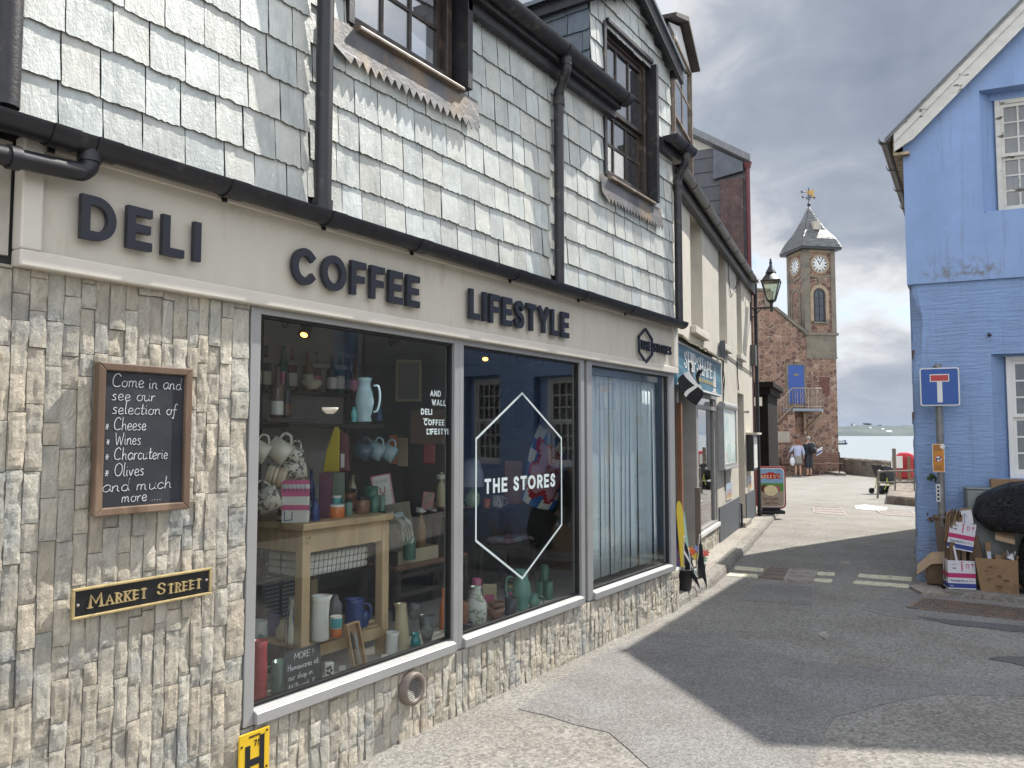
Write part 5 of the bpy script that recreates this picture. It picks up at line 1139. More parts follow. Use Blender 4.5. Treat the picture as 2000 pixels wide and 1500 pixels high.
# more stock crowded on the back shelves
ush = thing('wall_shelf', 'long dark shelf of bottles high at the back of the first window', 'shelf', FA @ T_(A(500, 762, 1.0)[0], .98, A(560, 762, 1.0)[1])); mb = MB(); mb.box(0, 1.0, 0, .25, -.02, -.001); mb.build('board', M_DARKW, ush)
rnd = random.Random(33); bmats = [M_CER('rose wine', (.13, .09, .07)), W_DARK, M_GGLASS, W_BROWN, M_CER('amber', (.22, .12, .05))]
def stock(first, label, grp, pts, z, s0, kinds):
    o = None
    for i, (s, d) in enumerate(pts):
        t = thing(first, label, first, FA @ T_(s, d, z), grp); r = s0 * rnd.uniform(.8, 1.1); h = r * rnd.uniform(*kinds[1]); mb = MB(); mb.lathe([(max(1e-4, a * r), b_ * h) for a, b_ in PROF[kinds[0]]], n=16); mb.build('glass_body', bmats[i % 5] if kinds[0] == 'bottle' else (W_BROWN, W_SAND, M_GGLASS, W_GREEND, W_RED)[i % 5], t)
        mb = MB(); mb.cyl((0, 0, h * .12), (0, 0, h * .42), r * 1.02, n=16, caps=False); mb.build('label_band', (W_WHITE, W_CREAM, W_PINK)[i % 3], t)
        if kinds[0] == 'jar': mb = MB(); mb.cyl((0, 0, h * .82), (0, 0, h), r * .96, n=14); mb.build('lid', (W_DARK, W_WHITE, M_BRASS)[i % 3], t)
us0 = A(500, 762, 1.0)[0]; uz = A(560, 762, 1.0)[1]
stock('wine_bottle', 'wine bottle in the row on the long back shelf', 'wine bottles on the long back shelf', [(us0 + .06 + .105 * i, 1.08 + .04 * (i % 2)) for i in range(9)], uz, .036, ('bottle', (7.2, 8.0)))
stock('jar', 'small labelled jar crowded at the back of the oak table', 'labelled jars at the back of the oak table', [(sl0 + .05 + .062 * i, tf + .22 + .07 * (i % 3)) for i in range(9)], TZ, .026, ('jar', (2.4, 3.6)))
stock('preserve_jar', 'small labelled preserve jar in the row on the dark table', 'preserve jars on the dark table in the second window', [(A(900, 998, .85)[0] + .07 * i, 1.12 + .05 * (i % 2)) for i in range(8)], zt2 + .001, .028, ('jar', (2.2, 3.2)))
stock('pot', 'small pot crowded on the ledge under the hexagon lettering', 'small pots on the ledge of the second window', [(A(975, 1195, .5)[0] + .11 * i, .55 + .08 * (i % 2)) for i in range(6)], SHZ, .034, ('jar', (2.0, 3.0)))
# price tickets on the goods along the ledge
for i, (px, py) in enumerate(((556, 1340), (662, 1310), (745, 1288), (822, 1268), (935, 1226), (1012, 1204))):
    p = on_z(px, py, SHZ); t = thing('price_ticket', 'small white price ticket propped on the window ledge', 'price ticket', Matrix.Translation(p + Vector((0, 0, .001))) @ Rz(TH) @ Rx(R_(-18)), 'price tickets on the window ledge'); mb = MB(); mb.box(0, .035, 0, .0015, 0, .026); o = mb.build('card', W_WHITE, t)

# ------------------------------------------------------------------ cream rendered shop further down the street
def on_cross(M, x, y, s):
    """measure (depth, height) on the plane across the building at s"""
    I = M.inverted(); o = I @ CAM; r = I.to_3x3() @ ray(x, y); t = (s - o.x) / r.x; p = o + r * t
    return p.y, p.z
M_REND = pm('cream render', (.56, .52, .44), .85, .08, 3, .25, 60, c2=(.45, .41, .34), c2s=2.2, th=(.56, .75))
M_GUTB = pm('brown grey gutter', (.085, .078, .072), .4, .15, 6, .1)
M_GALU = pm('grey shopfront frame', (.30, .29, .27), .45, .1, 5, .05)
M_DOORR = pm('dark red door paint', (.075, .022, .018), .45, .2, 5)
M_WHITE = pm('white paint', (.72, .71, .68), .5, .05, 6, .08)
ch = thing('cream_shop', 'cream rendered shop with tall recessed upper windows beyond the slate shop', 'shop', FC)
wl = MB()
def wall_holes(mb, s0, s1, z0, z1, holes, d0, d1):
    xs = sorted({s0, s1, *[h[0] for h in holes], *[h[1] for h in holes]}); 
    for a, bb in zip(xs, xs[1:]):
        zs = [z0]
        for h in sorted(holes, key=lambda q: q[2]):
            if h[0] <= a + 1e-6 and h[1] >= bb - 1e-6: zs += [h[2], h[3]]
        zs.append(z1)
        for k in range(0, len(zs), 2):
            if zs[k + 1] - zs[k] > .005: mb.box(a, bb, d0, d1, zs[k], zs[k + 1])
UP = [(2.12, 2.98, 2.99, 4.50), (4.36, 5.16, 3.02, 4.56), (6.34, 7.0, 3.04, 4.58)]
HO = UP + [(.25, 4.02, -.3, 2.30), (6.24, 7.08, -.3, 2.36)]
wall_holes(wl, -.15, 8.5, -.3, 4.95, HO, 0, .34)
wl.build('wall', M_REND, ch)
mb = MB(); mb.box(4.025, 6.238, -.018, -.001, -.3, .60); mb.box(7.082, 8.5, -.018, -.001, -.3, .585); mb.build('painted_plinth', M_GREYP, ch)
for i, (a, bb, z0, z1) in enumerate(UP):
    w = sash_window(a + .002, bb - .002, z0 + .002, z1 - .002, .20, (z0 + z1) / 2, 2, 2, M_WHITE, ch, t=.05)
    mb = MB(); mb.box(a - .06, bb + .06, -.07, .0, z0 - .10, z0 - .005); mb.box(a + .003, bb - .003, .001, .2, z0 - .02, z0 + .001); mb.build('window_sill', M_REND, w, bevel=.012)
gL = Cc(1342, 344, -.14); gR = Cc(1471, 546, -.14)
gutter('gutter', .9, gR[0], -.14, (gL[1] + gR[1]) / 2 + .02, .062, ch, M_GUTB, [1.6, 2.5, 3.4, 4.3, 5.2, 6.1, 7.0, 7.9])
zg = (gL[1] + gR[1]) / 2
mb = MB(); mb.box(-.1, 8.55, -.08, -.001, zg - .16, zg + .06); mb.build('gutter_board', M_IRONP, ch)
mb = MB(); mb.add([(-.1, -.16, zg + .08), (8.5, -.16, zg + .08), (8.5, 4, zg + 3.0), (-.1, 4, zg + 3.0), (-.1, -.16, zg + .05), (8.5, -.16, zg + .05), (8.5, 4, zg + 2.97), (-.1, 4, zg + 2.97)], [(0, 1, 2, 3), (7, 6, 5, 4), (0, 4, 5, 1), (1, 5, 6, 2), (2, 6, 7, 3), (3, 7, 4, 0)])
mb.build('roof', M_SLATE_R, ch)
# small black dormer at the near end of its roof
dl = on_cross(FC, 1306, 250, .9); 
dq = [Cc(x, y, .25) for x, y in ((1308, 262), (1349, 262), (1349, 140))]
a, bb, zt = dq[0][0], dq[1][0], dq[2][1]; zb = zg + .1
mb = MB(); mb.box(a, bb, .25, 1.6, zb, zt); o = mb.build('dormer', M_IRONP, ch)
mb = MB(); m0 = (a + bb) / 2
mb.prism([(a - .12, zt), (m0, zt + .34), (bb + .12, zt), (bb + .12, zt + .05), (m0, zt + .41), (a - .12, zt + .05)], .12, 1.7); mb.build('dormer_roof', pm('rusty roof edge', (.04, .03, .026), .7, .3, 6, c2=(.2, .11, .04), c2s=9, th=(.6, .75)), o)
mb = MB(); mb.prism([(a, zt + .001), (bb, zt + .001), (m0, zt + .29)], .24, .3); mb.build('dormer_gable', M_WHITE, o)
wn_ = sash_window(a + .12, bb - .10, zb + .12, zt - .1, .20, (zb + zt) / 2, 2, 2, M_SILLB, o, t=.04, void=False)
for o2 in [c for c in wn_.children]: pass
# shopfront: sign board with tiled ledge, recessed door, window over stone base
sa = Cc(1322, 665, -.12); sb = Cc(1408, 709, -.12); sc_ = Cc(1407, 778, -.12); sd = Cc(1320, 746, -.12)
SZ1 = (sa[1] + sb[1]) / 2; SZ0 = (sc_[1] + sd[1]) / 2; S1 = sb[0]; S0 = .62
M_SIGNB = pm('weathered blue sign board', (.045, .15, .22), .5, .35, 3, .1, 30, stretch=(.3, 1, 4), c2=(.12, .26, .33), c2s=5, th=(.5, .7))
bd = MB(); bd.box(S0, S1, -.12, -.06, SZ0, SZ1); bo = bd.build('sign_board', M_SIGNB, ch)
mb = MB(); fwid = .022
mb.box(S0, S1, -.128, -.1205, SZ1 - fwid, SZ1); mb.box(S0, S1, -.128, -.1205, SZ0, SZ0 + fwid); mb.box(S1 - fwid, S1, -.127, -.1205, SZ0 + fwid, SZ1 - fwid)
mb.build('sign_border', M_WHITE, bo)
mb = MB(); l0 = Cc(1322, 700, -.125)[0]; hh = (SZ1 - SZ0) * .44; lE = Cc(1392, 740, -.125)[0]
caps(mb, 'SHIPSHAPE', 1.02, SZ0 + (SZ1 - SZ0) * .42, hh, hh * .17, -.1245, -.1205, gap=.14, serif=1, fit=lE - 1.02)
mb.build('sign_lettering', M_WHITE, bo)
mb = MB(); x = lE + .14; z = SZ0 + (SZ1 - SZ0) * .22   # white sailing boat picture
mb.prism([(x, z), (x + .13, z), (x + .05, z + .30)], -.1243, -.1205); mb.prism([(x - .02, z), (x - .09, z + .01), (x - .015, z + .22)], -.1243, -.1205)
mb.prism([(x - .11, z - .02), (x + .15, z - .02), (x + .10, z - .06), (x - .07, z - .06)], -.1241, -.1205)
for i in range(4): mb.ribbon([(x - .16 + .1 * i, z - .075), (x - .11 + .1 * i, z - .062), (x - .06 + .1 * i, z - .075)], .01, -.124, -.1205)
mb.build('boat_picture', M_WHITE, bo)
mb = MB(); rnd = random.Random(5); x = 1.3
M_GOLDL = pm('dull gold letters', (.45, .32, .12), .5, .2)

for k in range(9): mb.ribbon([(1.75 + k * .16, SZ0 + .11), (1.80 + k * .16, SZ0 + .16), (1.83 + k * .16, SZ0 + .12), (1.87 + k * .16, SZ0 + .15)], .016, -.124, -.1205)
mb.build('sign_small_lettering', M_GOLDL, bo)
mb = MB(); rnd = random.Random(8)
x = S0
while x < S1 + .02:
    w = rnd.uniform(.1, .2); k = rnd.uniform(-.01, .012)
    mb.add([(x, -.19, SZ1 + .01 + k), (x + w - .006, -.19, SZ1 + .012 + k), (x + w - .006, -.002, SZ1 + .10), (x, -.002, SZ1 + .10), (x, -.19, SZ1 + .038 + k), (x + w - .006, -.19, SZ1 + .035 + k), (x + w - .006, -.002, SZ1 + .125), (x, -.002, SZ1 + .125)], [(3, 2, 1, 0), (4, 5, 6, 7), (0, 1, 5, 4), (1, 2, 6, 5), (2, 3, 7, 6), (3, 0, 4, 7)]); x += w
mb.build('tiled_ledge', pm('mossy tiles', (.16, .14, .11), .9, .35, 9, .5, 40, c2=(.24, .22, .12), c2s=12), ch)
# window
PV = .06
mb = MB(); stones(mb, 2.46, 4.018, -.05, .345, 15, .06, .0); mb.build('stone_base', M_STONE, ch)
mb = MB(); mb.box(2.46, 4.018, .035, .3, -.3, .34); mb.box(.25, 4.02, .9, .95, -.3, 2.3); mb.build('backing_wall', M_UNDER, ch)
mb = MB(); mb.box(2.42, 4.018, -.03, .13, .345, .40); mb.build('window_sill', M_WHITE, ch, bevel=.006)
f = MB(); f.box(2.42, 2.50, .0, .08, .401, 2.22); f.box(3.90, 4.017, .0, .08, .401, 2.22); f.box(2.50, 3.90, .001, .08, 2.14, 2.22); f.box(2.50, 3.90, .001, .08, .401, .44); f.box(3.80, 3.86, .012, .07, .44, 2.14); f.box(2.50, 3.90, .001, .08, 1.98, 2.03)
fo = f.build('shop_window', M_GALU, ch, bevel=.003)
g = MB(); g.box(2.5, 3.9, .04, .046, .44, 2.14); g.build('pane', glass_mat('street glass', (.5, .53, .55), 1.0, .12), fo)
f = MB(); f.box(1.62, 1.70, .30, .36, .08, 2.22); f.box(2.28, 2.36, .30, .36, .08, 2.22); f.box(1.70, 2.28, .301, .36, 2.14, 2.22); f.box(1.70, 2.28, .301, .36, .08, .2); f.box(1.70, 2.28, .301, .36, 1.0, 1.05)
do = f.build('glass_door', M_GALU, ch, bevel=.003); g = MB(); g.box(1.70, 2.28, .33, .336, .2, 2.14); g.build('pane', MATS['street glass'], do)
mb = MB(); mb.box(2.36, 2.42, .0, .9, .05, 2.22); mb.box(1.30, 1.38, .02, .3, .05, 2.22); mb.box(.5, .56, .0, .8, .05, 2.22); mb.box(1.55, 1.62, .30, .36, .05, 2.22); mb.build('door_frame', M_GALU, ch)
mb = MB(); mb.box(.25, 4.02, .001, .9, 2.2205, 2.299); mb.box(.25, 2.36, .0, .9, -.2, .07); mb.build('porch_lining', M_UNDER, ch)
mb = MB(); mb.box(1.16, 1.24, -.05, .0, .06, 2.0); mb.build('timber_strip', pm('brown timber strip', (.20, .09, .045), .6, .2, 4), ch)
# doorway
mb = MB(); mb.box(6.24, 7.08, .30, .34, -.2, 2.36); mb.build('door', M_DOORR, ch)
mb = MB(); mb.box(6.23, 7.09, -.10, .3, -.2, .16); mb.build('doorstep', M_PAVE, ch, bevel=.01)
mb = MB(); mb.cyl((7.0, -.06, 2.05), (7.0, .0, 2.05), .02, n=8); mb.ball((7.0, -.08, 2.05), .03, 8); mb.build('outside_lamp', M_REND, ch)
mb = MB(); mb.tube([(6.15, -.05, .1), (6.15, -.05, .48), (6.15, .0, .5)], .018, 6); mb.build('boot_rail', M_IRONP, ch)
# end pipes, meter box, loose cables
mb = MB(); mb.tube([(8.62, -.07, .02), (8.62, -.07, 4.7)], .038, 12); mb.build('downpipe', M_IRONP, ch)
mb = MB(); mb.box(8.2, 8.42, -.10, -.001, 2.98, 3.38); mb.build('meter_box', M_GUTB, ch, bevel=.01)
mb = MB(); rnd = random.Random(6)
def cable(pts, r=.009): mb.tube(smoothline([(a, -.012 - .004 * rnd.random(), c) for a, c in pts], 4), r, 5)
cable([(4.5, 2.95), (4.55, 2.72), (4.52, 2.5), (4.62, 2.3), (4.56, 2.1), (4.6, 1.6), (4.6, .8)]); cable([(4.5, 2.95), (4.66, 2.8), (4.60, 2.62), (4.7, 2.45), (4.56, 2.25)]); cable([(4.5, 2.9), (5.2, 2.88), (6.3, 2.86), (8.5, 2.82)]); cable([(6.2, 2.88), (6.22, 2.6), (6.3, 2.45), (6.3, 2.4)]); cable([(5.3, zg - .18), (5.4, zg - .5), (5.7, zg - .62), (6.4, zg - .3), (6.6, zg - .18)], .007); cable([(8.4, 3.0), (8.38, 2.9), (8.42, 2.85)])
mb.build('cables', M_IRONP, ch)
mb = MB(); mb.box(4.26, 4.30, -.09, -.02, 2.76, 3.02); mb.box(4.245, 4.259, -.10, -.02, 2.75, 3.03); mb.build('projecting_sign_bracket', M_GREYP, ch)
mb = MB(); mb.ball((.75, -.10, 3.12), .09, 10, (1, .8, 1.1)); mb.box(.72, .78, -.06, .0, 3.09, 3.16); mb.build('security_dome', M_WHITE, ch)

# things on and before the cream wall
ca = Cc(1412, 792, -.08); cb_ = Cc(1440, 906, -.08)
s0, s1 = ca[0], Cc(1438, 850, -.08)[0]; z0, z1 = 1.165, 2.06
pc = thing('poster_case', 'tall silver poster case with rounded hood on the cream wall', 'poster case', FC @ T_(s0, 0, z0)); w = s1 - s0; h = z1 - z0
mb = MB(); mb.box(0, w, -.07, -.002, 0, h); mb.box(0, .06, -.088, -.0705, 0, h); mb.box(w - .06, w, -.088, -.0705, 0, h); mb.box(.06, w - .06, -.087, -.0705, 0, .05); mb.build('case', M_ALU, pc, bevel=.004)
mb = MB(); mb.tube([(-.02, -.06, h + .01), (w + .02, -.06, h + .01)], .055, 14); mb.build('hood', M_ALU, pc); mb = MB(); mb.box(-.02, w + .02, -.11, -.0, -.035, -.002); mb.build('ledge', M_ALU, pc, bevel=.006)
m, nt, b, out = newmat('faded poster'); v = mapped(nt)
f1 = noise_n(nt, v, 2.4, 3, .5, .8); col = ramp(nt, f1, .42, .56, (.72, .78, .70, 1), (.48, .62, .55, 1)); col = mixc(nt, ramp(nt, noise_n(nt, v, 3.6, 3, .5, 1.5), .62, .68), col, (.62, .45, .28)); nt.links.new(col, b.inputs['Base Color']); b.inputs['Roughness'].default_value = .25; M_POST = m
mb = MB(); mb.box(.06, w - .06, -.076, -.0708, .05, h - .01); mb.build('poster', M_POST, pc)
def tile_pic(label, s, z, wd, hg, cols, seed):
    t = thing('tile_picture', label, 'tile picture', FC @ T_(s, 0, z)); rnd = random.Random(seed)
    mb = MB(); mb.box(0, wd, -.012, -.001, 0, hg); b0 = mb.build('tile', M_WHITE, t, bevel=.002)
    mb = MB(); mb.box(.02, wd - .02, -.0135, -.0122, .02, hg * .35)
    mb.build('painted_sand', pm('picture sand', (.55, .42, .22), .4, .15, 30), b0)
    mb = MB(); mb.box(.02, wd - .02, -.0135, -.0122, hg * .352, hg - .02); mb.build('painted_sky', pm('picture sky', (.42, .52, .66), .4, .2, 20), b0)
    mb = MB()
    for i in range(3):
        x = wd * (.2 + .25 * i); mb.prism([(x, hg * .2), (x + .05, hg * .2), (x + .055, hg * .55), (x + .025, hg * .66), (x - .005, hg * .55)], -.0145, -.0136)
    mb.build('painted_figures', pm('picture red', (.45, .10, .07), .4, .3, 40), b0); return t
tile_pic('painted beach tile below the poster case', 4.72, .64, .62, .27, 0, 1)
tile_pic('painted beach tile near the far black downpipe', 7.45, .62, .5, .27, 0, 2)
mc = thing('menu_cabinet', 'narrow glazed menu cabinet with flat hood beside the cream doorway', 'display case', FC @ T_(7.36, 0, .98))
mb = MB(); mb.box(0, .62, -.12, -.002, 0, .66); mb.build('cabinet', M_BLACK, mc, bevel=.005); mb = MB(); mb.box(-.06, .68, -.2, -.0, .662, .70); mb.build('hood', M_REND, mc); mb = MB(); mb.box(.05, .57, -.128, -.1205, .05, .61); mb.build('menu', M_WHITE, mc)

# street lantern on a bracket
LS = 8.35; ld = on_cross(FC, 1506, 560, LS); zt = on_cross(FC, 1503, 504, LS)[1]; zb = on_cross(FC, 1507, 600, LS)[1]; zbr = on_cross(FC, 1490, 600, LS)[1]
ln = thing('street_lamp', 'black four sided street lantern on an iron wall bracket', 'street lamp', FC @ T_(LS, ld[0], zb)); H = zt - zb
gw = [on_cross(FC, 1484, 548, LS)[0], on_cross(FC, 1528, 542, LS)[0]]; hw = abs(gw[1] - gw[0]) / 2 * .80; z_lo = H * .13; z_mid = H * .52
mb = MB(); mb.tube([(0, -ld[0] - .0, .0), (0, 0.02, .0)], .018, 8); mb.tube([(0, -ld[0], -.22), (0, -ld[0] * .45, -.01)], .012, 6); mb.cyl((0, 0, -.09), (0, 0, z_lo), .03, n=10); mb.box(-.04, .04, -ld[0] - .03, -ld[0] - .001, -.25, .12); mb.build('bracket', M_IRONP, ln)
rl = hw * .42; A45 = math.pi / 4
fr = MB()
cl4 = [(math.cos(A45 + i * math.pi / 2), math.sin(A45 + i * math.pi / 2)) for i in range(4)]; q2 = math.sqrt(2)
for i in range(4):
    c0, c1 = cl4[i], cl4[(i + 1) % 4]
    lo0 = Vector((c0[0] * rl * q2, c0[1] * rl * q2, z_lo)); hi0 = Vector((c0[0] * hw * q2, c0[1] * hw * q2, z_mid)); lo1 = Vector((c1[0] * rl * q2, c1[1] * rl * q2, z_lo)); hi1 = Vector((c1[0] * hw * q2, c1[1] * hw * q2, z_mid))
    fr.cyl(lo0, hi0, .012, n=6); fr.cyl(lo0, lo1, .012, n=6); fr.cyl(hi0, hi1, .016, n=6)
fr.cyl((0, 0, z_lo - .04), (0, 0, z_lo + .01), rl * .9, n=4); fr.build('lantern_frame', M_IRONP, ln)
gl = MB()
for i in range(4):
    c0, c1 = cl4[i], cl4[(i + 1) % 4]
    p = [Vector((c0[0] * rl * q2, c0[1] * rl * q2, z_lo)), Vector((c1[0] * rl * q2, c1[1] * rl * q2, z_lo)), Vector((c1[0] * hw * q2, c1[1] * hw * q2, z_mid)), Vector((c0[0] * hw * q2, c0[1] * hw * q2, z_mid))]
    n_ = (p[1] - p[0]).cross(p[3] - p[0]).normalized() * .003; gl.add(p + [x - n_ for x in p], [(0, 1, 2, 3), (7, 6, 5, 4), (0, 4, 5, 1), (1, 5, 6, 2), (2, 6, 7, 3), (3, 7, 4, 0)], False)
gl.build('lantern_glass', glass_mat('lantern glass', (.82, .84, .78), 1.0, .06), ln)
tp = MB(); tp.lathe([(hw * 1.32 * q2 * .75, z_mid + .005), (hw * .62, z_mid + (H - z_mid) * .34), (hw * .60, z_mid + (H - z_mid) * .36)], n=4, T=Rz(A45)); k = H - z_mid
tp.lathe([(hw * .62, z_mid + k * .36), (hw * .55, z_mid + k * .42), (hw * .5, z_mid + k * .44), (hw * .46, z_mid + k * .5), (hw * .34, z_mid + k * .53), (hw * .30, z_mid + k * .6), (hw * .22, z_mid + k * .63), (hw * .13, z_mid + k * .74), (hw * .2, z_mid + k * .8), (hw * .1, z_mid + k * .86), (hw * .14, z_mid + k * .91), (.001, z_mid + k)], n=14)
tp.add([(c[0] * hw * q2 * 1.02, c[1] * hw * q2 * 1.02, z_mid) for c in cl4], [(3, 2, 1, 0)]); tp.build('lantern_top', M_IRONP, ln)
mb = MB(); mb.cyl((0, 0, z_lo), (0, 0, z_lo + .18), .03, .045, n=10); mb.build('bulb', M_WHITE, ln)

# black and white flag hanging from a short pole
M_FLAGB = pm('black flag cloth', (.012, .012, .014), .8); M_FLAGW = pm('white flag cloth', (.72, .72, .70), .8, .04)
def flag_mesh(fn, nu=24, nv=16, cw=.2):
    mb = MB()
    vs = [fn(i / nu, j / nv) for j in range(nv + 1) for i in range(nu + 1)]
    for j in range(nv):
        for i in range(nu):
            u, v = (i + .5) / nu, (j + .5) / nv
            mb.m = 1 if abs(u - .5) < cw * .35 or abs(v - .5) < cw * .45 else 0
            a = j * (nu + 1) + i; mb.add([vs[a], vs[a + 1], vs[a + nu + 2], vs[a + nu + 1]], [(0, 1, 2, 3)], True)
    bm_ = mb; return bm_
p0 = FC.inverted() @ at_depth(1322, 770, 8.35); p1 = FC.inverted() @ at_depth(1345, 725, 8.5)
fl = thing('flag', 'black flag with white cross drooping from a pole beside the blue sign', 'flag', FC @ Matrix.Translation(p0))
dv = p1 - p0
mb = MB(); mb.tube([Vector((.02, .3, -.12)), dv * 1.02], .011, 8); mb.build('pole', pm('pale pole', (.42, .33, .22), .6), fl)
TL, TR, BR, BL = [FC.inverted() @ at_depth(x, y, t) - p0 for x, y, t in ((1353, 706, 8.55), (1376, 722, 8.35), (1364, 792, 8.35), (1324, 748, 8.4))]
def ff(u, v):
    a = BL.lerp(TL, u); c = BR.lerp(TR, u); p = a.lerp(c, v)
    f = math.sin(u * 7 + v * 2.5) * .022 + math.sin(v * 9) * .018 * u
    return p + Vector((f * .4, f * 1.6, -.02 * math.sin(v * 3.14) - .16 * u * u * math.exp(-((v - .45) / .2) ** 2)))
weld(flag_mesh(ff).build('flag_cloth', [M_FLAGB, M_FLAGW], fl))

# boards, buckets and toys on the pavement
def pav(x, y, z=.088): return on_z(x, y, z)
pb = pav(1335, 1152); bk = thing('black_bucket', 'large black bucket of flags on the pavement by the shop corner', 'bucket', T_(pb.x, pb.y, .088))
mb = MB(); mb.lathe([(.002, 0), (.070, 0), (.078, .01), (.098, .20), (.108, .20), (.108, .212), (.094, .212), (.074, .02), (.002, .02)], n=28); mb.build('bucket_body', M_BLACK, bk)
mb = MB(); mb.tube([(.105 * math.cos(R_(a)), .105 * math.sin(R_(a)), .205 - .03 * math.sin(R_(a)) ** 2) for a in range(0, 181, 15)], .004, 6); mb.build('bucket_handle', M_BLACK, bk)
def small_flag(label, base, lean, h, wd, seed, cloth):
    t = thing('hand_flag', label, 'flag', Matrix.Translation(base)); d = Vector(lean).normalized()
    mb = MB(); mb.tube([Vector((0, 0, 0)), d * h], .005, 6); mb.ball(d * h, .009, 6); mb.build('stick', M_WHITE, t)
    side = CR * wd + Vector((0, 0, -.08))
    def fn(u, v): return d * (h * (.97 - .52 * v)) + side * (u * (.5 + .5 * v)) * 1.0 + Vector((0, 0, -h * .34 * u)) + CF * .03 * math.sin(u * 6 + v * 4 + seed)
    weld(flag_mesh(fn, 16, 12).build('flag_cloth', cloth, t)); return t
small_flag('black flag with white cross furled in the black bucket', pb + Vector((.01, -.02, .03)), (.0, .05, 1), .50, .16, 1, [M_FLAGB, M_FLAGW])
small_flag('dark pirate flag standing behind the bucket of flags', pb + Vector((.03, .25, .0)), (.06, .12, 1), .52, .09, 2, [M_FLAGB, M_FLAGB])
def board(label, base, top, wd, th, mats, name='bodyboard'):
    d = top - base; t = thing(name, label, 'bodyboard', Matrix.Translation(base)); L = d.length; mb = MB()
    pts = [(-wd / 2, 0), (wd / 2, 0), (wd / 2, L * .8)] + [(wd / 2 * math.cos(R_(a)), L * .8 + L * .2 * math.sin(R_(a))) for a in range(15, 180, 15)] + [(-wd / 2, L * .8)]
    z = d.normalized(); x = z.cross(Vector((0, 1, 0))).normalized() if abs(z.y) < .9 else Vector((1, 0, 0)); x = Vector((CR.x, CR.y, 0)).normalized(); x = (x - z * x.dot(z)).normalized(); y = z.cross(x)
    T = Matrix((x, y, z)).transposed().to_4x4()
    mb.prism(pts, -th / 2, th / 2, T); o = mb.build('board', mats, t, bevel=.006); return t
M_YELB = pm('yellow foam', (.68, .50, .03), .5, .05); M_BLUEB = pm('blue purple print', (.06, .12, .42), .4, .4, 5, 0, c2=(.30, .06, .25), c2s=4, th=(.45, .6)); M_TEAL = pm('teal board', (.30, .55, .52), .4, .1)
board('upright yellow foam tube board leaning in the cream shop doorway', at_depth(1336, 1112, 8.65) * 1.0, at_depth(1325, 978, 8.85), .075, .035, M_YELB)
board('blue and purple bodyboard leaning behind the black bucket', at_depth(1330, 1118, 8.75), at_depth(1316, 1010, 8.95), .12, .02, M_BLUEB)
board('pale teal and white board leaning next to the yellow one', at_depth(1344, 1100, 8.85), at_depth(1331, 990, 9.05), .05, .03, M_TEAL)
pg = pav(1370, 1128); gb = thing('grey_bucket', 'small grey bucket holding bright paper windmills', 'bucket', T_(pg.x, pg.y, .09))
mb = MB(); mb.lathe([(.002, 0), (.034, 0), (.048, .135), (.054, .135), (.054, .142), (.044, .142), (.032, .01), (.002, .01)], n=20); mb.build('bucket_body', M_GREYP, gb)
cols = [(.75, .10, .05), (.8, .35, .03), (.75, .6, .05), (.7, .08, .12), (.1, .4, .25), (.2, .25, .6)]
rnd = random.Random(12)
first = None
for i in range(9):
    t = thing('paper_windmill', 'bright paper windmill in the small grey bucket', 'windmill', Matrix.Translation(Vector((pg.x, pg.y, .1)) + Vector((rnd.uniform(-.025, .025), rnd.uniform(-.025, .025), 0))), 'paper windmills in the grey bucket')
    top = Vector((rnd.uniform(-.10, .09), rnd.uniform(-.06, .06), rnd.uniform(.2, .30)))
    mb = MB(); mb.tube([Vector(), top], .002, 5); mb.build('stick', M_WHITE, t)
    mb = MB(); u = CR.copy(); w_ = Vector((0, 0, 1)); off = -CF * .012
    for k in range(6):
        a0, a1 = k * math.pi / 3, k * math.pi / 3 + .75; r = .045
        q = [top + off, top + off + (u * math.cos(a0) + w_ * math.sin(a0)) * r, top + off * 2 + (u * math.cos(a1) + w_ * math.sin(a1)) * r * .7]
        mb.add(q + [x + CF * .002 for x in q], [(0, 1, 2), (5, 4, 3), (0, 3, 4, 1), (1, 4, 5, 2), (2, 5, 3, 0)], False)
    c = cols[i % 6]; mb.build('vanes', pm('windmill paper %d' % (i % 6), c, .4, .1), t)
pp = FC.inverted() @ pav(1365, 1108); po = thing('timber_post', 'brown timber post standing before the cream shop window', 'post', FC @ T_(pp.x, pp.y, .08))
mb = MB(); mb.box(-.035, .035, -.03, .03, 0, .94); mb.build('post_shaft', pm('grey brown timber', (.13, .10, .08), .7, .2, 4, stretch=(1, 1, .2)), po, bevel=.004)
tb = pav(1352, 1126); ttoy = thing('toy_pot', 'little teal and pink toy pot between the two buckets', 'toy', T_(tb.x, tb.y + .1, .09))
mb = MB(); mb.lathe([(.002, 0), (.03, 0), (.036, .05), (.03, .055), (.002, .05)], n=14); mb.build('pot', M_TEAL, ttoy); mb = MB(); mb.ball((.035, 0, .05), .02, 8); mb.build('pot_ball', pm('pink toy', (.6, .2, .25), .4), ttoy)

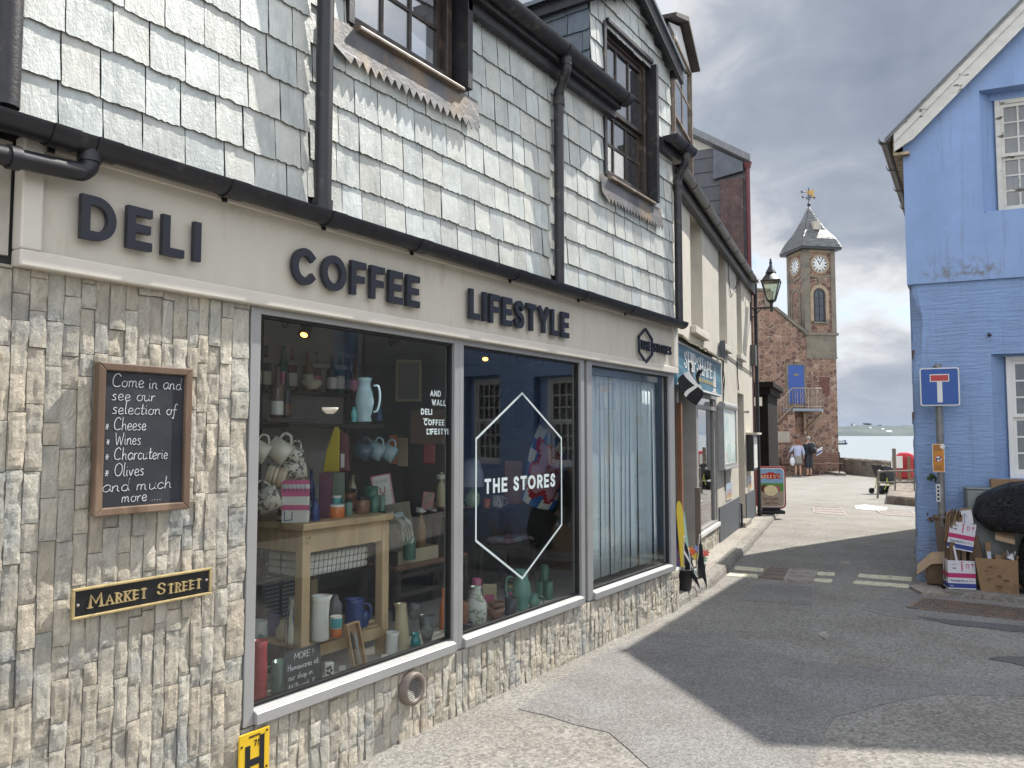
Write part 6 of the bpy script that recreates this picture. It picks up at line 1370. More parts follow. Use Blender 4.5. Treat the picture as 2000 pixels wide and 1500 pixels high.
# ice cream pavement sign
ab = on_z(1506, 1003, .06)
AT = Matrix.Translation((ab.x, ab.y, ab.z)) @ Rz(TH + R_(-3)); dpt = (AT.translation - CAM).dot(CF); k = dpt / FL
ws, hs = 58 * k, 82 * k
ab_ = thing('ice_cream_sign', 'red framed ice cream board on a black base on the pavement', 'pavement sign', AT)
def rrect(x0, x1, z0, z1, r, n=5): 
    return arc(x1 - r, z1 - r, r, r, 0, 90, n) + arc(x0 + r, z1 - r, r, r, 90, 180, n) + arc(x0 + r, z0 + r, r, r, 180, 270, n) + arc(x1 - r, z0 + r, r, r, 270, 360, n)
mb = MB(); mb.prism(rrect(-ws / 2, ws / 2, .0, hs, .10), -.03, .03, T_(0, 0, .1)); fr_ = mb.build('sign_frame', pm('red sign frame', (.30, .02, .025), .35, .08), ab_, bevel=.01)
mb = MB(); mb.box(-ws * .42, ws * .42, -.13, .13, 0, .07); mb.box(-ws * .3, ws * .3, -.05, .05, .07, .12); mb.build('base', M_BLACK, ab_, bevel=.015)
e = .03; mb = MB(); mb.prism(rrect(-ws / 2 + e, ws / 2 - e, e, hs - e, .08), -.034, -.0302, T_(0, 0, .1)); mb.build('white_border', M_WHITE, fr_)
e = .05; Z0, Z1, X0, X1 = .1 + e, .1 + hs - e, -ws / 2 + e, ws / 2 - e; PH = Z1 - Z0
M_ICT = pm('poster brown', (.38, .31, .24), .35, .08); M_ICG = pm('poster green', (.10, .30, .06), .35, .2, 9); M_ICS = pm('poster sky', (.25, .42, .62), .35, .12, 5)
def pane(nm, z0, z1, y, mat, top=False, bot=False):
    mb = MB()
    if top: pts = [(X0, z0), (X1, z0)] + arc(X1 - .07, z1 - .07, .07, .07, 0, 90, 5) + arc(X0 + .07, z1 - .07, .07, .07, 90, 180, 5)
    elif bot: pts = arc(X0 + .07, z0 + .07, .07, .07, 180, 270, 5) + arc(X1 - .07, z0 + .07, .07, .07, 270, 360, 5) + [(X1, z1), (X0, z1)]
    else: pts = [(X0, z0), (X1, z0), (X1, z1), (X0, z1)]
    mb.prism(pts, y, -.0342); return mb.build(nm, mat, fr_)
pane('poster_sky', Z0 + PH * .62, Z1, -.036, M_ICS, top=True); pane('poster_field', Z0 + PH * .40, Z0 + PH * .62, -.0362, M_ICG); pane('poster_foot', Z0, Z0 + PH * .40, -.0364, M_ICT, bot=True)
for nm, cx, cz, rr, c in (('ice_cream_scoop', -.20, .47, .085, (.12, .03, .02)), ('ice_cream_scoop', .16, .47, .075, (.40, .10, .13)), ('ice_cream_scoop', -.01, .42, .12, (.78, .68, .42))):
    mb = MB(); x = cx * ws; z = Z0 + PH * cz; y = -.0372 - .0006 * (cx == -.01)
    mb.prism([(x + rr * ws * 1.9 * math.cos(R_(a)) * (1 + .05 * math.sin(a)), z + rr * ws * 1.5 * math.sin(R_(a)) * (1 + .05 * math.cos(3 * a))) for a in range(0, 360, 20)], y, -.0365); mb.build(nm, pm('ice cream %.2f' % c[0], c, .4, .15, 20), fr_)
mb = MB(); zb = Z0 + PH * .72; mb.prism([(X0 + .05, zb), (X0 + .10, zb + .02), (0, zb - .0), (X1 - .10, zb + .02), (X1 - .05, zb), (X1 - .06, zb + PH * .15), (X1 - .16, zb + PH * .15), (.06, zb + PH * .19), (-.06, zb + PH * .19), (X0 + .16, zb + PH * .15), (X0 + .06, zb + PH * .15)], -.0375, -.0362); mb.build('banner', pm('banner red', (.48, .03, .03), .35), fr_)
mb = MB(); caps(mb, "KELLY'S", -ws * .33, zb + PH * .03, PH * .085, PH * .02, -.0385, -.0376, gap=.16, serif=1, fit=ws * .66); mb.build('lettering', pm('poster cream', (.75, .66, .42), .4), fr_)
mb = MB(); hand(mb, 'Ice Cream', -ws * .27, Z0 + PH * .17, PH * .10, .010, -.0375, -.0366, fit=ws * .52); hand(mb, 'Sold Here', -ws * .24, Z0 + PH * .05, PH * .09, .009, -.0375, -.0366, fit=ws * .48); mb.build('script_lettering', pm('script brown', (.16, .07, .05), .5), fr_)

# gable of the taller house behind, and its dark timber pub front
bh = thing('slate_gable_house', 'taller house with slate hung gable and red stone flank beyond the cream shop', 'house', FC @ T_(8.55, 0, 0))
def G3(x, y): return on_cross(FC, x, y, 8.55)
q = [G3(*p) for p in ((1455, 317), (1340, 262), (1455, 900))]
dR, zR = q[0]; dA, zA = q[1]; sl = (zA - zR) / (dA - dR); dM = 5.0
gab = Matrix.Rotation(R_(90), 4, 'Z')
def gprism(mb, pts, a, bb): 
    n = len(pts); vs = [(a, d, z) for d, z in pts] + [(bb, d + max(0, bb) * .42, z) for d, z in pts]
    mb.add(vs, [tuple(range(n)), tuple(range(2 * n - 1, n - 1, -1))] + [(i, n + i, n + (i + 1) % n, (i + 1) % n) for i in range(n)], False)
mb = MB(); gprism(mb, [(dR, -.3), (dR, zR), (dM, zR + sl * (dM - dR)), (dM, -.3)], 0.03, 6); mb.build('wall', M_REND, bh)
mb = MB(); mb.X = Matrix.Translation((.028, 0, 0)) @ Rz(R_(-90)) @ Matrix.Translation((-dM, 0, 0))
slates(mb, 0, dM - dR, zR - 4, zR + sl * (dM - dR), 0, gauge=.30, wid=.42, seed=31, top=lambda s: zR + sl * (dM - dR - s) - .02, kick=.02); mb.build('slate_hanging', slate_mat('old dark slate', (.075, .078, .085), (.05, .05, .055)), bh)
M_REDST = pm('red stone', (.115, .072, .064), .85, .35, 7, .6, 25, bd=.02, c2=(.28, .22, .19), c2s=9, th=(.62, .72))
r0 = G3(1407, 353); r1 = G3(1452, 480)
mb = MB(); gprism(mb, [(r1[0], -.2), (r0[0], -.2), (r0[0], r0[1]), (r1[0] - .02, r0[1])], -.06, .0); mb.build('red_stone_flank', M_REDST, bh)
pz = [G3(*p) for p in ((1394, 292), (1452, 318), (1452, 335), (1394, 352))]
mb = MB(); gprism(mb, pz, -.075, -.03); mb.build('lead_flashing', pm('grey flashing', (.12, .13, .15), .6, .25, 4, .3, 20), bh)
mb = MB()
vg = [(dR - .12, zR - .04), (dR - .12, zR + .10), (dM, zR + .10 + sl * (dM - dR + .12)), (dM, zR - .05 + sl * (dM - dR + .12))]; gprism(mb, vg, -.16, 6); mb.build('verge', M_SLATE_R, bh)
mb = MB(); pR = G3(1456, 322); pB = G3(1457, 900); mb.tube([(-.03, dR - .05, 0), (-.03, dR - .05, zR - .1)], .045, 8); mb.cyl((-.03, dR - .05, zR - .14), (-.03, dR - .05, zR - .02), .06, .09, n=8); mb.build('red_downpipe', pm('dark red pipe', (.13, .03, .035), .5), bh)
fs = 3.2
def F3(x, y): return on_cross(FC, x, y, 8.55 + fs)
M_PUB = pm('black brown timber', (.008, .007, .006), .85, .3, 5, .2, 40, spec=.15)
c0 = F3(1512, 746); c1 = F3(1512, 768); p0_ = F3(1500, 800); p1_ = F3(1478, 800)
mb = MB(); mb.box(fs, fs + 2.5, p0_[0], p0_[0] + 1.4, -.3, c1[1]); mb.box(fs - .03, fs, p0_[0] + .08, p0_[0] + .5, .7, c1[1] - .5)
o = mb.build('timber_pub_front', M_PUB, bh, bevel=.01)
mb = MB(); mb.box(fs - .25, fs + 2.7, c0[0], p0_[0] + 1.4, (c0[1] + c1[1]) / 2, c0[1]); mb.box(fs - .15, fs + 2.6, (c0[0] + p0_[0]) / 2, p0_[0] + 1.4, c1[1] - .02, (c0[1] + c1[1]) / 2 - .001); mb.build('cornice', M_PUB, o, bevel=.02)
n0 = F3(1476, 776); n1 = F3(1489, 793); mb = MB(); mb.box(fs - .05, fs - .031, n1[0], n0[0] + .1, n1[1], n0[1]); mb.build('notice', M_WHITE, o)

# ------------------------------------------------------------------ red stone clock tower building by the sea
TA = R_(80)                                                     # front wall turned 80 degrees from the way we look
PR = at_depth(1637, 848, 37.3)
tdx, tdy = -math.sin(TH) * math.cos(TA) + math.cos(TH) * math.sin(TA), math.cos(TH) * math.cos(TA) + math.sin(TH) * math.sin(TA)
FT = frame(PR.x, PR.y, tdx, tdy)
def Tt(x, y, d=0): return on_frame(FT, x, y, d)
def rubble(name, c1, c2, mort, sc, mw=.055):
    m, nt, b, out = newmat(name); v = mapped(nt, (1, 1, 1.35))
    nz = nt.nodes.new('ShaderNodeTexNoise'); nz.inputs['Scale'].default_value = 2.5; nt.links.new(v, nz.inputs['Vector'])
    vm = mixc(nt, .12, v, nz.outputs['Color'])
    vo = nt.nodes.new('ShaderNodeTexVoronoi'); vo.inputs['Scale'].default_value = sc; nt.links.new(vm, vo.inputs['Vector']); vo.inputs['Randomness'].default_value = .85
    ve = nt.nodes.new('ShaderNodeTexVoronoi'); ve.feature = 'DISTANCE_TO_EDGE'; ve.inputs['Scale'].default_value = sc; nt.links.new(vm, ve.inputs['Vector']); ve.inputs['Randomness'].default_value = .85
    sepc = nt.nodes.new('ShaderNodeSeparateColor'); nt.links.new(vo.outputs['Color'], sepc.inputs[0])
    col = ramp(nt, sepc.outputs[0], .1, .95, c1 + (1,), c2 + (1,))
    col = mixc(nt, .15, col, mixc(nt, noise_n(nt, v, 3, 5), c1, c2))
    edge = ramp(nt, ve.outputs['Distance'], mw * .5, mw)
    col = mixc(nt, edge, mort, col)
    col = mixc(nt, ramp(nt, noise_n(nt, v, .7, 5, .6), .52, .75), col, mixc(nt, .5, col, mort))
    nt.links.new(col, b.inputs['Base Color']); b.inputs['Roughness'].default_value = .9
    bump_n(nt, b, math_n(nt, 'ADD', edge, noise_n(nt, v, 14, 4, .6)), .6, .05); return m
M_RUB = rubble('red rubble stone', (.11, .058, .047), (.32, .185, .13), (.36, .28, .205), 4.2, .06)
M_RUBG = rubble('grey rubble stone', (.10, .085, .07), (.23, .19, .15), (.26, .22, .18), 3.2)
M_STUC = pm('grey brown stucco', (.20, .17, .13), .9, .15, 2, .4, 20, bd=.02, c2=(.13, .12, .10), c2s=1.5)
M_DRESS = pm('dressed stone', (.33, .25, .17), .85, .12, 4, .3, 30)
M_TSLATE = slate_mat('tower roof slate', (.19, .195, .195), (.11, .11, .11))
M_BLUED = pm('blue door paint', (.025, .075, .30), .45, .08)
M_RAILT = pm('pale rail paint', (.34, .27, .21), .5, .12)
M_DIAL = pm('white clock dial', (.74, .74, .72), .5, .03)
ct = thing('clock_tower', 'red stone hall with square clock tower, slate roof and blue upper door by the sea', 'clock tower', FT)
zt0 = Tt(1605, 655)[1]; ztop = Tt(1605, 482)[1]; sL = Tt(1574, 655)[0]; sR = Tt(1633, 655)[0]; TWD = sR - sL
tc_ = ((sL + sR) / 2, TWD / 2)
g = lambda x, y: Tt(x, y)
gx0 = -6.5
pk = g(1512, 604); pe = g(1573, 654); par = g(1500, 569)
mb = MB(); zg_ = -.6
wallp = [(gx0, zg_), (0, zg_), (0, zt0), (pe[0], pe[1]), (pk[0], pk[1]), (par[0], pk[1] + .02), (par[0], par[1]), (gx0, par[1])]
mb.prism(wallp, .0, .45); mb.box(-.45, -.001, .45, 6, zg_, zt0 - .01)
mb.build('wall', M_RUB, ct)
mb = MB()
mb.prism([(pe[0] + .02, pe[1]), (pk[0], pk[1]), (pk[0] - .1, pk[1] + .1), (pk[0] + .1, pk[1] + .10), (pe[0] + .05, pe[1] + .16)], -.09, .5); mb.box(gx0, par[0] + .1, -.07, .5, par[1], par[1] + .12); mb.box(par[0] - .2, par[0] + .12, -.05, .5, pk[1] + .021, par[1] - .001)
mb.build('coping', M_STUC, ct)
mb = MB(); mb.add([(gx0, .5, par[1] - .2), (pe[0], .5, pe[1] - .3), (pe[0], 5, pe[1] - .3), (gx0, 5, par[1] - .2)], [(0, 1, 2, 3)]); mb.build('hall_roof', M_SLATE_R, ct)
# tower shaft
mb = MB(); mb.box(sL, sR, .02, TWD, zt0 - .5, ztop); sh = mb.build('tower_shaft', M_RUB, ct)
p = TWD * .17
mb = MB()
for a, bb in ((sL - .03, sL + p), (sR - p * .8, sR + .03)):
    mb.box(a, bb, -.02, .02 - .001, zt0 + .12, ztop)
mb.box(sL - .03, sL - .001, .02, p, zt0 + .12, ztop); mb.box(sL - .03, sL - .001, TWD - p * .8, TWD + .02, zt0 - .3, ztop); mb.box(sR + .001, sR + .03, .02, TWD, zt0 - 1, ztop)
mb.build('corner_pilaster', M_STUC, sh)
mb = MB(); mb.box(sL - .08, sR + .09, -.08, TWD + .05, zt0, zt0 + .119); bt = Tt(1605, 697)[1]; mb.box(sL, .02, -.03, -.001, bt, zt0 - .001); mb.box(sL - .05, .05, -.035, -.0305, bt - .09, bt + .0)
zc_ = Tt(1600, 540)[1]; 
mb.build('string_course', M_STUC, ct)
mb = MB(); mb.box(sL - .02, sR + .02, -.015, .0195, ztop - .28, ztop - .02); mb.box(sL - .025, sL - .0015, .0196, TWD, ztop - .28, ztop - .02); mb.build('frieze', M_DRESS, sh)
# roof: bell-cast pyramid
zap = Tt(1578, 405, tc_[1])[1]; ov = .27; hw_ = TWD / 2
lv = [(hw_ + ov, ztop - .05), (hw_ + ov * .25, ztop + .42), (hw_ * .70, ztop + (zap - ztop) * .42), (hw_ * .40, ztop + (zap - ztop) * .66), (.03, zap)]
mb = MB()
def rp(k, i): h, z = lv[k]; sx, sy = ((-1, -1), (1, -1), (1, 1), (-1, 1))[i % 4]; return Vector((tc_[0] + sx * h, tc_[1] + sy * h, z))
rnd = random.Random(3); NR = 26
def lev(t):
    f = t * (len(lv) - 1); i = min(int(f), len(lv) - 2); a, bb = lv[i], lv[i + 1]; f -= i; return a[0] + (bb[0] - a[0]) * f, a[1] + (bb[1] - a[1]) * f
for i in range(4):
    for r in range(NR):
        h0, z0 = lev(r / NR); h1, z1 = lev((r + 1.12) / NR if r < NR - 1 else 1)
        n = max(1, int(h0 * 2 / .17)); off = rnd.random()
        for k in range(n):
            g_ = rnd.uniform(.7, 1.15); mb.t = (g_, g_, g_, 1)
            u0, u1 = k / n, (k + .96) / n
            def cor(u, h, z, o):
                e = -h + 2 * h * u; x, y = ((e, -h), (h, e), (-e, h), (-h, -e))[i]
                nx, ny = ((0, -1), (1, 0), (0, 1), (-1, 0))[i]
                return Vector((tc_[0] + x + nx * o, tc_[1] + y + ny * o, z + o))
            q = [cor(u0, h0, z0, .022), cor(u1, h0, z0, .022), cor(u1, h1, z1, .004), cor(u0, h1, z1, .004)]
            lo = [cor(u0, h0, z0, .0), cor(u1, h0, z0, .0)]
            mb.add(q + lo, [(0, 1, 2, 3), (0, 4, 5, 1)], False)
mb.t = (1, 1, 1, 1)
for k in range(len(lv) - 1):
    for i in range(4): mb.add([rp(k, i), rp(k, i + 1), rp(k + 1, i + 1), rp(k + 1, i)], [(0, 1, 2, 3)], False)
ro = mb.build('tower_roof', M_TSLATE, ct)
mb = MB(); e = hw_ + ov - .02; mb.box(tc_[0] - e, tc_[0] + e, tc_[1] - e, tc_[1] + e, ztop - .16, ztop - .055); mb.build('eaves', M_IRONP, ct)
mb = MB(); zz = ztop + (zap - ztop) * .50; hh_, _ = lev(.52)
mb.box(tc_[0] - .17, tc_[0] + .17, tc_[1] - hh_ - .16, tc_[1] - hh_ + .2, zz - .2, zz + .2); mb.build('roof_louvre', pm('weathered louvre', (.46, .42, .34), .7, .1), ro)
# weathervane: a running gilded beast over an arrow and a ring
wv = thing('weathervane', 'gilded animal weathervane on an iron rod at the top of the clock tower', 'weathervane', FT @ T_(tc_[0], tc_[1], zap - .02)); ztip = Tt(1577, 366, tc_[1])[1] - zap
mb = MB(); mb.cyl((0, 0, 0), (0, 0, ztip), .022, n=6); mb.ball((0, 0, ztip * .16), .09, 8); mb.tube([(.11 * math.cos(R_(a)), 0, ztip * .52 + .11 * math.sin(R_(a))) for a in range(0, 360, 30)], .016, 5, closed=True)
mb.cyl((-.32, 0, ztip * .52), (.30, 0, ztip * .52), .015, n=6); mb.cyl((0, -.3, ztip * .52), (0, .3, ztip * .52), .015, n=6); mb.box(-.36, -.28, -.01, .01, ztip * .52 - .05, ztip * .52 + .05); mb.box(.26, .33, -.01, .01, ztip * .52 - .05, ztip * .52 + .05); mb.cyl((-.42, 0, ztip * .78), (.1, 0, ztip * .78), .018, n=6); mb.prism([(-.44, ztip * .78), (-.32, ztip * .78 + .07), (-.32, ztip * .78 - .07)], -.012, .012)
mb.build('rod_and_arms', M_IRONP, wv)
zz = ztip * .76
mb = MB(); mb.prism([(-.06, zz - .06), (.08, zz - .09), (.24, zz - .22), (.30, zz - .19), (.24, zz - .05), (.25, zz + .04), (.32, zz + .16), (.26, zz + .18), (.19, zz + .09), (.02, zz + .11), (-.07, zz + .08), (-.13, zz + .02)], -.016, .016); mb.build('gilded_animal', pm('gilding', (.42, .25, .06), .35, .15, metal=.6), wv)
# clocks
def clock(T, par, hr, mn):
    r = .375
    mb = MB(); TT = T @ Rx(R_(90)); mb.lathe([(r, -.02), (r, .03), (r * 1.06, .05), (r * 1.25, .05), (r * 1.27, .0), (r * 1.27, -.02)], n=36, T=TT); o = mb.build('clock_surround', M_DRESS, par)
    mb = MB(); mb.lathe([(.001, .016), (r, .016), (r, -.01), (.001, -.01)], n=36, T=TT); mb.build('dial', M_DIAL, o)
    mb = MB()
    def spoke(a, r0, r1, w, y0, y1): c, s = math.sin(a), math.cos(a); mb.ribbon([(c * r0, s * r0), (c * r1, s * r1)], w, y0, y1, False, T)
    for k in range(12): spoke(k * math.pi / 6, r * .70, r * .95, .055 if k % 3 else .07, -.0195, -.0165)
    mb.ribbon([(r * .42 * math.sin(R_(a)), r * .42 * math.cos(R_(a))) for a in range(0, 360, 15)], .008, -.0185, -.0165, True, T)
    mb.build('numerals', M_BLACK, o)
    mb = MB(); ah = (hr + mn / 60) * math.pi / 6; am = mn * math.pi / 30; spoke(ah, -.03, r * .58, .045, -.023, -.020); spoke(am, -.05, r * .88, .03, -.027, -.024); mb.build('hands', M_BLACK, o)
ck_z = Tt(1602, 516)[1]; ck_s = Tt(1601, 516)[0]
clock(T_(ck_s, .019, ck_z), sh, 11, 5)
clock(T_(sL - .001, TWD * .52, ck_z) @ Rz(R_(-90)), sh, 12, 0)
# arched window in the front, blind arch in the side
def arch_pts(cx, z0, z1, hw, n=12): return [(cx - hw, z0), (cx + hw, z0), (cx + hw, z1 - hw)] + arc(cx, z1 - hw, hw, hw, 0, 180, n)[1:]
wz0 = Tt(1600, 628)[1]; wz1 = Tt(1600, 565)[1]; wc = Tt(1600.5, 600)[0]; hwv = (Tt(1610, 600)[0] - Tt(1591, 600)[0]) / 2
mb = MB(); ap = arch_pts(wc, wz0, wz1, hwv)
op = arch_pts(wc, wz0, wz1 + .14, hwv + .14)
mb.ribbon(op[1:] + [op[0]], .16, -.035, .0195); ws_ = mb.build('window_surround', M_DRESS, sh)
mb = MB(); mb.prism(ap, .012, .0195); mb.build('window_glass', pm('dark window glass', (.03, .035, .04), .08, .2, 3, 0, spec=.8), ws_)
mb = MB(); mb.ribbon(ap, .05, -.012, .0115, True); mb.box(wc - .015, wc + .015, -.008, .0115, wz0, wz1); mb.box(wc - hwv, wc + hwv, -.006, .0115, wz0 + (wz1 - wz0) * .48 - .02, wz0 + (wz1 - wz0) * .48 + .02); mb.box(wc - hwv, wc + hwv, -.005, .0115, wz0 + (wz1 - wz0) * .74 - .012, wz0 + (wz1 - wz0) * .74 + .012); mb.box(wc - hwv, wc + hwv, -.005, .0115, wz0 + (wz1 - wz0) * .22 - .012, wz0 + (wz1 - wz0) * .22 + .012); mb.build('window_bars', M_BLACK, ws_)
mb = MB(); mb.box(wc - hwv - .12, wc + hwv + .12, -.1, .0185, wz0 - .1, wz0 - .02); mb.box(wc + hwv - .02, wc + hwv + .16, -.13, -.101, wz0 - .12, wz0 + .08); mb.build('window_sill', M_STUC, ws_)
TS = T_(sL - .001, TWD * .52, 0) @ Rz(R_(-90)); sa_ = arch_pts(0, zt0 + .35, wz1 + .1, hwv + .12)
mb = MB(); mb.ribbon(sa_[1:] + [sa_[0]], .14, -.03, -.0, False, TS); mb.ribbon([(-.55, ck_z - .5), (-.35, ck_z - .6), (0, ck_z - .64), (.35, ck_z - .6), (.55, ck_z - .5)], .08, -.028, .0, False, TS); mb.build('blind_arch', M_STUC, sh)
mb = MB(); mb.ribbon([(wc - .6, ck_z - .52), (wc - .36, ck_z - .58), (wc, ck_z - .64), (wc + .36, ck_z - .58), (wc + .6, ck_z - .52)], .08, -.02, .0195); mb.box(wc - .05, wc + .05, -.024, .0195, wz1 + .16, ck_z - .60); mb.build('moulding', M_STUC, sh)
# blue door on the landing, stair, railing, props, plaque
d0 = Tt(1540, 788); d1 = Tt(1569, 714)
mb = MB(); mb.box(d0[0], d1[0], -.03, -.001, d0[1], d1[1]); dr = mb.build('upper_door', M_BLUED, ct)
mb = MB(); dm = (d0[0] + d1[0]) / 2; mb.box(dm - .12, dm + .12, -.04, -.0305, d0[1] + 1.28, d0[1] + 1.40); mb.build('door_sign', M_STUC, dr)
mb = MB(); mb.box(d0[0] - .1, d0[0] - .002, -.04, -.0, d0[1], d1[1] + .12); mb.box(d1[0] + .002, d1[0] + .1, -.04, .0, d0[1], d1[1] + .12); mb.box(d0[0], d1[0], -.04, .0, d1[1] + .002, d1[1] + .12); mb.build('door_frame', M_STUC, dr)
mb = MB(); mb.box(dm - .1, dm + .14, -.1, -.041, d1[1] + .14, d1[1] + .27); mb.build('door_lamp', M_DRESS, dr)
PD = -1.05
l0 = Tt(1549, 800, PD); l1 = Tt(1608, 797, PD); zpl = l0[1]
mb = MB(); mb.box(l0[0], l1[0], PD, -.001, zpl - .06, zpl + .05); mb.build('landing', pm('blue grey landing', (.24, .28, .32), .6), ct)
# stair block running down to the left
n = 11; run = .27; sb_ = l0[0]; rise = zpl / n * 1.0
mb = MB()
for i in range(n):
    zt_ = zpl - .02 - (i + 1) * rise * .92; mb.box(sb_ - (i + 1) * run, sb_ - i * run - .001, PD, -.002, -.5, zt_)
mb.box(sb_, sb_ + .08, PD, -.002, -.5, zpl - .061); mb.build('stone_stair', M_RUB, ct)
mb = MB()
def rail(a, bb, za, zb, step, yy=PD + .03):
    L = bb - a; nn = int(abs(L) / step)
    mb.tube([(a, yy, za + .92), (bb, yy, zb + .92)], .022, 6); mb.tube([(a, yy, za + .1), (bb, yy, zb + .1)], .016, 6)
    for k in range(nn + 1): t = k / nn; mb.cyl((a + L * t, yy, za + (zb - za) * t + (.0 if k % 6 == 0 else .1)), (a + L * t, yy, za + (zb - za) * t + .92), .024 if k % 6 == 0 else .011, n=5)
rail(l0[0], l1[0] - .05, zpl + .05, zpl + .05, .12); rail(l0[0], sb_ - n * run * .98, zpl + .05, .1, .14)
a0 = l1[0] - .05; mb.tube([(a0, PD + .03, zpl + .97), (a0, -.02, zpl + .97)], .022, 6)
for k in range(1, 8): mb.cyl((a0, PD * k / 8, zpl + .05), (a0, PD * k / 8, zpl + .97), .012, n=5)
for k in range(6):
    x = l0[0] + .2 + k * .24; mb.tube([(x, PD + .02, zpl + .3), (x + .06, PD + .02, zpl + .5), (x - .02, PD + .02, zpl + .6), (x + .05, PD + .02, zpl + .8)], .012, 5)
mb.build('landing_railing', M_RAILT, ct)
b0_ = Tt(1580, 838, -.05); b1_ = Tt(1602, 803, -.8)
mb = MB(); X = l1[0] - .25
for xx in (X,): mb.tube([(xx - .12, -.04, zpl - 1.0), (xx + .30, PD + .15, zpl - .08)], .06, 4); mb.box(xx - .18, xx - .06, -.12, -.002, zpl - 1.1, zpl - .07)
mb.build('landing_prop', M_DRESS, ct)
p0_ = Tt(1508, 865, PD - .02); p1_ = Tt(1543, 842, PD - .02)
mb = MB(); mb.box(p0_[0], p1_[0], PD - .05, PD - .001, p0_[1], p1_[1]); pq = mb.build('plaque', M_DRESS, ct)
mb = MB(); e = .06; mb.box(p0_[0] + e, p1_[0] - e, PD - .06, PD - .0505, p0_[1] + e, p1_[1] - e); po_ = mb.build('plaque_face', pm('pale plaque', (.40, .36, .30), .7), pq)
mb = MB()
for k in range(4): z = p0_[1] + .12 + k * (p1_[1] - p0_[1] - .22) / 3.4; mb.box(p0_[0] + .13, p1_[0] - .13 - .05 * (k % 2), PD - .062, PD - .0602, z, z + .02)
mb.build('plaque_lines', M_STUC, po_)
mb = MB()
bz0, bz1 = Tt(1600, 770)[1], Tt(1600, 738)[1]; bs0, bs1 = Tt(1599, 750)[0], Tt(1621, 750)[0]
rnd = random.Random(2); z = bz0
while z < bz1:
    mb.t = (rnd.uniform(.75, 1.1),) * 3 + (1,); mb.box(bs0 + rnd.uniform(0, .06), bs1 - rnd.uniform(0, .06), -.03, -.001, z, z + .055); z += .075
mb.t = (1, 1, 1, 1); mb.build('brick_patch', pm('red brick', (.17, .075, .055), .9, .2, 6, tint=True), ct)
tag(sheet('kerb_platform', [(1497, 903), (1600, 925), (1652, 930), (1650, 921), (1600, 915), (1500, 893)], M_PAVE, .12), kind='structure')

# benches
M_SLATW = pm('brown bench slats', (.15, .075, .05), .6, .25, 5, stretch=(.3, 2, 2)); M_CAST = pm('black cast iron', (.02, .02, .022), .4)
def make_bench(label, M, L=1.55):
    t = thing('bench', label, 'bench', M, 'slatted benches along the tower wall')
    mb = MB()
    for k in range(4): y = -.42 + k * .105; mb.box(-L / 2, L / 2, y, y + .08, .42, .45)
    mb.build('seat', M_SLATW, t)
    mb = MB()
    for k in range(5): z = .50 + k * .085; y = .0 + k * .022; mb.box(-L / 2, L / 2, y, y + .025, z, z + .065)
    mb.build('backrest', M_SLATW, t)
    for sx in (-1, 1):
        mb = MB(); x = sx * (L / 2 - .02)
        mb.tube(smoothline([(x, -.44, 0), (x, -.38, .2), (x, -.42, .42), (x, -.44, .6), (x, -.38, .66), (x, -.1, .66), (x, .05, .62)], 3), .025, 6); mb.tube(smoothline([(x, .10, 0), (x, .02, .25), (x, -.02, .45), (x, .1, .95)], 3), .025, 6); mb.tube([(x, -.4, .40), (x, -.02, .42)], .022, 6)
        mb.tube(smoothline([(x, -.36, .12), (x, -.2, .3), (x, -.05, .15)], 4), .018, 5); mb.tube([(x + .0, -.25 + .09 * math.cos(R_(a)), .54 + .07 * math.sin(R_(a))) for a in range(0, 360, 40)], .014, 5, closed=True)
        mb.build('end_frame', M_CAST, t)
    return t
def tp_(px, py, dep):  # point on the ground at that depth
    p = at_depth(px, py, dep); return Vector((p.x, p.y, gz(p)))
rotT = math.atan2(tdy, tdx)
bA = tp_(1547, 900, 36.0); bB = tp_(1610, 905, 36.1); bC = tp_(1487, 900, 37)
make_bench('slatted bench on the left of the woman in the lilac cardigan', T_(bA.x, bA.y, bA.z + .1) @ Rz(rotT - R_(4)), 1.5)
make_bench('slatted bench with iron armrest right of the man with the backpack', T_(bB.x, bB.y, bB.z + .1) @ Rz(rotT - R_(8)), 1.5)
make_bench('slatted bench half hidden behind the dark pub front', T_(bC.x, bC.y, bC.z + .1) @ Rz(rotT), 1.5)

# people: one skinned body each, clothes as children
def skin_body(name, joints, edges, mat, parent, sub=2, root=0):
    me = bpy.data.meshes.new(name); me.from_pydata([j[0] for j in joints], edges, []); me.materials.append(mat)
    o = bpy.data.objects.new(name, me); COL.objects.link(o); o.parent = parent
    md = o.modifiers.new('skin', 'SKIN'); md.use_smooth_shade = True
    sv = me.skin_vertices[0].data if me.skin_vertices else None
    if sv is None:
        bm = bmesh.new(); bm.from_mesh(me); bm.verts.layers.skin.verify(); bm.to_mesh(me); bm.free(); sv = me.skin_vertices[0].data
    for i, j in enumerate(joints):
        r = j[1]; sv[i].radius = r if isinstance(r, tuple) else (r, r); sv[i].use_root = (i == root)
    md2 = o.modifiers.new('sub', 'SUBSURF'); md2.levels = sub; md2.render_levels = sub
    return o
M_SKIN = pm('skin', (.50, .30, .21), .55, .08, 12); M_LILAC = pm('lilac knit', (.42, .45, .60), .85, .1, 20, .3, 80); M_SKIRT = pm('grey patterned skirt', (.24, .22, .19), .85, .35, 22)
M_HAIR = pm('auburn hair', (.20, .075, .03), .5, .3, 30); M_NAVYC = pm('navy coat cloth', (.025, .03, .042), .8, .2, 10); M_GREYH = pm('grey hair', (.30, .27, .24), .6, .2, 20); M_BAGW = pm('white carrier bag', (.66, .66, .68), .5, .06); M_PACK = pm('black backpack cloth', (.013, .013, .016), .6, .2)
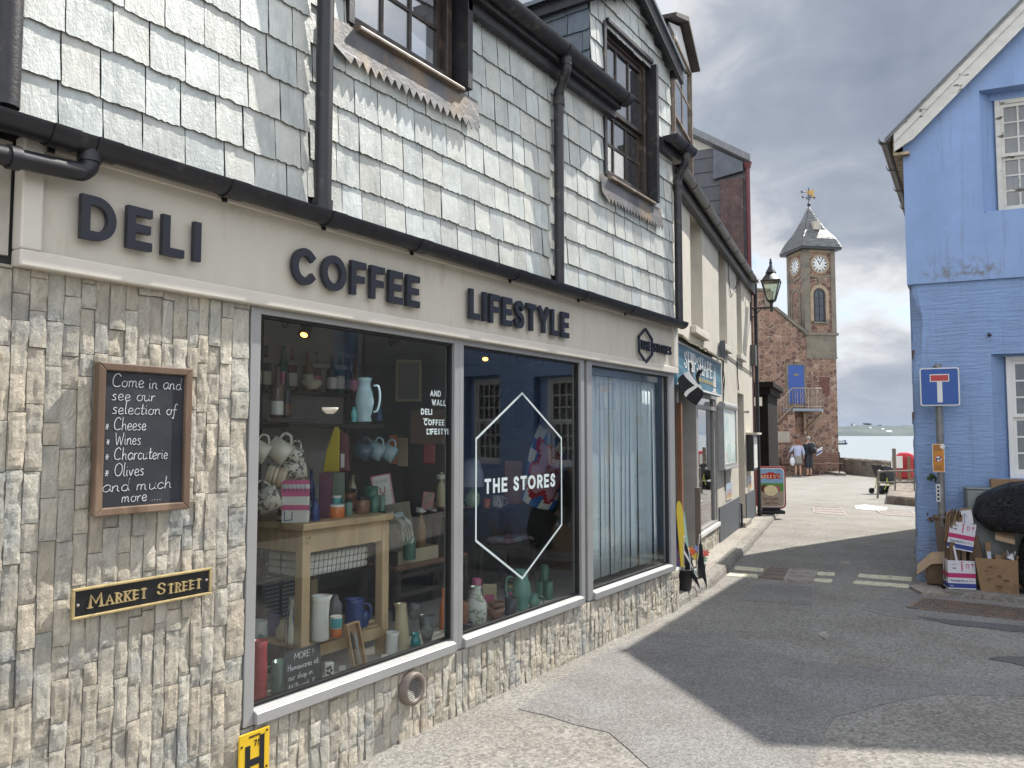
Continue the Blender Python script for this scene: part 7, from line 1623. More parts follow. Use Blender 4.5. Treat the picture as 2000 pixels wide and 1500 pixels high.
def person(label, M, H, pants, build_fn, lean=0.0, arms=None):
    t = thing('person', label, 'person', M); s = H / 1.7
    J = [((0, 0, .90), (.125, .10)), ((0, .01, 1.08), (.115, .09)), ((0, .0, 1.30), (.145, .10)), ((0, 0, 1.42), (.10, .075)), ((0, -.01, 1.49), (.048, .05)), ((0, -.02, 1.55), (.06, .07)), ((0, -.025, 1.62), (.072, .088)), ((0, -.02, 1.685), (.05, .06)),
         ((-.085, 0, .82), .085), ((-.095, -.01, .48), .055), ((-.10, .015, .27), .05), ((-.10, .02, .07), .032), ((-.11, -.13, .03), (.035, .025)),
         ((.085, 0, .82), .085), ((.095, .0, .48), .055), ((.10, .015, .27), .05), ((.10, .02, .07), .032), ((.115, -.12, .03), (.035, .025)),
         ((-.17, 0, 1.40), .052), (arms[0], .042), (arms[1], .03), (arms[2], (.028, .022)),
         ((.17, 0, 1.40), .052), (arms[3], .042), (arms[4], .03), (arms[5], (.028, .022))]
    E = [(0, 1), (1, 2), (2, 3), (3, 4), (4, 5), (5, 6), (6, 7), (0, 8), (8, 9), (9, 10), (10, 11), (11, 12), (0, 13), (13, 14), (14, 15), (15, 16), (16, 17), (3, 18), (18, 19), (19, 20), (20, 21), (3, 22), (22, 23), (23, 24), (24, 25)]
    J = [(tuple(c * s for c in p), tuple(k * s for k in (r if isinstance(r, tuple) else (r, r)))) for p, r in J]
    b_ = skin_body('body', J, E, M_SKIN, t); build_fn(t, b_, s); return t
def fingers(t, wrist, d, s, side):
    for k in range(5):
        a = (k - 2) * .013; q = Vector(wrist) * s + Vector((a * .6, a, 0)) * s
        L = (.055, .07, .075, .07, .055)[k] * s
        mb = MB(); mb.tube([q, q + Vector(d) * L * .6 + Vector((0, 0, -.004)), q + Vector(d) * L + Vector((side * .012, 0, -.01))], [.008 * s, .0075 * s, .006 * s], 6); mb.build('finger', M_SKIN, t)
def face(t, s, y=-1):
    mb = MB(); mb.ball((0, -.115 * s, 1.60 * s), .014 * s, 6, (1, 1.3, 1.5)); mb.build('nose', M_SKIN, t)
    for sx in (-1, 1):
        mb = MB(); mb.ball((sx * .03 * s, -.103 * s, 1.625 * s), .009 * s, 6); mb.build('eye', M_PACK, t)
        mb = MB(); mb.ball((sx * .076 * s, -.02 * s, 1.61 * s), .02 * s, 6, (.5, .8, 1.4)); mb.build('ear', M_SKIN, t)
    mb = MB(); mb.ball((0, -.105 * s, 1.572 * s), .02 * s, 6, (1, .4, .3)); mb.build('mouth', M_DOORR, t)
# the figures face away from us (+y local), so their local -y (face) is turned to the sea
def woman(t, b_, s):
    face(t, s)
    mb = MB(); mb.lathe([(.06, 1.47), (.105, 1.44), (.175, 1.37), (.17, 1.2), (.155, 1.05), (.165, .93), (.158, .925), (.1, .94)], n=20, T=Matrix.Diagonal((s, s * .72, s, 1))); mb.build('cardigan', M_LILAC, t)
    for sx, pts in ((-1, [(-.16, 0, 1.40), (-.25, .02, 1.16), (-.265, -.02, 1.02)]), (1, [(.16, 0, 1.40), (.28, .0, 1.22), (.34, -.08, 1.14)])):
        mb = MB(); mb.tube([tuple(c * s for c in p) for p in smoothline(pts, 4)], [.068 * s, .066 * s, .064 * s, .064 * s, .062 * s, .06 * s, .058 * s, .056 * s, .055 * s], 10); mb.build('sleeve', M_LILAC, t)
    mb = MB(); pr = []
    for r, z in [(.155, .95), (.175, .85), (.195, .65), (.205, .55), (.19, .56)]: pr.append((r, z))
    mb.lathe(pr, n=24, T=Matrix.Diagonal((s, s * .75, s, 1))); mb.build('skirt', M_SKIRT, t)
    mb = MB(); mb.ball((0, .0, 1.635 * s), .098 * s, 10, (.92, 1, 1.05)); mb.ball((0, .085 * s, 1.58 * s), .055 * s, 8, (1, .8, 1.5)); mb.ball((0, .10 * s, 1.50 * s), .032 * s, 8, (1, .8, 1.8)); mb.build('hair', M_HAIR, t)
    for sx in (-1, 1): mb = MB(); mb.ball((sx * .11 * s, -.05 * s, .03 * s), .05 * s, 8, (.75, 1.8, .6)); mb.build('shoe', pm('tan sandal', (.28, .17, .10), .6), t)
    fingers(t, (-.27, -.04, .90), (0, -.1, -1), s, 1); fingers(t, (.38, -.16, 1.08), (.2, -.7, -.3), s, -1)
def man(t, b_, s):
    face(t, s)
    mb = MB(); mb.lathe([(.065, 1.48), (.115, 1.45), (.20, 1.37), (.20, 1.2), (.18, 1.02), (.185, .86), (.175, .855), (.12, .9)], n=20, T=Matrix.Diagonal((s, s * .75, s, 1))); mb.build('coat', M_NAVYC, t)
    for sx, pts in ((-1, [(-.18, 0, 1.40), (-.27, .0, 1.17), (-.22, -.14, 1.05)]), (1, [(.18, 0, 1.40), (.28, -.04, 1.17), (.24, -.2, 1.10)])):
        mb = MB(); mb.tube([tuple(c * s for c in p) for p in smoothline(pts, 4)], .066 * s, 10); mb.build('sleeve', M_NAVYC, t)
    for sx in (-1, 1):
        mb = MB(); mb.tube([(sx * .085 * s, 0, .88 * s), (sx * .097 * s, 0, .62 * s), (sx * .10 * s, .01, .36 * s)], [.115 * s, .095 * s, .085 * s], 12); mb.build('trouser_leg', M_NAVYC, t)
        mb = MB(); mb.ball((sx * .11 * s, -.05 * s, .035 * s), .055 * s, 8, (.75, 1.9, .65)); mb.build('shoe', pm('maroon shoe', (.12, .03, .03), .5), t)
    mb = MB(); mb.ball((0, -.0, 1.645 * s), .096 * s, 10, (.92, 1.02, .95)); mb.build('hair', M_GREYH, t)
    fingers(t, (-.19, -.24, .99), (.2, -.8, -.2), s, 1); fingers(t, (.22, -.3, 1.06), (-.2, -.8, -.2), s, -1)
wm = tp_(1559, 926, 35.0); mn = tp_(1580, 925, 35.2)
A_W = [(-.25, .02, 1.16), (-.265, -.02, .98), (-.27, -.04, .90), (.28, 0, 1.22), (.36, -.12, 1.10), (.38, -.16, 1.08)]
A_M = [(-.27, 0, 1.17), (-.2, -.18, 1.02), (-.19, -.24, .99), (.28, -.04, 1.17), (.23, -.24, 1.08), (.22, -.3, 1.06)]
face_away = TH + math.pi
pw_ = person('woman seen from behind in lilac cardigan, grey skirt, auburn ponytail', T_(wm.x, wm.y, wm.z) @ Rz(face_away + R_(-15)), 1.60, None, woman, arms=A_W)
pm_ = person('man seen from behind in dark clothes with bare calves beside the woman', T_(mn.x, mn.y, mn.z) @ Rz(face_away + R_(28)), 1.72, None, man, arms=A_M)
bpk = thing('backpack', 'black backpack on the back of the man by the benches', 'backpack', T_(mn.x, mn.y, mn.z) @ Rz(face_away + R_(28)) @ T_(0, .13, 1.02))
mb = MB(); mb.ball((0, .10, .22), .2, 12, (.85, .62, 1.35)); mb.build('pack', M_PACK, bpk); mb = MB(); mb.ball((0, .22, .12), .11, 10, (1, .6, 1.1)); mb.build('front_pocket', M_PACK, bpk)
for sx in (-.12, .12): mb = MB(); mb.tube(smoothline([(sx, .0, .0), (sx * 1.3, -.2, .12), (sx * 1.2, -.26, .3), (sx, -.1, .45)], 4), .018, 6); mb.build('strap', M_PACK, bpk)
wbg = thing('carrier_bag', 'white carrier bag hanging from the woman\'s left side', 'bag', T_(wm.x, wm.y, wm.z) @ Rz(face_away) @ T_(.25, .02, .48))
mb = MB(); mb.ball((0, 0, .17), .16, 12, (.7, .5, 1.25)); mb.build('bag_body', M_BAGW, wbg); mb = MB(); mb.tube(smoothline([(-.05, 0, .34), (0, 0, .5), (.05, 0, .34)], 5), .01, 6); mb.build('bag_handle', M_BAGW, wbg)
rl_ = tp_(1600, 926, 35.0); rg = thing('striped_towel_roll', 'blue and white striped roll held out by the man in dark clothes', 'towel', T_(mn.x, mn.y, mn.z) @ Rz(TH) @ T_(.40, -.1, 1.0))
mb = MB(); rnd = random.Random(4)
for k in range(7):
    mb.m = k % 2; a = Vector((-.10 + rnd.uniform(-.03, .03), rnd.uniform(-.06, .06), .02 + k * .035 - .1)); mb.tube([a, a + Vector((.26, 0, .16 + rnd.uniform(-.03, .03)))], .03, 7)
mb.build('towel', [M_BAGW, pm('towel blue', (.08, .12, .30), .8)], rg)

# sea wall, stone block, railing, pushchair, lifebuoy housing, post
sw = thing('sea_wall', 'low rough stone sea wall behind the benches', 'wall')
mb = MB(); a0, a1 = SWA + (SWA - SWB) * .3, SWB + (SWB - SWA) * 1.2
dv = (a1 - a0); L = dv.length; dv.normalize(); nv = Vector((-dv.y, dv.x, 0))
zb0 = Tt(1645, 896)[1] if False else at_depth(1645, 894.5, 37.3).z; zb1 = at_depth(1790, 905, 31.5).z
def swf(u, v):
    p = a0 + dv * (L * u); ph = [(-.03, -.5), (0, 0), (.03, .5), (.05, .93), (.12, 1.0), (.42, 1.0), (.45, .9), (.45, -1)]
    f = v * (len(ph) - 1); i = min(int(f), len(ph) - 2); f -= i; o_ = ph[i][0] + (ph[i + 1][0] - ph[i][0]) * f; h = ph[i][1] + (ph[i + 1][1] - ph[i][1]) * f
    t = ((p - SWA).dot(dv)) / (SWB - SWA).length; top = zb0 + (zb1 - zb0) * t; base = -.25
    q = p + nv * (o_ + .04 * noise.noise(Vector((u * 90, v * 14, 2)))); return Vector((q.x, q.y, base + (top - base) * h + .035 * noise.noise(Vector((u * 70, h * 4, 7)))))
if (SWA + nv).y < SWA.y: nv = -nv
mb.grid(160, 21, swf, smooth=False); mb.build('wall_body', M_RUBG, sw)
kb = ground_poly([(1732, 984), (1800, 990), (1800, 962), (1738, 960)], 0); sb2 = thing('stone_block', 'low rough stone block at the foot of the pushchair railing', 'block', T_(kb[0].x, kb[0].y, gz(kb[0])))
mb = MB(); q = [(v - kb[0]) for v in kb]; hgt = at_depth(1735, 967, (kb[0] - CAM).dot(CF)).z - gz(kb[0]); mb.slab([(v.x, v.y) for v in q], -.05, hgt); mb.build('block_body', M_RUBG, sb2, bevel=.05)
M_GALV = pm('worn galvanised rail', (.22, .21, .19), .45, .2, 8, metal=.4, c2=(.12, .08, .05), c2s=9)
r0 = on_z(1714, 972, -.1); dR0 = (r0 - CAM).dot(CF)
rr = thing('railing', 'two bar metal railing before the pushchair and lifebuoy', 'railing', T_(r0.x, r0.y, r0.z))
def rel(px, py, dep): return at_depth(px, py, dep) - r0
mb = MB()
mb.tube([rel(1716, 921, dR0), rel(1714, 973, dR0)], .028, 8); mb.tube([rel(1716, 921, dR0), rel(1795, 919, dR0 - .5)], .024, 8); mb.tube([rel(1716, 943, dR0), rel(1795, 940, dR0 - .5)], .022, 8); mb.tube([rel(1749, 920, dR0 - .2), rel(1748, 968, dR0 - .2)], .024, 8); mb.tube([rel(1786, 918, dR0 - .45), rel(1786, 965, dR0 - .45)], .024, 8); mb.ball(rel(1717, 921, dR0), .05, 8)
mb.build('bars', M_GALV, rr)
dW = 25.5; w0 = at_depth(1748.5, 965, dW); wp = thing('wooden_post', 'tall weathered square post beside the red lifebuoy housing', 'post', T_(w0.x, w0.y, w0.z) @ Rz(TH)); hW = at_depth(1748, 876, dW).z - w0.z
mb = MB(); mb.box(-.045, .045, -.045, .045, 0, hW); mb.build('post_shaft', pm('weathered timber', (.17, .14, .11), .8, .2, 5, stretch=(1, 1, .2)), wp, bevel=.008)
dL = 26.0; l0_ = at_depth(1769, 962, dL); lb = thing('lifebuoy_housing', 'red plastic lifebuoy housing on two timber posts by the sea wall', 'lifebuoy housing', T_(l0_.x, l0_.y, l0_.z) @ Rz(TH + R_(152))); k = dL / FL
M_LRED = pm('red plastic', (.55, .035, .05), .4, .08); M_TIMB = pm('brown timber', (.22, .13, .07), .7, .2, 5, stretch=(1, 1, .2))
hB, hT = (962 - 936) * k, (962 - 884) * k; wd = 17 * k
mb = MB(); mb.prism(rrect(-wd, wd, hB, hT, .2, 6), -.28, -.02); hs_ = mb.build('housing', M_LRED, lb, bevel=.07, seg=3); mb = MB(); mb.ribbon(rrect(-wd * .72, wd * .72, hB + .14, hT - .14, .14, 5), .03, -.292, -.275, True); mb.build('housing_rib', M_LRED, hs_)
for sx in (-.12, .16): mb = MB(); mb.box(sx - .05, sx + .05, -.015, .09, 0, hT * .9); mb.build('post', M_TIMB, lb, bevel=.006)
mb = MB(); mb.box(.06, .40, .092, .105, hB + .36, hB + .75); mb.build('notice', M_WHITE, lb)
mb = MB(); mb.box(-.34, .3, -.2, .0, .02, hB * .85); mb.build('lower_box', M_BLACK, lb, bevel=.01); mb = MB(); mb.box(-.5, -.3, -.3, -.29, .05, hB * .9); mb.build('lower_notice', M_WHITE, lb)
dP = 24.2; p0 = at_depth(1728, 963, dP); pc_ = thing('pushchair', 'black folded hood pushchair with yellow green frame behind the railing', 'pushchair', T_(p0.x, p0.y, gz(p0)) @ Rz(TH + R_(20)))
M_LIME = pm('lime frame', (.35, .42, .05), .4); k = dP / FL
def pq_(px, py): return ((px - 1728) * k, (963 - py) * k)
for sy in (-.2, .2):
    mb = MB(); a = [pq_(*q) for q in ((1719, 905), (1722, 935), (1732, 950), (1744, 958))]; mb.tube(smoothline([(x, sy, z) for x, z in a], 4), .016, 6); b_ = [pq_(*q) for q in ((1722, 932), (1718, 950), (1708, 958))]; mb.tube(smoothline([(x, sy, z) for x, z in b_], 4), .016, 6); mb.build('frame_side', M_LIME, pc_)
    for px, r in ((1708, .085), (1731, .1), (1744, .1)):
        x, z = pq_(px, 960); mb = MB(); mb.cyl((x, sy - .03, r), (x, sy + .03, r), r, n=14); mb.build('wheel', M_PACK, pc_)
hp_ = [pq_(*q) for q in ((1708, 909), (1716, 907), (1730, 909), (1738, 914), (1741, 930), (1746, 942), (1735, 945), (1722, 935), (1714, 922))]
mb = MB(); mb.prism(hp_, -.22, .22); mb.build('hood_and_seat', M_PACK, pc_, bevel=.04, seg=3); mb = MB(); h0 = pq_(1712, 908); mb.tube([(h0[0] - .05, -.2, h0[1]), (h0[0] - .05, .2, h0[1])], .02, 8); mb.build('push_handle', M_PACK, pc_)
mb = MB(); bq = [pq_(*q) for q in ((1722, 948), (1742, 948), (1742, 958), (1724, 958))]; mb.prism(bq, -.17, .17); mb.build('basket', M_PACK, pc_, bevel=.02)
cm = thing('camera_bag', 'dark cloth bundle left on the pushchair hood', 'bag', T_(p0.x, p0.y, gz(p0)) @ Rz(TH + R_(20)) @ T_(pq_(1737, 912)[0], 0, pq_(1737, 915)[1]))
mb = MB(); mb.ball((0, 0, .03), .09, 10, (1, 1.2, .7)); mb.build('bundle', M_PACK, cm); mb = MB(); mb.tube(smoothline([(-.06, 0, .05), (0, .02, .13), (.06, 0, .05)], 4), .01, 6); mb.build('bundle_strap', M_PACK, cm)

# boat on the water, trees and houses on the far shore
bd_ = (HC + 4.5) * FL / (868.3 - 848); b0 = at_depth(1640, 868.3, bd_); bo_ = thing('boat', 'small dark hulled ferry boat with white cabin on the bay', 'boat', T_(b0.x, b0.y, -4.5) @ Rz(TH)); k = bd_ / FL
mb = MB(); mb.prism([(-20 * k, .0), (12 * k, .0), (15 * k, 3.2 * k), (-22 * k, 2.8 * k)], -1.2, 1.2); mb.build('hull', M_NAVYC, bo_, bevel=.1)
mb = MB(); mb.box(-16 * k, 8 * k, -.9, .9, 2.9 * k, 7.2 * k); cbn = mb.build('cabin', M_WHITE, bo_); mb = MB(); mb.box(8.1 * k, 12 * k, -.8, .8, 3.0 * k, 8.6 * k); mb.box(-18 * k, 9 * k, -1.0, 1.0, 7.25 * k, 7.8 * k); mb.build('cabin_roof', pm('boat blue', (.08, .12, .2), .5), bo_)
mb = MB()
for i in range(7): mb.box((-14.5 + i * 3.1) * k, (-12.9 + i * 3.1) * k, -.93, -.905, 4.2 * k, 6.4 * k)
mb.build('cabin_windows', M_PACK, cbn)
M_FARL = pm('far tree leaves', (.035, .05, .035), .9, .3, .3); M_FART = pm('far trunk', (.05, .04, .03), .9)
rnd = random.Random(17)
def far_tree(px, w, h, lab):
    dd = HILL_D + 560; u = (px - 1380) / 620; base = hfn(u, .75); kk = dd / FL
    t = thing('far_tree', lab, 'tree', T_(base.x, base.y, base.z - 5), 'trees on the far skyline'); mb = MB(); H = h * kk + 4; W_ = w * kk
    mb.cyl((0, 0, 0), (0, 0, H * .8), H * .03, H * .015, n=6); mb.build('trunk', M_FART, t); mb = MB()
    for _ in range(130):
        v = Vector((rnd.gauss(0, .33), rnd.gauss(0, .33), rnd.gauss(0, .30))); c = Vector((v.x * W_, v.y * W_, H * .78 + v.z * H * .5)); r = W_ * rnd.uniform(.05, .12); a = Vector((rnd.gauss(0, 1), rnd.gauss(0, 1), rnd.gauss(0, 1))).normalized(); u_ = a.orthogonal().normalized() * r; w_ = a.cross(u_)
        mb.add([c - u_ - w_, c + u_ - w_, c + u_ + w_, c - u_ + w_], [(0, 1, 2, 3)], False)
    mb.build('crown', M_FARL, t)
for px, w, h, lab in ((1666, 5, 3, 'lone low tree on the far skyline nearest the tower'), (1692, 7, 5, 'left of two flat topped trees close together on the far skyline'), (1699, 6, 4.6, 'right of two flat topped trees close together on the far skyline'), (1718, 6, 3, 'small round tree on the far skyline before the wooded rise')): far_tree(px, w, h, lab)
for px, v, w, lab in ((1724, .22, 5, 'white farmhouse on the far hillside among fields'), (1736, .10, 11, 'long white building low on the far shore'), (1668, .5, 4, 'pale house high on the far hillside'), (1700, .3, 4, 'small pale cottage on the middle of the far hillside')):
    u = (px - 1380) / 620; c = hfn(u, v); kk = HILL_D / FL; t = thing('far_house', lab, 'house', T_(c.x, c.y, c.z) @ Rz(TH), 'houses on the far shore'); W_ = w * kk
    mb = MB(); mb.box(-W_ / 2, W_ / 2, -3, 3, -2, 1.6 * kk); mb.build('wall', M_WHITE, t); mb = MB(); mb.add([(-W_ / 2, -3.3, 1.6 * kk), (W_ / 2, -3.3, 1.6 * kk), (W_ / 2, 3.3, 1.6 * kk), (-W_ / 2, 3.3, 1.6 * kk), (-W_ / 2, 0, 2.6 * kk), (W_ / 2, 0, 2.6 * kk)], [(0, 1, 5, 4), (2, 3, 4, 5), (0, 4, 3), (1, 2, 5), (3, 2, 1, 0)]); mb.build('roof', M_SLATE_R, t)

# ------------------------------------------------------------------ blue house on the right
def blue_mat(name, brush):
    m, nt, b, out = newmat(name); v = mapped(nt)
    c = (.25, .365, .60)
    f1 = noise_n(nt, v, 1.6, 5, .6)
    col = ramp(nt, f1, .3, .72, tuple(x * .88 for x in c) + (1,), tuple(x * 1.06 for x in c) + (1,))
    col = mixc(nt, math_n(nt, 'MULTIPLY', ramp(nt, noise_n(nt, mapped(nt, (3, 3, .5)), 2.5, 5, .6), .55, .75), .5), col, (.19, .28, .50))
    sp = nt.nodes.new('ShaderNodeSeparateXYZ'); nt.links.new(v, sp.inputs[0])
    col = mixc(nt, math_n(nt, 'MULTIPLY', ramp(nt, noise_n(nt, mapped(nt, (7, 7, .45)), 2.2, 6, .65), .56, .70), .45), col, (.17, .20, .30))
    col = mixc(nt, math_n(nt, 'MULTIPLY', ramp(nt, noise_n(nt, v, 3.1, 6, .7), .60, .72), .5), col, tuple(min(1, x * 1.18) for x in c))
    if not brush:   # mossy tide mark above the ledge
        band = math_n(nt, 'MULTIPLY', ramp(nt, math_n(nt, 'MULTIPLY', sp.outputs[2], .1), .339, .344), ramp(nt, math_n(nt, 'MULTIPLY', sp.outputs[2], .1), .347, .366, (1, 1, 1, 1), (0, 0, 0, 1)))
        side = math_n(nt, 'MULTIPLY', ramp(nt, sp.outputs[0], .06, .2), ramp(nt, sp.outputs[0], .75, .95, (1, 1, 1, 1), (0, 0, 0, 1)))
        nz = ramp(nt, noise_n(nt, v, 14, 6, .7), .44, .6)
        col = mixc(nt, math_n(nt, 'MULTIPLY', math_n(nt, 'MULTIPLY', band, side), nz), col, (.17, .155, .14))
        bump_n(nt, b, noise_n(nt, v, 22, 5, .6), .22, .01)
    else:
        low = ramp(nt, sp.outputs[2], .15, .55, (1, 1, 1, 1), (0, 0, 0, 1)); nz = ramp(nt, noise_n(nt, v, 5, 6, .7), .40, .58)
        col = mixc(nt, math_n(nt, 'MULTIPLY', low, nz), col, (.22, .16, .14))
        st = noise_n(nt, mapped(nt, (.55, 1, 6)), 6, 6, .65, .7); bump_n(nt, b, math_n(nt, 'ADD', st, math_n(nt, 'MULTIPLY', noise_n(nt, v, 30, 4), .3)), .7, .03)
    nt.links.new(col, b.inputs['Base Color']); b.inputs['Roughness'].default_value = .62; return m
M_BLU = blue_mat('smooth blue render', False); M_BLL = blue_mat('brushed blue render', True)
M_PEEL = pm('peeling white paint', (.62, .60, .54), .7, .12, 6, .4, 40, c2=(.11, .09, .07), c2s=7, th=(.60, .64), stretch=(.7, 1, 1.6))
bh_ = thing('blue_house', 'pale blue gabled house with peeling white bargeboard and small paned sash windows', 'house', FB)
RG, ZR, EV, WR = 1.62, 6.73, 5.16, 3.75
SHR = .105   # the flank is not square to the front
def shear(mb): mb.v = [(x + SHR * max(0, y), y, z) for x, y, z in mb.v]; return mb
ZER = ZR - .47 * (WR - RG)
def roofz(s): return EV + (ZR - EV) * s / RG if s < RG else ZR - .47 * (s - RG)
HU = (.74, 1.78, 4.10, 5.50); HLW = (.76, 1.78, 1.15, 2.53); HU2 = (2.5, 3.3, 1.15, 2.6)
mb = MB()
wall_holes(mb, -.045, WR, 3.36, EV, [(HU[0], HU[1], HU[2], EV)], -.03, .3)
mb.prism([(-.045, EV), (HU[0], EV), (HU[0], roofz(HU[0]))], -.03, .3); mb.prism([(HU[1], EV), (WR, EV), (WR, ZER), (HU[1], roofz(HU[1]))], -.03, .3)
mb.prism([(HU[0], HU[3]), (HU[1], HU[3]), (HU[1], roofz(HU[1])), (RG, ZR), (HU[0], roofz(HU[0]))], -.03, .3)
mb.prism([(HU[0], -.0), (HU[0] + .17, .22), (HU[0], .22)], HU[2], HU[3], T=Matrix(((1, 0, 0, 0), (0, 0, 1, 0), (0, 1, 0, 0), (0, 0, 0, 1))))
mb.box(-.04, .32, .3, 6.3, -.3, EV - .02); mb.box(WR - .3, WR, .3, 6.3, -.3, ZER - .02); mb.box(.3, WR - .3, 6.0, 6.3, -.3, ZER)
shear(mb).build('upper_wall', M_BLU, bh_)
mb = MB(); wall_holes(mb, .10, WR, -.3, 3.3595, [HLW, HU2], 0, .299)
mb.prism([(HLW[0], .0), (HLW[0] + .16, .22), (HLW[0], .22)], HLW[2], HLW[3], T=Matrix(((1, 0, 0, 0), (0, 0, 1, 0), (0, 1, 0, 0), (0, 0, 0, 1))))
# rough rounded corner with a scooped chamfer under the ledge
def cor(u, v):
    z = -.3 + 3.658 * v; w = .022 * noise.noise(Vector((1, 2, z * 2.3))) + .018 * noise.noise(Vector((4, 2, z * 7)))
    ch_ = max(0, min(1, (3.25 - z) / .30)) * max(0, min(1, (z - 2.35) / .55)) * .09
    lean = .035 * (3.3 - z) / 3.3
    P_ = [(.1005, 0.0), (.06 + ch_ * .5, -.002 + .006 * noise.noise(Vector((7, 1, z * 9)))), (.015 + w - lean + ch_ * .9, .012 + ch_ * .3), (-.01 + w - lean, .06 + ch_), (-.0 + w - lean, .31)]
    f = u * 4; i = min(int(f), 3); f -= i; return Vector((P_[i][0] + (P_[i + 1][0] - P_[i][0]) * f, P_[i][1] + (P_[i + 1][1] - P_[i][1]) * f, z))
mb.grid(8, 90, lambda u, v: cor(1 - u, v), smooth=False)
shear(mb).build('lower_wall', M_BLL, bh_)
mb = MB(); rnd = random.Random(3); z = -.2
while z < 3.2:
    h = rnd.uniform(.05, .16); c = cor(1, (z + .3) / 3.658); 
    if rnd.random() < .6: mb.box(c.x - rnd.uniform(.006, .02), c.x + .04, .07, .30, z, z + h)
    z += h + rnd.uniform(.02, .2)
mb.box(-.03, .03, .08, .6, -.3, .25); shear(mb).build('exposed_stones', M_REDST, bh_)
def slope(mb, s0, z0, s1, z1, th, d0, d1):
    mb.add([(s0, d0, z0), (s1, d0, z1), (s1, d1, z1), (s0, d1, z0), (s0, d0, z0 - th), (s1, d0, z1 - th), (s1, d1, z1 - th), (s0, d1, z0 - th)], [(0, 1, 2, 3), (7, 6, 5, 4), (0, 4, 5, 1), (1, 5, 6, 2), (2, 6, 7, 3), (3, 7, 4, 0)], False)
mb = MB(); e = -.24; zl = EV + (ZR - EV) / RG * e; tk = .10
slope(mb, e, zl + tk, RG, ZR + tk, .028, -.19, 6.45); slope(mb, RG, ZR + tk, WR + .2, ZER - .09 + tk, .028, -.19, 6.45)
for k in range(9): t = k / 9; s_ = e + (RG - e) * t; slope(mb, s_, zl + tk + (ZR - zl) * t + .018, s_ + .21, zl + tk + (ZR - zl) * (t + .21 / (RG - e)) + .018, .017, -.205, 6.4)
rf = shear(mb).build('roof', M_SLATE_R, bh_)
mw = MB(); I_ = FB.inverted(); qa = I_ @ Vector((-1.62, 15.2, 0)); mw.box(qa.x, qa.x + 2.6, qa.y, qa.y + 1.3, -.3, 6.7); mw.build('rear_shadow_block', M_REND, bh_); mw = MB(); mw.box(qa.x - .05, qa.x + 2.65, qa.y - .05, qa.y + 1.35, 6.701, 6.78); mw.build('rear_block_cap', M_SLATE_R, bh_)  # unseen block added behind the house to shape its shadow on the road
sl_b = (ZR - EV) / RG
mb = MB(); a = -.14
mb.prism([(a, EV + sl_b * a + .07), (RG, ZR + .071), (RG, ZR - .20), (a + .20, EV + sl_b * (a + .2) - .205), (a, EV + sl_b * a - .13)], -.155, -.12)
mb.prism([(a, EV + sl_b * a + .069), (RG, ZR + .0695), (RG, ZR - .03), (a, EV + sl_b * a - .03)], -.172, -.1555)
mb.prism([(RG + .001, ZR + .07), (WR + .1, ZER - .05 + .07), (WR + .1, ZER - .32), (RG + .001, ZR - .20)], -.155, -.12)
mb.build('bargeboard', M_PEEL, bh_)
mb = MB(); mb.box(-.13, .018, -.118, 6.2, EV - .30, EV - .27); mb.box(-.15, -.131, -.118, 6.2, EV - .30, EV - .06); shear(mb).build('soffit', pm('old bare soffit', (.42, .33, .21), .8, .3, 5, c2=(.15, .10, .07), c2s=8), bh_)
gm = MB(); prof = [(math.cos(R_(a)) * .062, math.sin(R_(a)) * .062) for a in range(180, 361, 15)] + [(math.cos(R_(a)) * .055, math.sin(R_(a)) * .055) for a in range(360, 179, -15)]
def gseg(a, bb, k):
    n = len(prof); vs = [(-.235 + p * k, y, EV - .10 + q * k) for y in (a, bb) for p, q in prof]; gm.add(vs, [(i, n + i, n + (i + 1) % n, (i + 1) % n) for i in range(n)], True); gm.add(vs[:n], [tuple(range(n))], False)
gseg(-.2, 6.4, 1)
for y in (-.15, .9, 1.9, 2.9, 3.9, 4.9): gseg(y, y + .06, 1.12)
shear(gm).build('gutter', M_GUTB, bh_)
for h, (f0, f1, z0, z1) in ((HU, (.905, 1.62, 4.115, 5.42)), (HLW, (.918, 1.62, 1.165, 2.51)), (HU2, (2.58, 3.22, 1.17, 2.55))):
    w = sash_window(f0, f1, z0, z1, .14, (z0 + z1) / 2, 4, 3, M_PEEL if h is HU else M_WHITE, bh_, t=.05, mt=.018, glass=glass_mat('house window glass', (.75, .77, .78), 1.0, .06))
    mb = MB(); mb.box(h[0] + .02, h[1] - .02, -.02, .14, h[2] - .002, h[2] + .02); mb.build('window_sill', M_BLU, w)
    mb = MB(); mb.box(f0 + .06, f1 - .06, .22, .235, z0 + .06, z1 - .06); mb.build('curtain', pm('net curtain', (.30, .29, .26), .9, .25, 4, stretch=(6, 1, .5)), w)
    mb = MB(); mb.box(f1, h[1], .14, .2, h[2], h[3]); mb.box(h[0], f1, .1401, .2, z1, h[3]); mb.build('reveal', M_BLU, w)
mb = MB(); c = Bb(1932, 655, -.02); mb.cyl((c[0], -.05, c[1]), (c[0], 0, c[1] + .02), .015, n=6); mb.ball((c[0], -.05, c[1]), .02, 6); mb.build('wall_hook', M_IRONP, bh_)
sheet('kerb', [(1776, 1150), (1812, 1140), (1840, 1152), (1852, 1166), (1800, 1162)], M_PAVE, .03, .01); sheet('kerb', [(1845, 1165), (1920, 1172), (2090, 1190), (2090, 1160), (1850, 1150)], M_KERB, .05, .01)

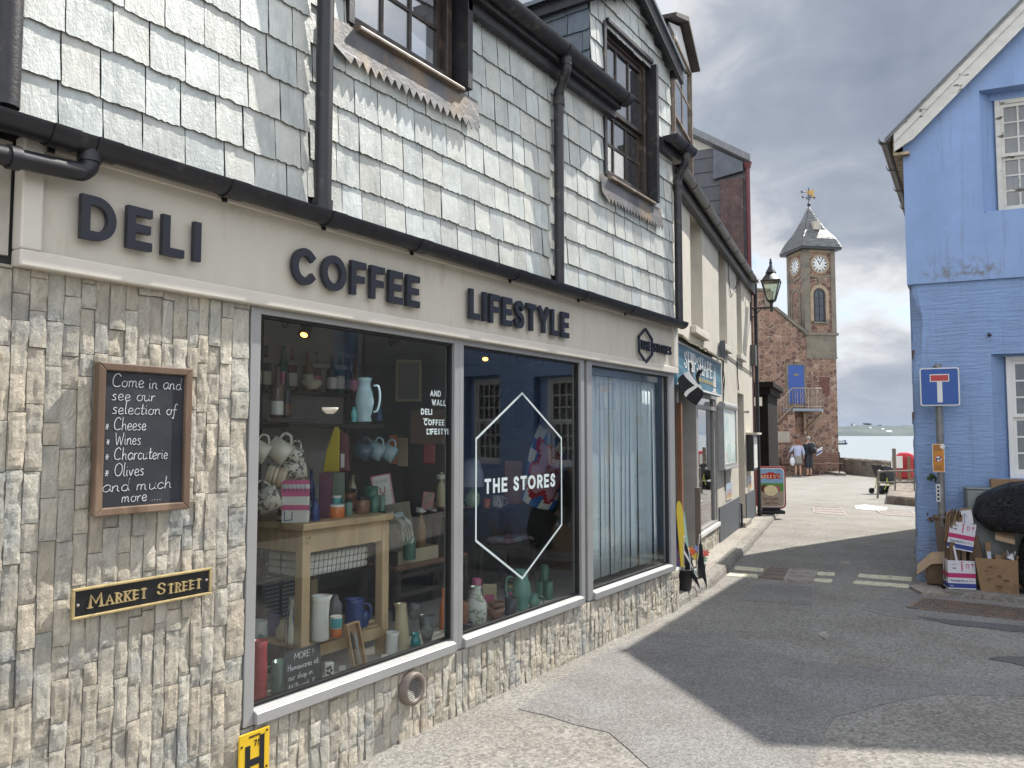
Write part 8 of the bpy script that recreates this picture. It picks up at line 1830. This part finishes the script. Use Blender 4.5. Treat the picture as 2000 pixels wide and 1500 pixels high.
# no through road sign on its pole
dS = -.26
a = Bb(1798, 793, dS); bb = Bb(1873, 717, dS); pw, ph = bb[0] - a[0], bb[1] - a[1]
pb_ = Bb(1842, 1100, dS + .06); pt_ = Bb(1832, 716, dS + .06)
sg = thing('road_sign', 'square blue road sign with white T and red bar on a grey pole', 'road sign', FB @ T_(pb_[0], dS + .06, .03))
M_GPOLE = pm('weathered grey pole', (.19, .19, .19), .5, .25, 5, .2, 30, metal=.3, c2=(.33, .32, .30), c2s=6)
mb = MB(); mb.tube([(0, 0, 0), (pt_[0] - pb_[0], 0, pt_[1] - .0)], .036, 14); mb.build('pole', M_GPOLE, sg)
ox, oz = a[0] - pb_[0], a[1] - .03
M_RBLUE = pm('road sign blue', (.008, .07, .30), .35, .05); M_RRED = pm('road sign red', (.45, .03, .03), .35, .05); M_RWHITE = pm('road sign white', (.66, .66, .64), .4, .05)
mb = MB(); mb.prism(rrect(ox, ox + pw, oz, oz + ph, .025), -.06, -.045); bl_ = mb.build('sign_plate', M_RWHITE, sg, bevel=.002)
mb = MB(); e = .013; mb.prism(rrect(ox + e, ox + pw - e, oz + e, oz + ph - e, .018), -.0625, -.0602); mb.build('blue_field', M_RBLUE, bl_)
mb = MB(); cx = ox + pw * .5; mb.box(cx - pw * .065, cx + pw * .065, -.0645, -.0627, oz + ph * .09, oz + ph * .64); mb.box(cx - pw * .245, cx + pw * .245, -.0643, -.0627, oz + ph * .63, oz + ph * .83); mb.build('white_symbol', M_RWHITE, bl_)
mb = MB(); mb.box(cx - pw * .22, cx + pw * .22, -.066, -.0646, oz + ph * .655, oz + ph * .805); mb.build('red_bar', M_RRED, bl_)
mb = MB()
for z in (oz + ph * .2, oz + ph * .8): mb.box(-.06, .06, -.044, -.02, z - .02, z + .02); mb.cyl((.03, 0, z), (.09, -.02, z), .008, n=6)
mb.ball((0, 0, oz + ph + .02), .04, 8, (1, 1, .5)); mb.build('clamp', M_GPOLE, sg)
a = Bb(1822, 922, dS); bb = Bb(1844, 867, dS)
dg = thing('dog_notice', 'orange notice with a dog in a circle strapped to the sign pole', 'notice', FB @ T_(a[0], dS, a[1])); pw, ph = bb[0] - a[0], bb[1] - a[1]
mb = MB(); mb.prism(rrect(0, pw, 0, ph, .014), -.006, .0); o = mb.build('plate', M_RWHITE, dg); mb = MB(); mb.prism(rrect(.006, pw - .006, .006, ph - .006, .010), -.0075, -.0062); mb.build('orange_field', pm('notice orange', (.50, .20, .015), .45, .08), o)
mb = MB(); mb.cyl((pw * .5, -.0076, ph * .47), (pw * .5, -.009, ph * .47), pw * .30, n=24); mb.cyl((pw * .86, -.0076, ph * .9), (pw * .86, -.009, ph * .9), pw * .2, n=16); mb.build('white_disc', M_RWHITE, o)
mb = MB(); mb.ribbon([(pw * .5 + pw * .29 * math.cos(R_(a)), ph * .47 + pw * .29 * math.sin(R_(a))) for a in range(0, 360, 15)], .008, -.0105, -.0091, True); mb.build('red_ring', M_RRED, o)
mb = MB(); x, z = pw * .5, ph * .47; mb.prism([(x - .022, z - .024), (x - .014, z - .024), (x - .012, z - .006), (x + .008, z - .006), (x + .01, z - .024), (x + .018, z - .024), (x + .018, z + .008), (x + .028, z + .012), (x + .022, z + .022), (x + .012, z + .022), (x + .008, z + .006), (x - .02, z + .008), (x - .027, z + .018), (x - .025, z - .004)], -.0105, -.0092)
for k in range(5): mb.box(pw * .15, pw * (.62 if k == 0 else .8), -.0085, -.0076, ph * (.93 - .045 * k), ph * (.93 - .045 * k) + .004)
for k in range(4): mb.box(pw * .15, pw * .8, -.0085, -.0076, ph * (.22 - .045 * k), ph * (.22 - .045 * k) + .004)
mb.build('dog_symbol', M_PLATE, o)
mb = MB()
for z in (ph * .15, ph * .88): mb.tube([(.02 + pw * .5 + .05 * math.cos(R_(q)), .06 + .05 * math.sin(R_(q)), z) for q in range(0, 360, 30)], .005, 5, closed=True)
mb.build('strap', M_BLACK, o)
a = Bb(1829, 980, dS); bb = Bb(1836, 946, dS); nt_ = thing('pole_notice', 'small curled white notice low on the sign pole', 'notice', FB @ T_(a[0], dS, a[1]) @ Rz(R_(35))); mb = MB(); mb.box(0, .05, -.003, 0, 0, bb[1] - a[1]); o = mb.build('card', M_RWHITE, nt_); mb = MB()
for k in range(4): mb.box(.012, .036, -.0045, -.0032, .02 + k * .042, .045 + k * .042)
mb.build('marks', M_PLATE, o)
c = Bb(1824, 936, dS); wd_ = thing('wall_weed', 'small green weed sprouting beside the sign pole', 'plant', FB @ T_(c[0], -.05, c[1])); mb = MB(); rnd = random.Random(2)
for k in range(9): p = Vector((rnd.uniform(-.05, .03), rnd.uniform(-.08, -.01), rnd.uniform(-.04, .05))); mb.ball(p, rnd.uniform(.012, .026), 5, (1, .5, 1.3))
mb.tube([(0, .05, -.03), (-.01, -.03, 0)], .005, 5); mb.build('leaves', pm('weed leaves', (.035, .06, .02), .6, .3, 20), wd_)

# recycling put out against the wall
M_CARD = pm('brown cardboard', (.27, .17, .095), .8, .12, 4, .1, 50, c2=(.20, .125, .07), c2s=5); M_CARDL = pm('light cardboard', (.40, .28, .18), .8, .1, 4, .1); M_CARDD = pm('dark cardboard', (.14, .09, .055), .85, .25, 5, .2)
M_CARDW = pm('white printed card', (.60, .60, .64), .6, .05); M_MAG = pm('magenta print', (.42, .02, .12), .5, .08); M_PBL = pm('navy print', (.02, .04, .22), .5, .08)
def loc(px, py, d):   # point on the plane d in front of the wall
    s, z = Bb(px, py, d); return Vector((s, d, z))
def open_box(mb, w, dp, h, t=.006):
    mb.box(0, w, 0, t, 0, h); mb.box(0, w, dp - t, dp, 0, h); mb.box(0, t, t, dp - t, 0, h); mb.box(w - t, w, t, dp - t, 0, h); mb.box(t, w - t, t, dp - t, 0, t); return mb
def wine_box(label, M, w, dp, h):
    t = thing('cardboard_box', label, 'cardboard box', M); o = open_box(MB(), w, dp, h).build('box_body', M_CARDW, t)
    mb = MB(); mb.box(-.0015, w + .0015, -.0015, dp, h * .40, h * .56); mb.build('magenta_band', M_MAG, o)
    mb = MB(); mb.box(-.0015, w + .0015, -.0015, dp, h * .045, h * .20); mb.build('navy_band', M_PBL, o)
    mb = MB(); T = T_(0, -.002, 0); put_text(mb, 'Standard', h * .11, T_(w * .08, -.0015, h * .265), .001, .015); put_text(mb, 'Quality Wines', h * .075, T_(w * .52, -.0015, h * .27), .001, 0, fit=w * .42); mb.build('lettering', M_PBL, o)
    mb = MB(); hand(mb, 'uuuu', w * .06, h * .10, h * .06, .002, -.0028, -.0016); mb.build('small_lettering', M_CARDW, o)
    mb = MB()
    for k in range(5): mb.box(w * .48, w * .55, -.0015, .0, h * (.64 + k * .07), h * (.64 + k * .07) + h * .045)
    mb.ribbon(arc(w * .72, h * .83, w * .055, h * .06, -60, 240, 12), w * .025, -.0015, 0); mb.box(w * .68, w * .70, -.0015, 0, h * .72, h * .78); mb.box(w * .74, w * .76, -.0015, 0, h * .72, h * .78)
    mb.prism([(w * .84, h * .90), (w * .95, h * .90), (w * .895, h * .80)], -.0015, 0); mb.box(w * .888, w * .902, -.0015, 0, h * .72, h * .80); mb.build('box_symbols', M_MAG, o)
    mb = MB(); mb.box(w * .14, w * .32, -.0014, 0, h * .85, h * .865); mb.box(w * .17, w * .29, -.0014, 0, h * .71, h * .75); mb.build('box_print', M_GREYP, o); return t
b0 = Vector((.228, -.66, .055)); ang = R_(9)
wine_box('lower white wine carton with magenta and navy bands standing on the ground', FB @ Matrix.Translation(b0) @ Rz(ang), .255, .20, .29)
b1 = loc(1849, 1069, -.62); 
BX = FB @ Matrix.Translation(b1) @ Rz(R_(-4)) @ Ry(R_(9)) @ Matrix.Rotation(0, 4, 'X')
wine_box('upper white wine carton tilted on top of dark cardboard, stuffed with folded card', BX, .235, .22, .285)
def card(label, M, w, h, t=.008, mat=None, grp=None, fold=0):
    o = thing('cardboard_sheet', label, 'cardboard', M, grp); mb = MB(); mb.box(0, w, 0, t, 0, h)
    if fold: mb.box(0, w, t + .004, t * 2 + .004, 0, h * .9); mb.box(0, w, t * 2 + .009, t * 3 + .009, .01, h * .97)
    mb.build('sheet', mat or M_CARD, o, bevel=.002); return o
rnd = random.Random(21)
G1 = 'cardboard sheets stuffed in the upper white carton'
for i in range(5): card('brown cardboard sheet leaning among others in the upper white carton', BX @ T_(.01 + .026 * i, .03, .05) @ Rz(R_(82)) @ Rx(R_(-2)) @ Ry(R_(-14 + 2 * i)), .17, .30 + rnd.uniform(0, .05), .01, (M_CARD, M_CARDD)[i % 2], G1, 1)
o = thing('cardboard_box', 'small white and brown folded carton poking out of the upper white carton', 'cardboard box', BX @ T_(.15, .03, .14) @ Ry(R_(-16))); mb = MB(); mb.box(0, .10, 0, .15, 0, .27); q = mb.build('box_body', M_CARDW, o, bevel=.002); mb = MB(); mb.box(.045, .103, -.002, .1, .0, .13); mb.build('brown_panel', M_CARD, q); mb = MB(); mb.box(-.002, .1015, -.0, .1505, .272, .278); mb.build('brown_lid', M_CARD, q); mb = MB(); mb.ribbon([(.02, .14), (.03, .24), (.05, .2)], .006, -.0015, 0); mb.build('box_print', M_PBL, q)
G2 = 'dark cardboard packed between the two white cartons'
for i in range(6): card('dark flattened cardboard standing in the lower white carton', FB @ Matrix.Translation(b0) @ Rz(ang) @ T_(.015 + i * .038, .012 + .02 * (i % 3), .08) @ Ry(R_(rnd.uniform(-7, 5))) @ Rz(R_(rnd.uniform(-20, 20))), .035 if i % 2 else .05, .40 + rnd.uniform(-.06, .05), .12, M_CARDD, G2)
card('white plastic sleeve standing among dark card in the lower carton', FB @ Matrix.Translation(b0) @ Rz(ang) @ T_(.09, .002, .2) @ Ry(R_(-9)), .02, .24, .006, M_CARDW)
# brown carton full of flattened boxes
a = loc(1917, 1167, -.64); bb = loc(1990, 1174, -.64); wB = (bb - a).length; M0 = FB @ Matrix.Translation((a.x, a.y, .05)) @ Rz(R_(-5)); hB_ = (1167 - 1113) * (a - FB.inverted() @ CAM).length / FL
o = thing('cardboard_box', 'large open brown carton packed with flattened cardboard and pizza flaps', 'cardboard box', M0); mb = MB()
tw = .045
mb.add([(0, 0, 0), (wB, 0, 0), (wB + .0, .3, 0), (0, .3, 0), (-tw, -.03, hB_), (wB + .0, -.02, hB_), (wB + .02, .33, hB_ + .04), (-tw, .33, hB_)], [(3, 2, 1, 0), (0, 1, 5, 4), (1, 2, 6, 5), (2, 3, 7, 6), (3, 0, 4, 7)], False)
q = mb.build('box_body', M_CARD, o, solid=.008); mb = MB(); rnd = random.Random(6)
for x, z, w_ in ((.2, .75, .14), (.12, .62, .07), (.45, .5, .12), (.2, .38, .06), (.62, .38, .14), (.4, .2, .2)): mb.box(wB * x, wB * (x + w_), -.035 - .0, -.03 + .02, hB_ * z, hB_ * z + .006)
mb.build('faint_print', pm('faint print', (.13, .08, .045), .8), q)
G3_ = 'flattened cardboard in the brown carton'
labs = ('tall dark bundle of flattened card at the left of the brown carton', 'brown folded card with white panel in the brown carton', 'wide plain brown card in the middle of the brown carton', 'thin brown card right of the middle of the brown carton', 'leaning brown card near the right end of the brown carton', 'short pale card at the right end of the brown carton')
for i, (x, h, w_, m_, r_, f_) in enumerate(((-.03, .50, .10, M_CARDD, -10, 1), (.07, .44, .05, M_CARD, -3, 1), (.13, .32, .06, M_CARD, 1, 1), (.20, .34, .03, M_CARD, 0, 0), (.29, .32, .03, M_CARDL, 6, 1), (.33, .30, .04, M_CARD, 9, 0))): card(labs[i], M0 @ T_(x, .06 + .02 * (i % 2), .05) @ Ry(R_(r_)) @ Rz(R_(8 * (i % 3 - 1))), w_, h, .02, m_, G3_, f_)
card('white card strip in front of the dark bundle in the brown carton', M0 @ T_(.075, .035, .16) @ Ry(R_(-3)), .035, .24, .004, pm('pale blue card', (.48, .52, .62), .6)); 
fp = thing('cardboard_flap', 'bent light brown box lid lying on top of the cards in the brown carton', 'cardboard', M0 @ T_(.14, .02, hB_ + .17)); mb = MB(); mb.add([(0, 0, .06), (.17, 0, .02), (.17, .12, .08), (0, .12, .12), (0, 0, .02), (.17, 0, -.02)], [(0, 1, 2, 3), (4, 5, 1, 0)], False); mb.build('lid', M_CARDL, fp, solid=.006)
wp2 = thing('white_tray', 'crumpled white plastic tray in the right of the brown carton', 'packaging', M0 @ T_(wB - .09, .04, hB_ - .01)); mb = MB(); mb.add([(0, 0, .02), (.06, -.01, .0), (.08, .02, .09), (.03, .05, .06), (.0, .04, .10)], [(0, 1, 2), (0, 2, 3), (0, 3, 4)], False); mb.build('tray', M_CARDW, wp2, solid=.004)
wr = thing('wire_bundle', 'loop of grey packing straps in the brown carton', 'straps', M0 @ T_(.21, .03, hB_ - .02)); mb = MB()
for k in range(6): mb.tube(smoothline([(.0 + .012 * k, .01 * k, 0), (.015 + .015 * k, .01 * k, .12), (.05 + .01 * k, .01 * k, .16 + .01 * k), (.085 + .004 * k, .01 * k, .08), (.09, .01 * k, 0)], 4), .003, 5)
mb.build('strap', M_GUTB, wr)
# open box with a bent flap at the corner
a = loc(1797, 1150, -.42); fb = thing('cardboard_box', 'crushed brown box with bent pale flap leaning on the blue corner', 'cardboard box', FB @ T_(a.x + .05, a.y, .045)); z1 = loc(1850, 1092, -.42).z; x1 = loc(1852, 1092, -.42).x - a.x - .05
mb = MB(); mb.box(.02, x1, .03, .24, 0, z1 - .09); q = mb.build('box_body', M_CARDD, fb, bevel=.01)
mb = MB(); l_ = loc(1791, 1116, -.50) - Vector((a.x + .05, a.y, .045)); m_ = loc(1819, 1091, -.46) - Vector((a.x + .05, a.y, .045)); r_ = loc(1852, 1090, -.42) - Vector((a.x + .05, a.y, .045)); off = Vector((.01, .14, .05)); dn = Vector((0, -.005, -.055))
mb.add([l_, m_, r_, r_ + off, m_ + off, l_ + off, l_ + dn * .6, m_ + dn, r_ + dn], [(0, 1, 4, 5), (1, 2, 3, 4), (6, 7, 1, 0), (7, 8, 2, 1)], False); mb.build('bent_flap', M_CARDL, q, solid=.006)
pl_ = thing('plank', 'narrow weathered board leaning behind the crushed box and cartons', 'plank', FB @ T_(.21, -.3, .03) @ Rx(R_(-6)) @ Ry(R_(-3))); mb = MB(); mb.box(-.03, .05, 0, .02, 0, .75); mb.build('plank_body', pm('old plank', (.16, .12, .09), .8, .3, 4, stretch=(1, 1, .2)), pl_)
hy_ = thing('dead_leaves', 'clump of dry brown leaves caught beside the upper white carton', 'dry plant', FB @ Matrix.Translation(loc(1822, 1014, -.5))); mb = MB(); rnd = random.Random(8)
for k in range(26):
    p = Vector((rnd.uniform(-.05, .13), rnd.uniform(-.05, .05), rnd.uniform(-.03, .06))); r = rnd.uniform(.015, .035); n_ = Vector((rnd.gauss(0, 1), rnd.gauss(0, 1), rnd.gauss(0, 1))).normalized(); u = n_.orthogonal().normalized() * r; w_ = n_.cross(u) * .6; mb.add([p - u, p + w_, p + u, p - w_], [(0, 1, 2, 3)], True)
mb.build('leaf_clump', pm('dry leaves', (.12, .075, .045), .9, .4, 20), hy_, solid=.002)
# grey bin, refuse sacks
a = loc(1897, 1160, -.34); gbn = thing('grey_bin', 'grey plastic bin half hidden under the black refuse sack', 'bin', FB @ T_(a.x + .02, -.44, .03)); zt = loc(1935, 962, -.34).z
mb = MB(); mb.prism([(0, 0), (1.0, 0), (1.06, zt), (-.04, zt)], .0, .38); mb.build('bin_body', pm('grey bin plastic', (.19, .21, .20), .5, .1), gbn, bevel=.02); mb = MB(); mb.box(-.042, 1.06, -.005, .385, zt + .002, zt + .014); mb.build('bin_lid', MATS['grey bin plastic'], gbn, bevel=.01)
cl = thing('cardboard_box', 'flat brown box wedged between the refuse sack and the blue wall', 'cardboard box', FB @ T_(loc(1936, 960, -.2).x, -.2, zt + .035)); mb = MB(); mb.box(0, .3, 0, .12, 0, .10); mb.build('box_body', M_CARD, cl, bevel=.004)
m, nt, b, out = newmat('black bin liner'); v = mapped(nt); b.inputs['Base Color'].default_value = (.010, .010, .013, 1); b.inputs['Roughness'].default_value = .24
cr1 = noise_n(nt, mapped(nt, (1, 1, 2.6), (0, R_(35), 0)), 7, 4, .5, 2.0); cr2 = noise_n(nt, mapped(nt, (2.4, 1, 1), (0, R_(-20), 0)), 9, 4, .5, 1.5)
rid = math_n(nt, 'ADD', math_n(nt, 'ABSOLUTE', math_n(nt, 'SUBTRACT', cr1, .5)), math_n(nt, 'ABSOLUTE', math_n(nt, 'SUBTRACT', cr2, .5))); bump_n(nt, b, rid, 1.0, .09); M_SACK = m
def sack(label, px, py, d, rx, ry, rz, seed, base=None):
    c = loc(px, py, d); t = thing('refuse_sack', label, 'refuse sack', FB @ Matrix.Translation(c)); mb = MB()
    def fn(u, v):
        a, p_ = u * 2 * math.pi, math.pi * (v - .5); q = Vector((math.cos(a) * math.cos(p_), math.sin(a) * math.cos(p_), math.sin(p_)))
        k = 1 + .13 * noise.noise(q * 1.6 + Vector((seed, 0, 0))) + .025 * noise.noise(q * 4.5 + Vector((seed, 3, 0))) + .035 * abs(noise.noise(Vector((math.cos(a) * 5, math.sin(a) * 5, p_ * 1.2 + seed)))) - .012 * abs(noise.noise(q * 7 + Vector((seed, 1, 2))))
        z = q.z * rz; return Vector((q.x * rx * k, q.y * ry * k, max(-rz * .75, z * k) + .05 * max(0, q.z) ** 3))
    mb.grid(72, 44, fn); mb.build('sack_body', M_SACK, t)
    mb = MB(); mb.tube(smoothline([(rx * .2, -.02, rz * .85), (rx * .24, -.03, rz * 1.1), (rx * .33, -.02, rz * 1.16)], 4), [.05, .035, .03, .028, .03, .04, .045, .05, .06][:9], 8); mb.build('tied_neck', M_SACK, t); return t
sack('large shiny black refuse sack resting on the grey bin', 1992, 1000, -.50, .44, .30, .26, 3)
sack('smaller black refuse sack standing on the ground beside the brown carton', 2040, 1108, -.60, .24, .20, .34, 9)

# rendered house across the lane, seen only in the shop windows
op_ = thing('opposite_house', 'rendered house across the lane seen reflected in the shop glass', 'house', frame(5.4, 15, .02, -1))
M_OPP = pm('buff render', (.42, .37, .30), .9, .1, 3, .2, 40); mb = MB(); wall_holes(mb, -.2, 13, -.2, 4.5, [(3.2, 4.05, 2.65, 3.8), (6.0, 6.9, 2.6, 3.8), (6.0, 6.9, .7, 2.0), (9.4, 10.3, 2.6, 3.8)], 0, .3); mb.box(-.2, 13, .31, .4, -.2, 4.5); mb.build('wall', M_OPP, op_)
for (a, bb, z0, z1) in ((3.2, 4.05, 2.65, 3.8), (6.0, 6.9, 2.6, 3.8), (6.0, 6.9, .7, 2.0), (9.4, 10.3, 2.6, 3.8)):
    w = sash_window(a + .002, bb - .002, z0, z1, .1, (z0 + z1) / 2, 2, 1, M_WHITE, op_, void=False); mb = MB(); mb.box(a - .1, bb + .1, -.08, -.001, z0 - .12, z0 - .02); mb.build('window_sill', M_WHITE, w)
mb = MB(); mb.add([(-.3, -.2, 4.5), (13, -.2, 4.5), (13, 3.5, 5.9), (-.3, 3.5, 5.9)], [(0, 1, 2, 3)]); mb.build('roof', M_SLATE_R, op_, solid=.06)

# ------------------------------------------------------------------ sea air
hz_m = bpy.data.materials.new('sea haze'); hz_m.use_nodes = True; nt = hz_m.node_tree; nt.nodes.clear()
out = nt.nodes.new('ShaderNodeOutputMaterial'); pv_ = nt.nodes.new('ShaderNodeVolumePrincipled'); pv_.inputs['Color'].default_value = (.42, .58, .85, 1); pv_.inputs['Density'].default_value = .00004; pv_.inputs['Anisotropy'].default_value = .2
nt.links.new(pv_.outputs[0], out.inputs['Volume'])
mb = MB(); mb.box(-9500, 9500, -6500, 9500, -11.5, 60); o = mb.build('haze', hz_m); o['kind'] = 'stuff'
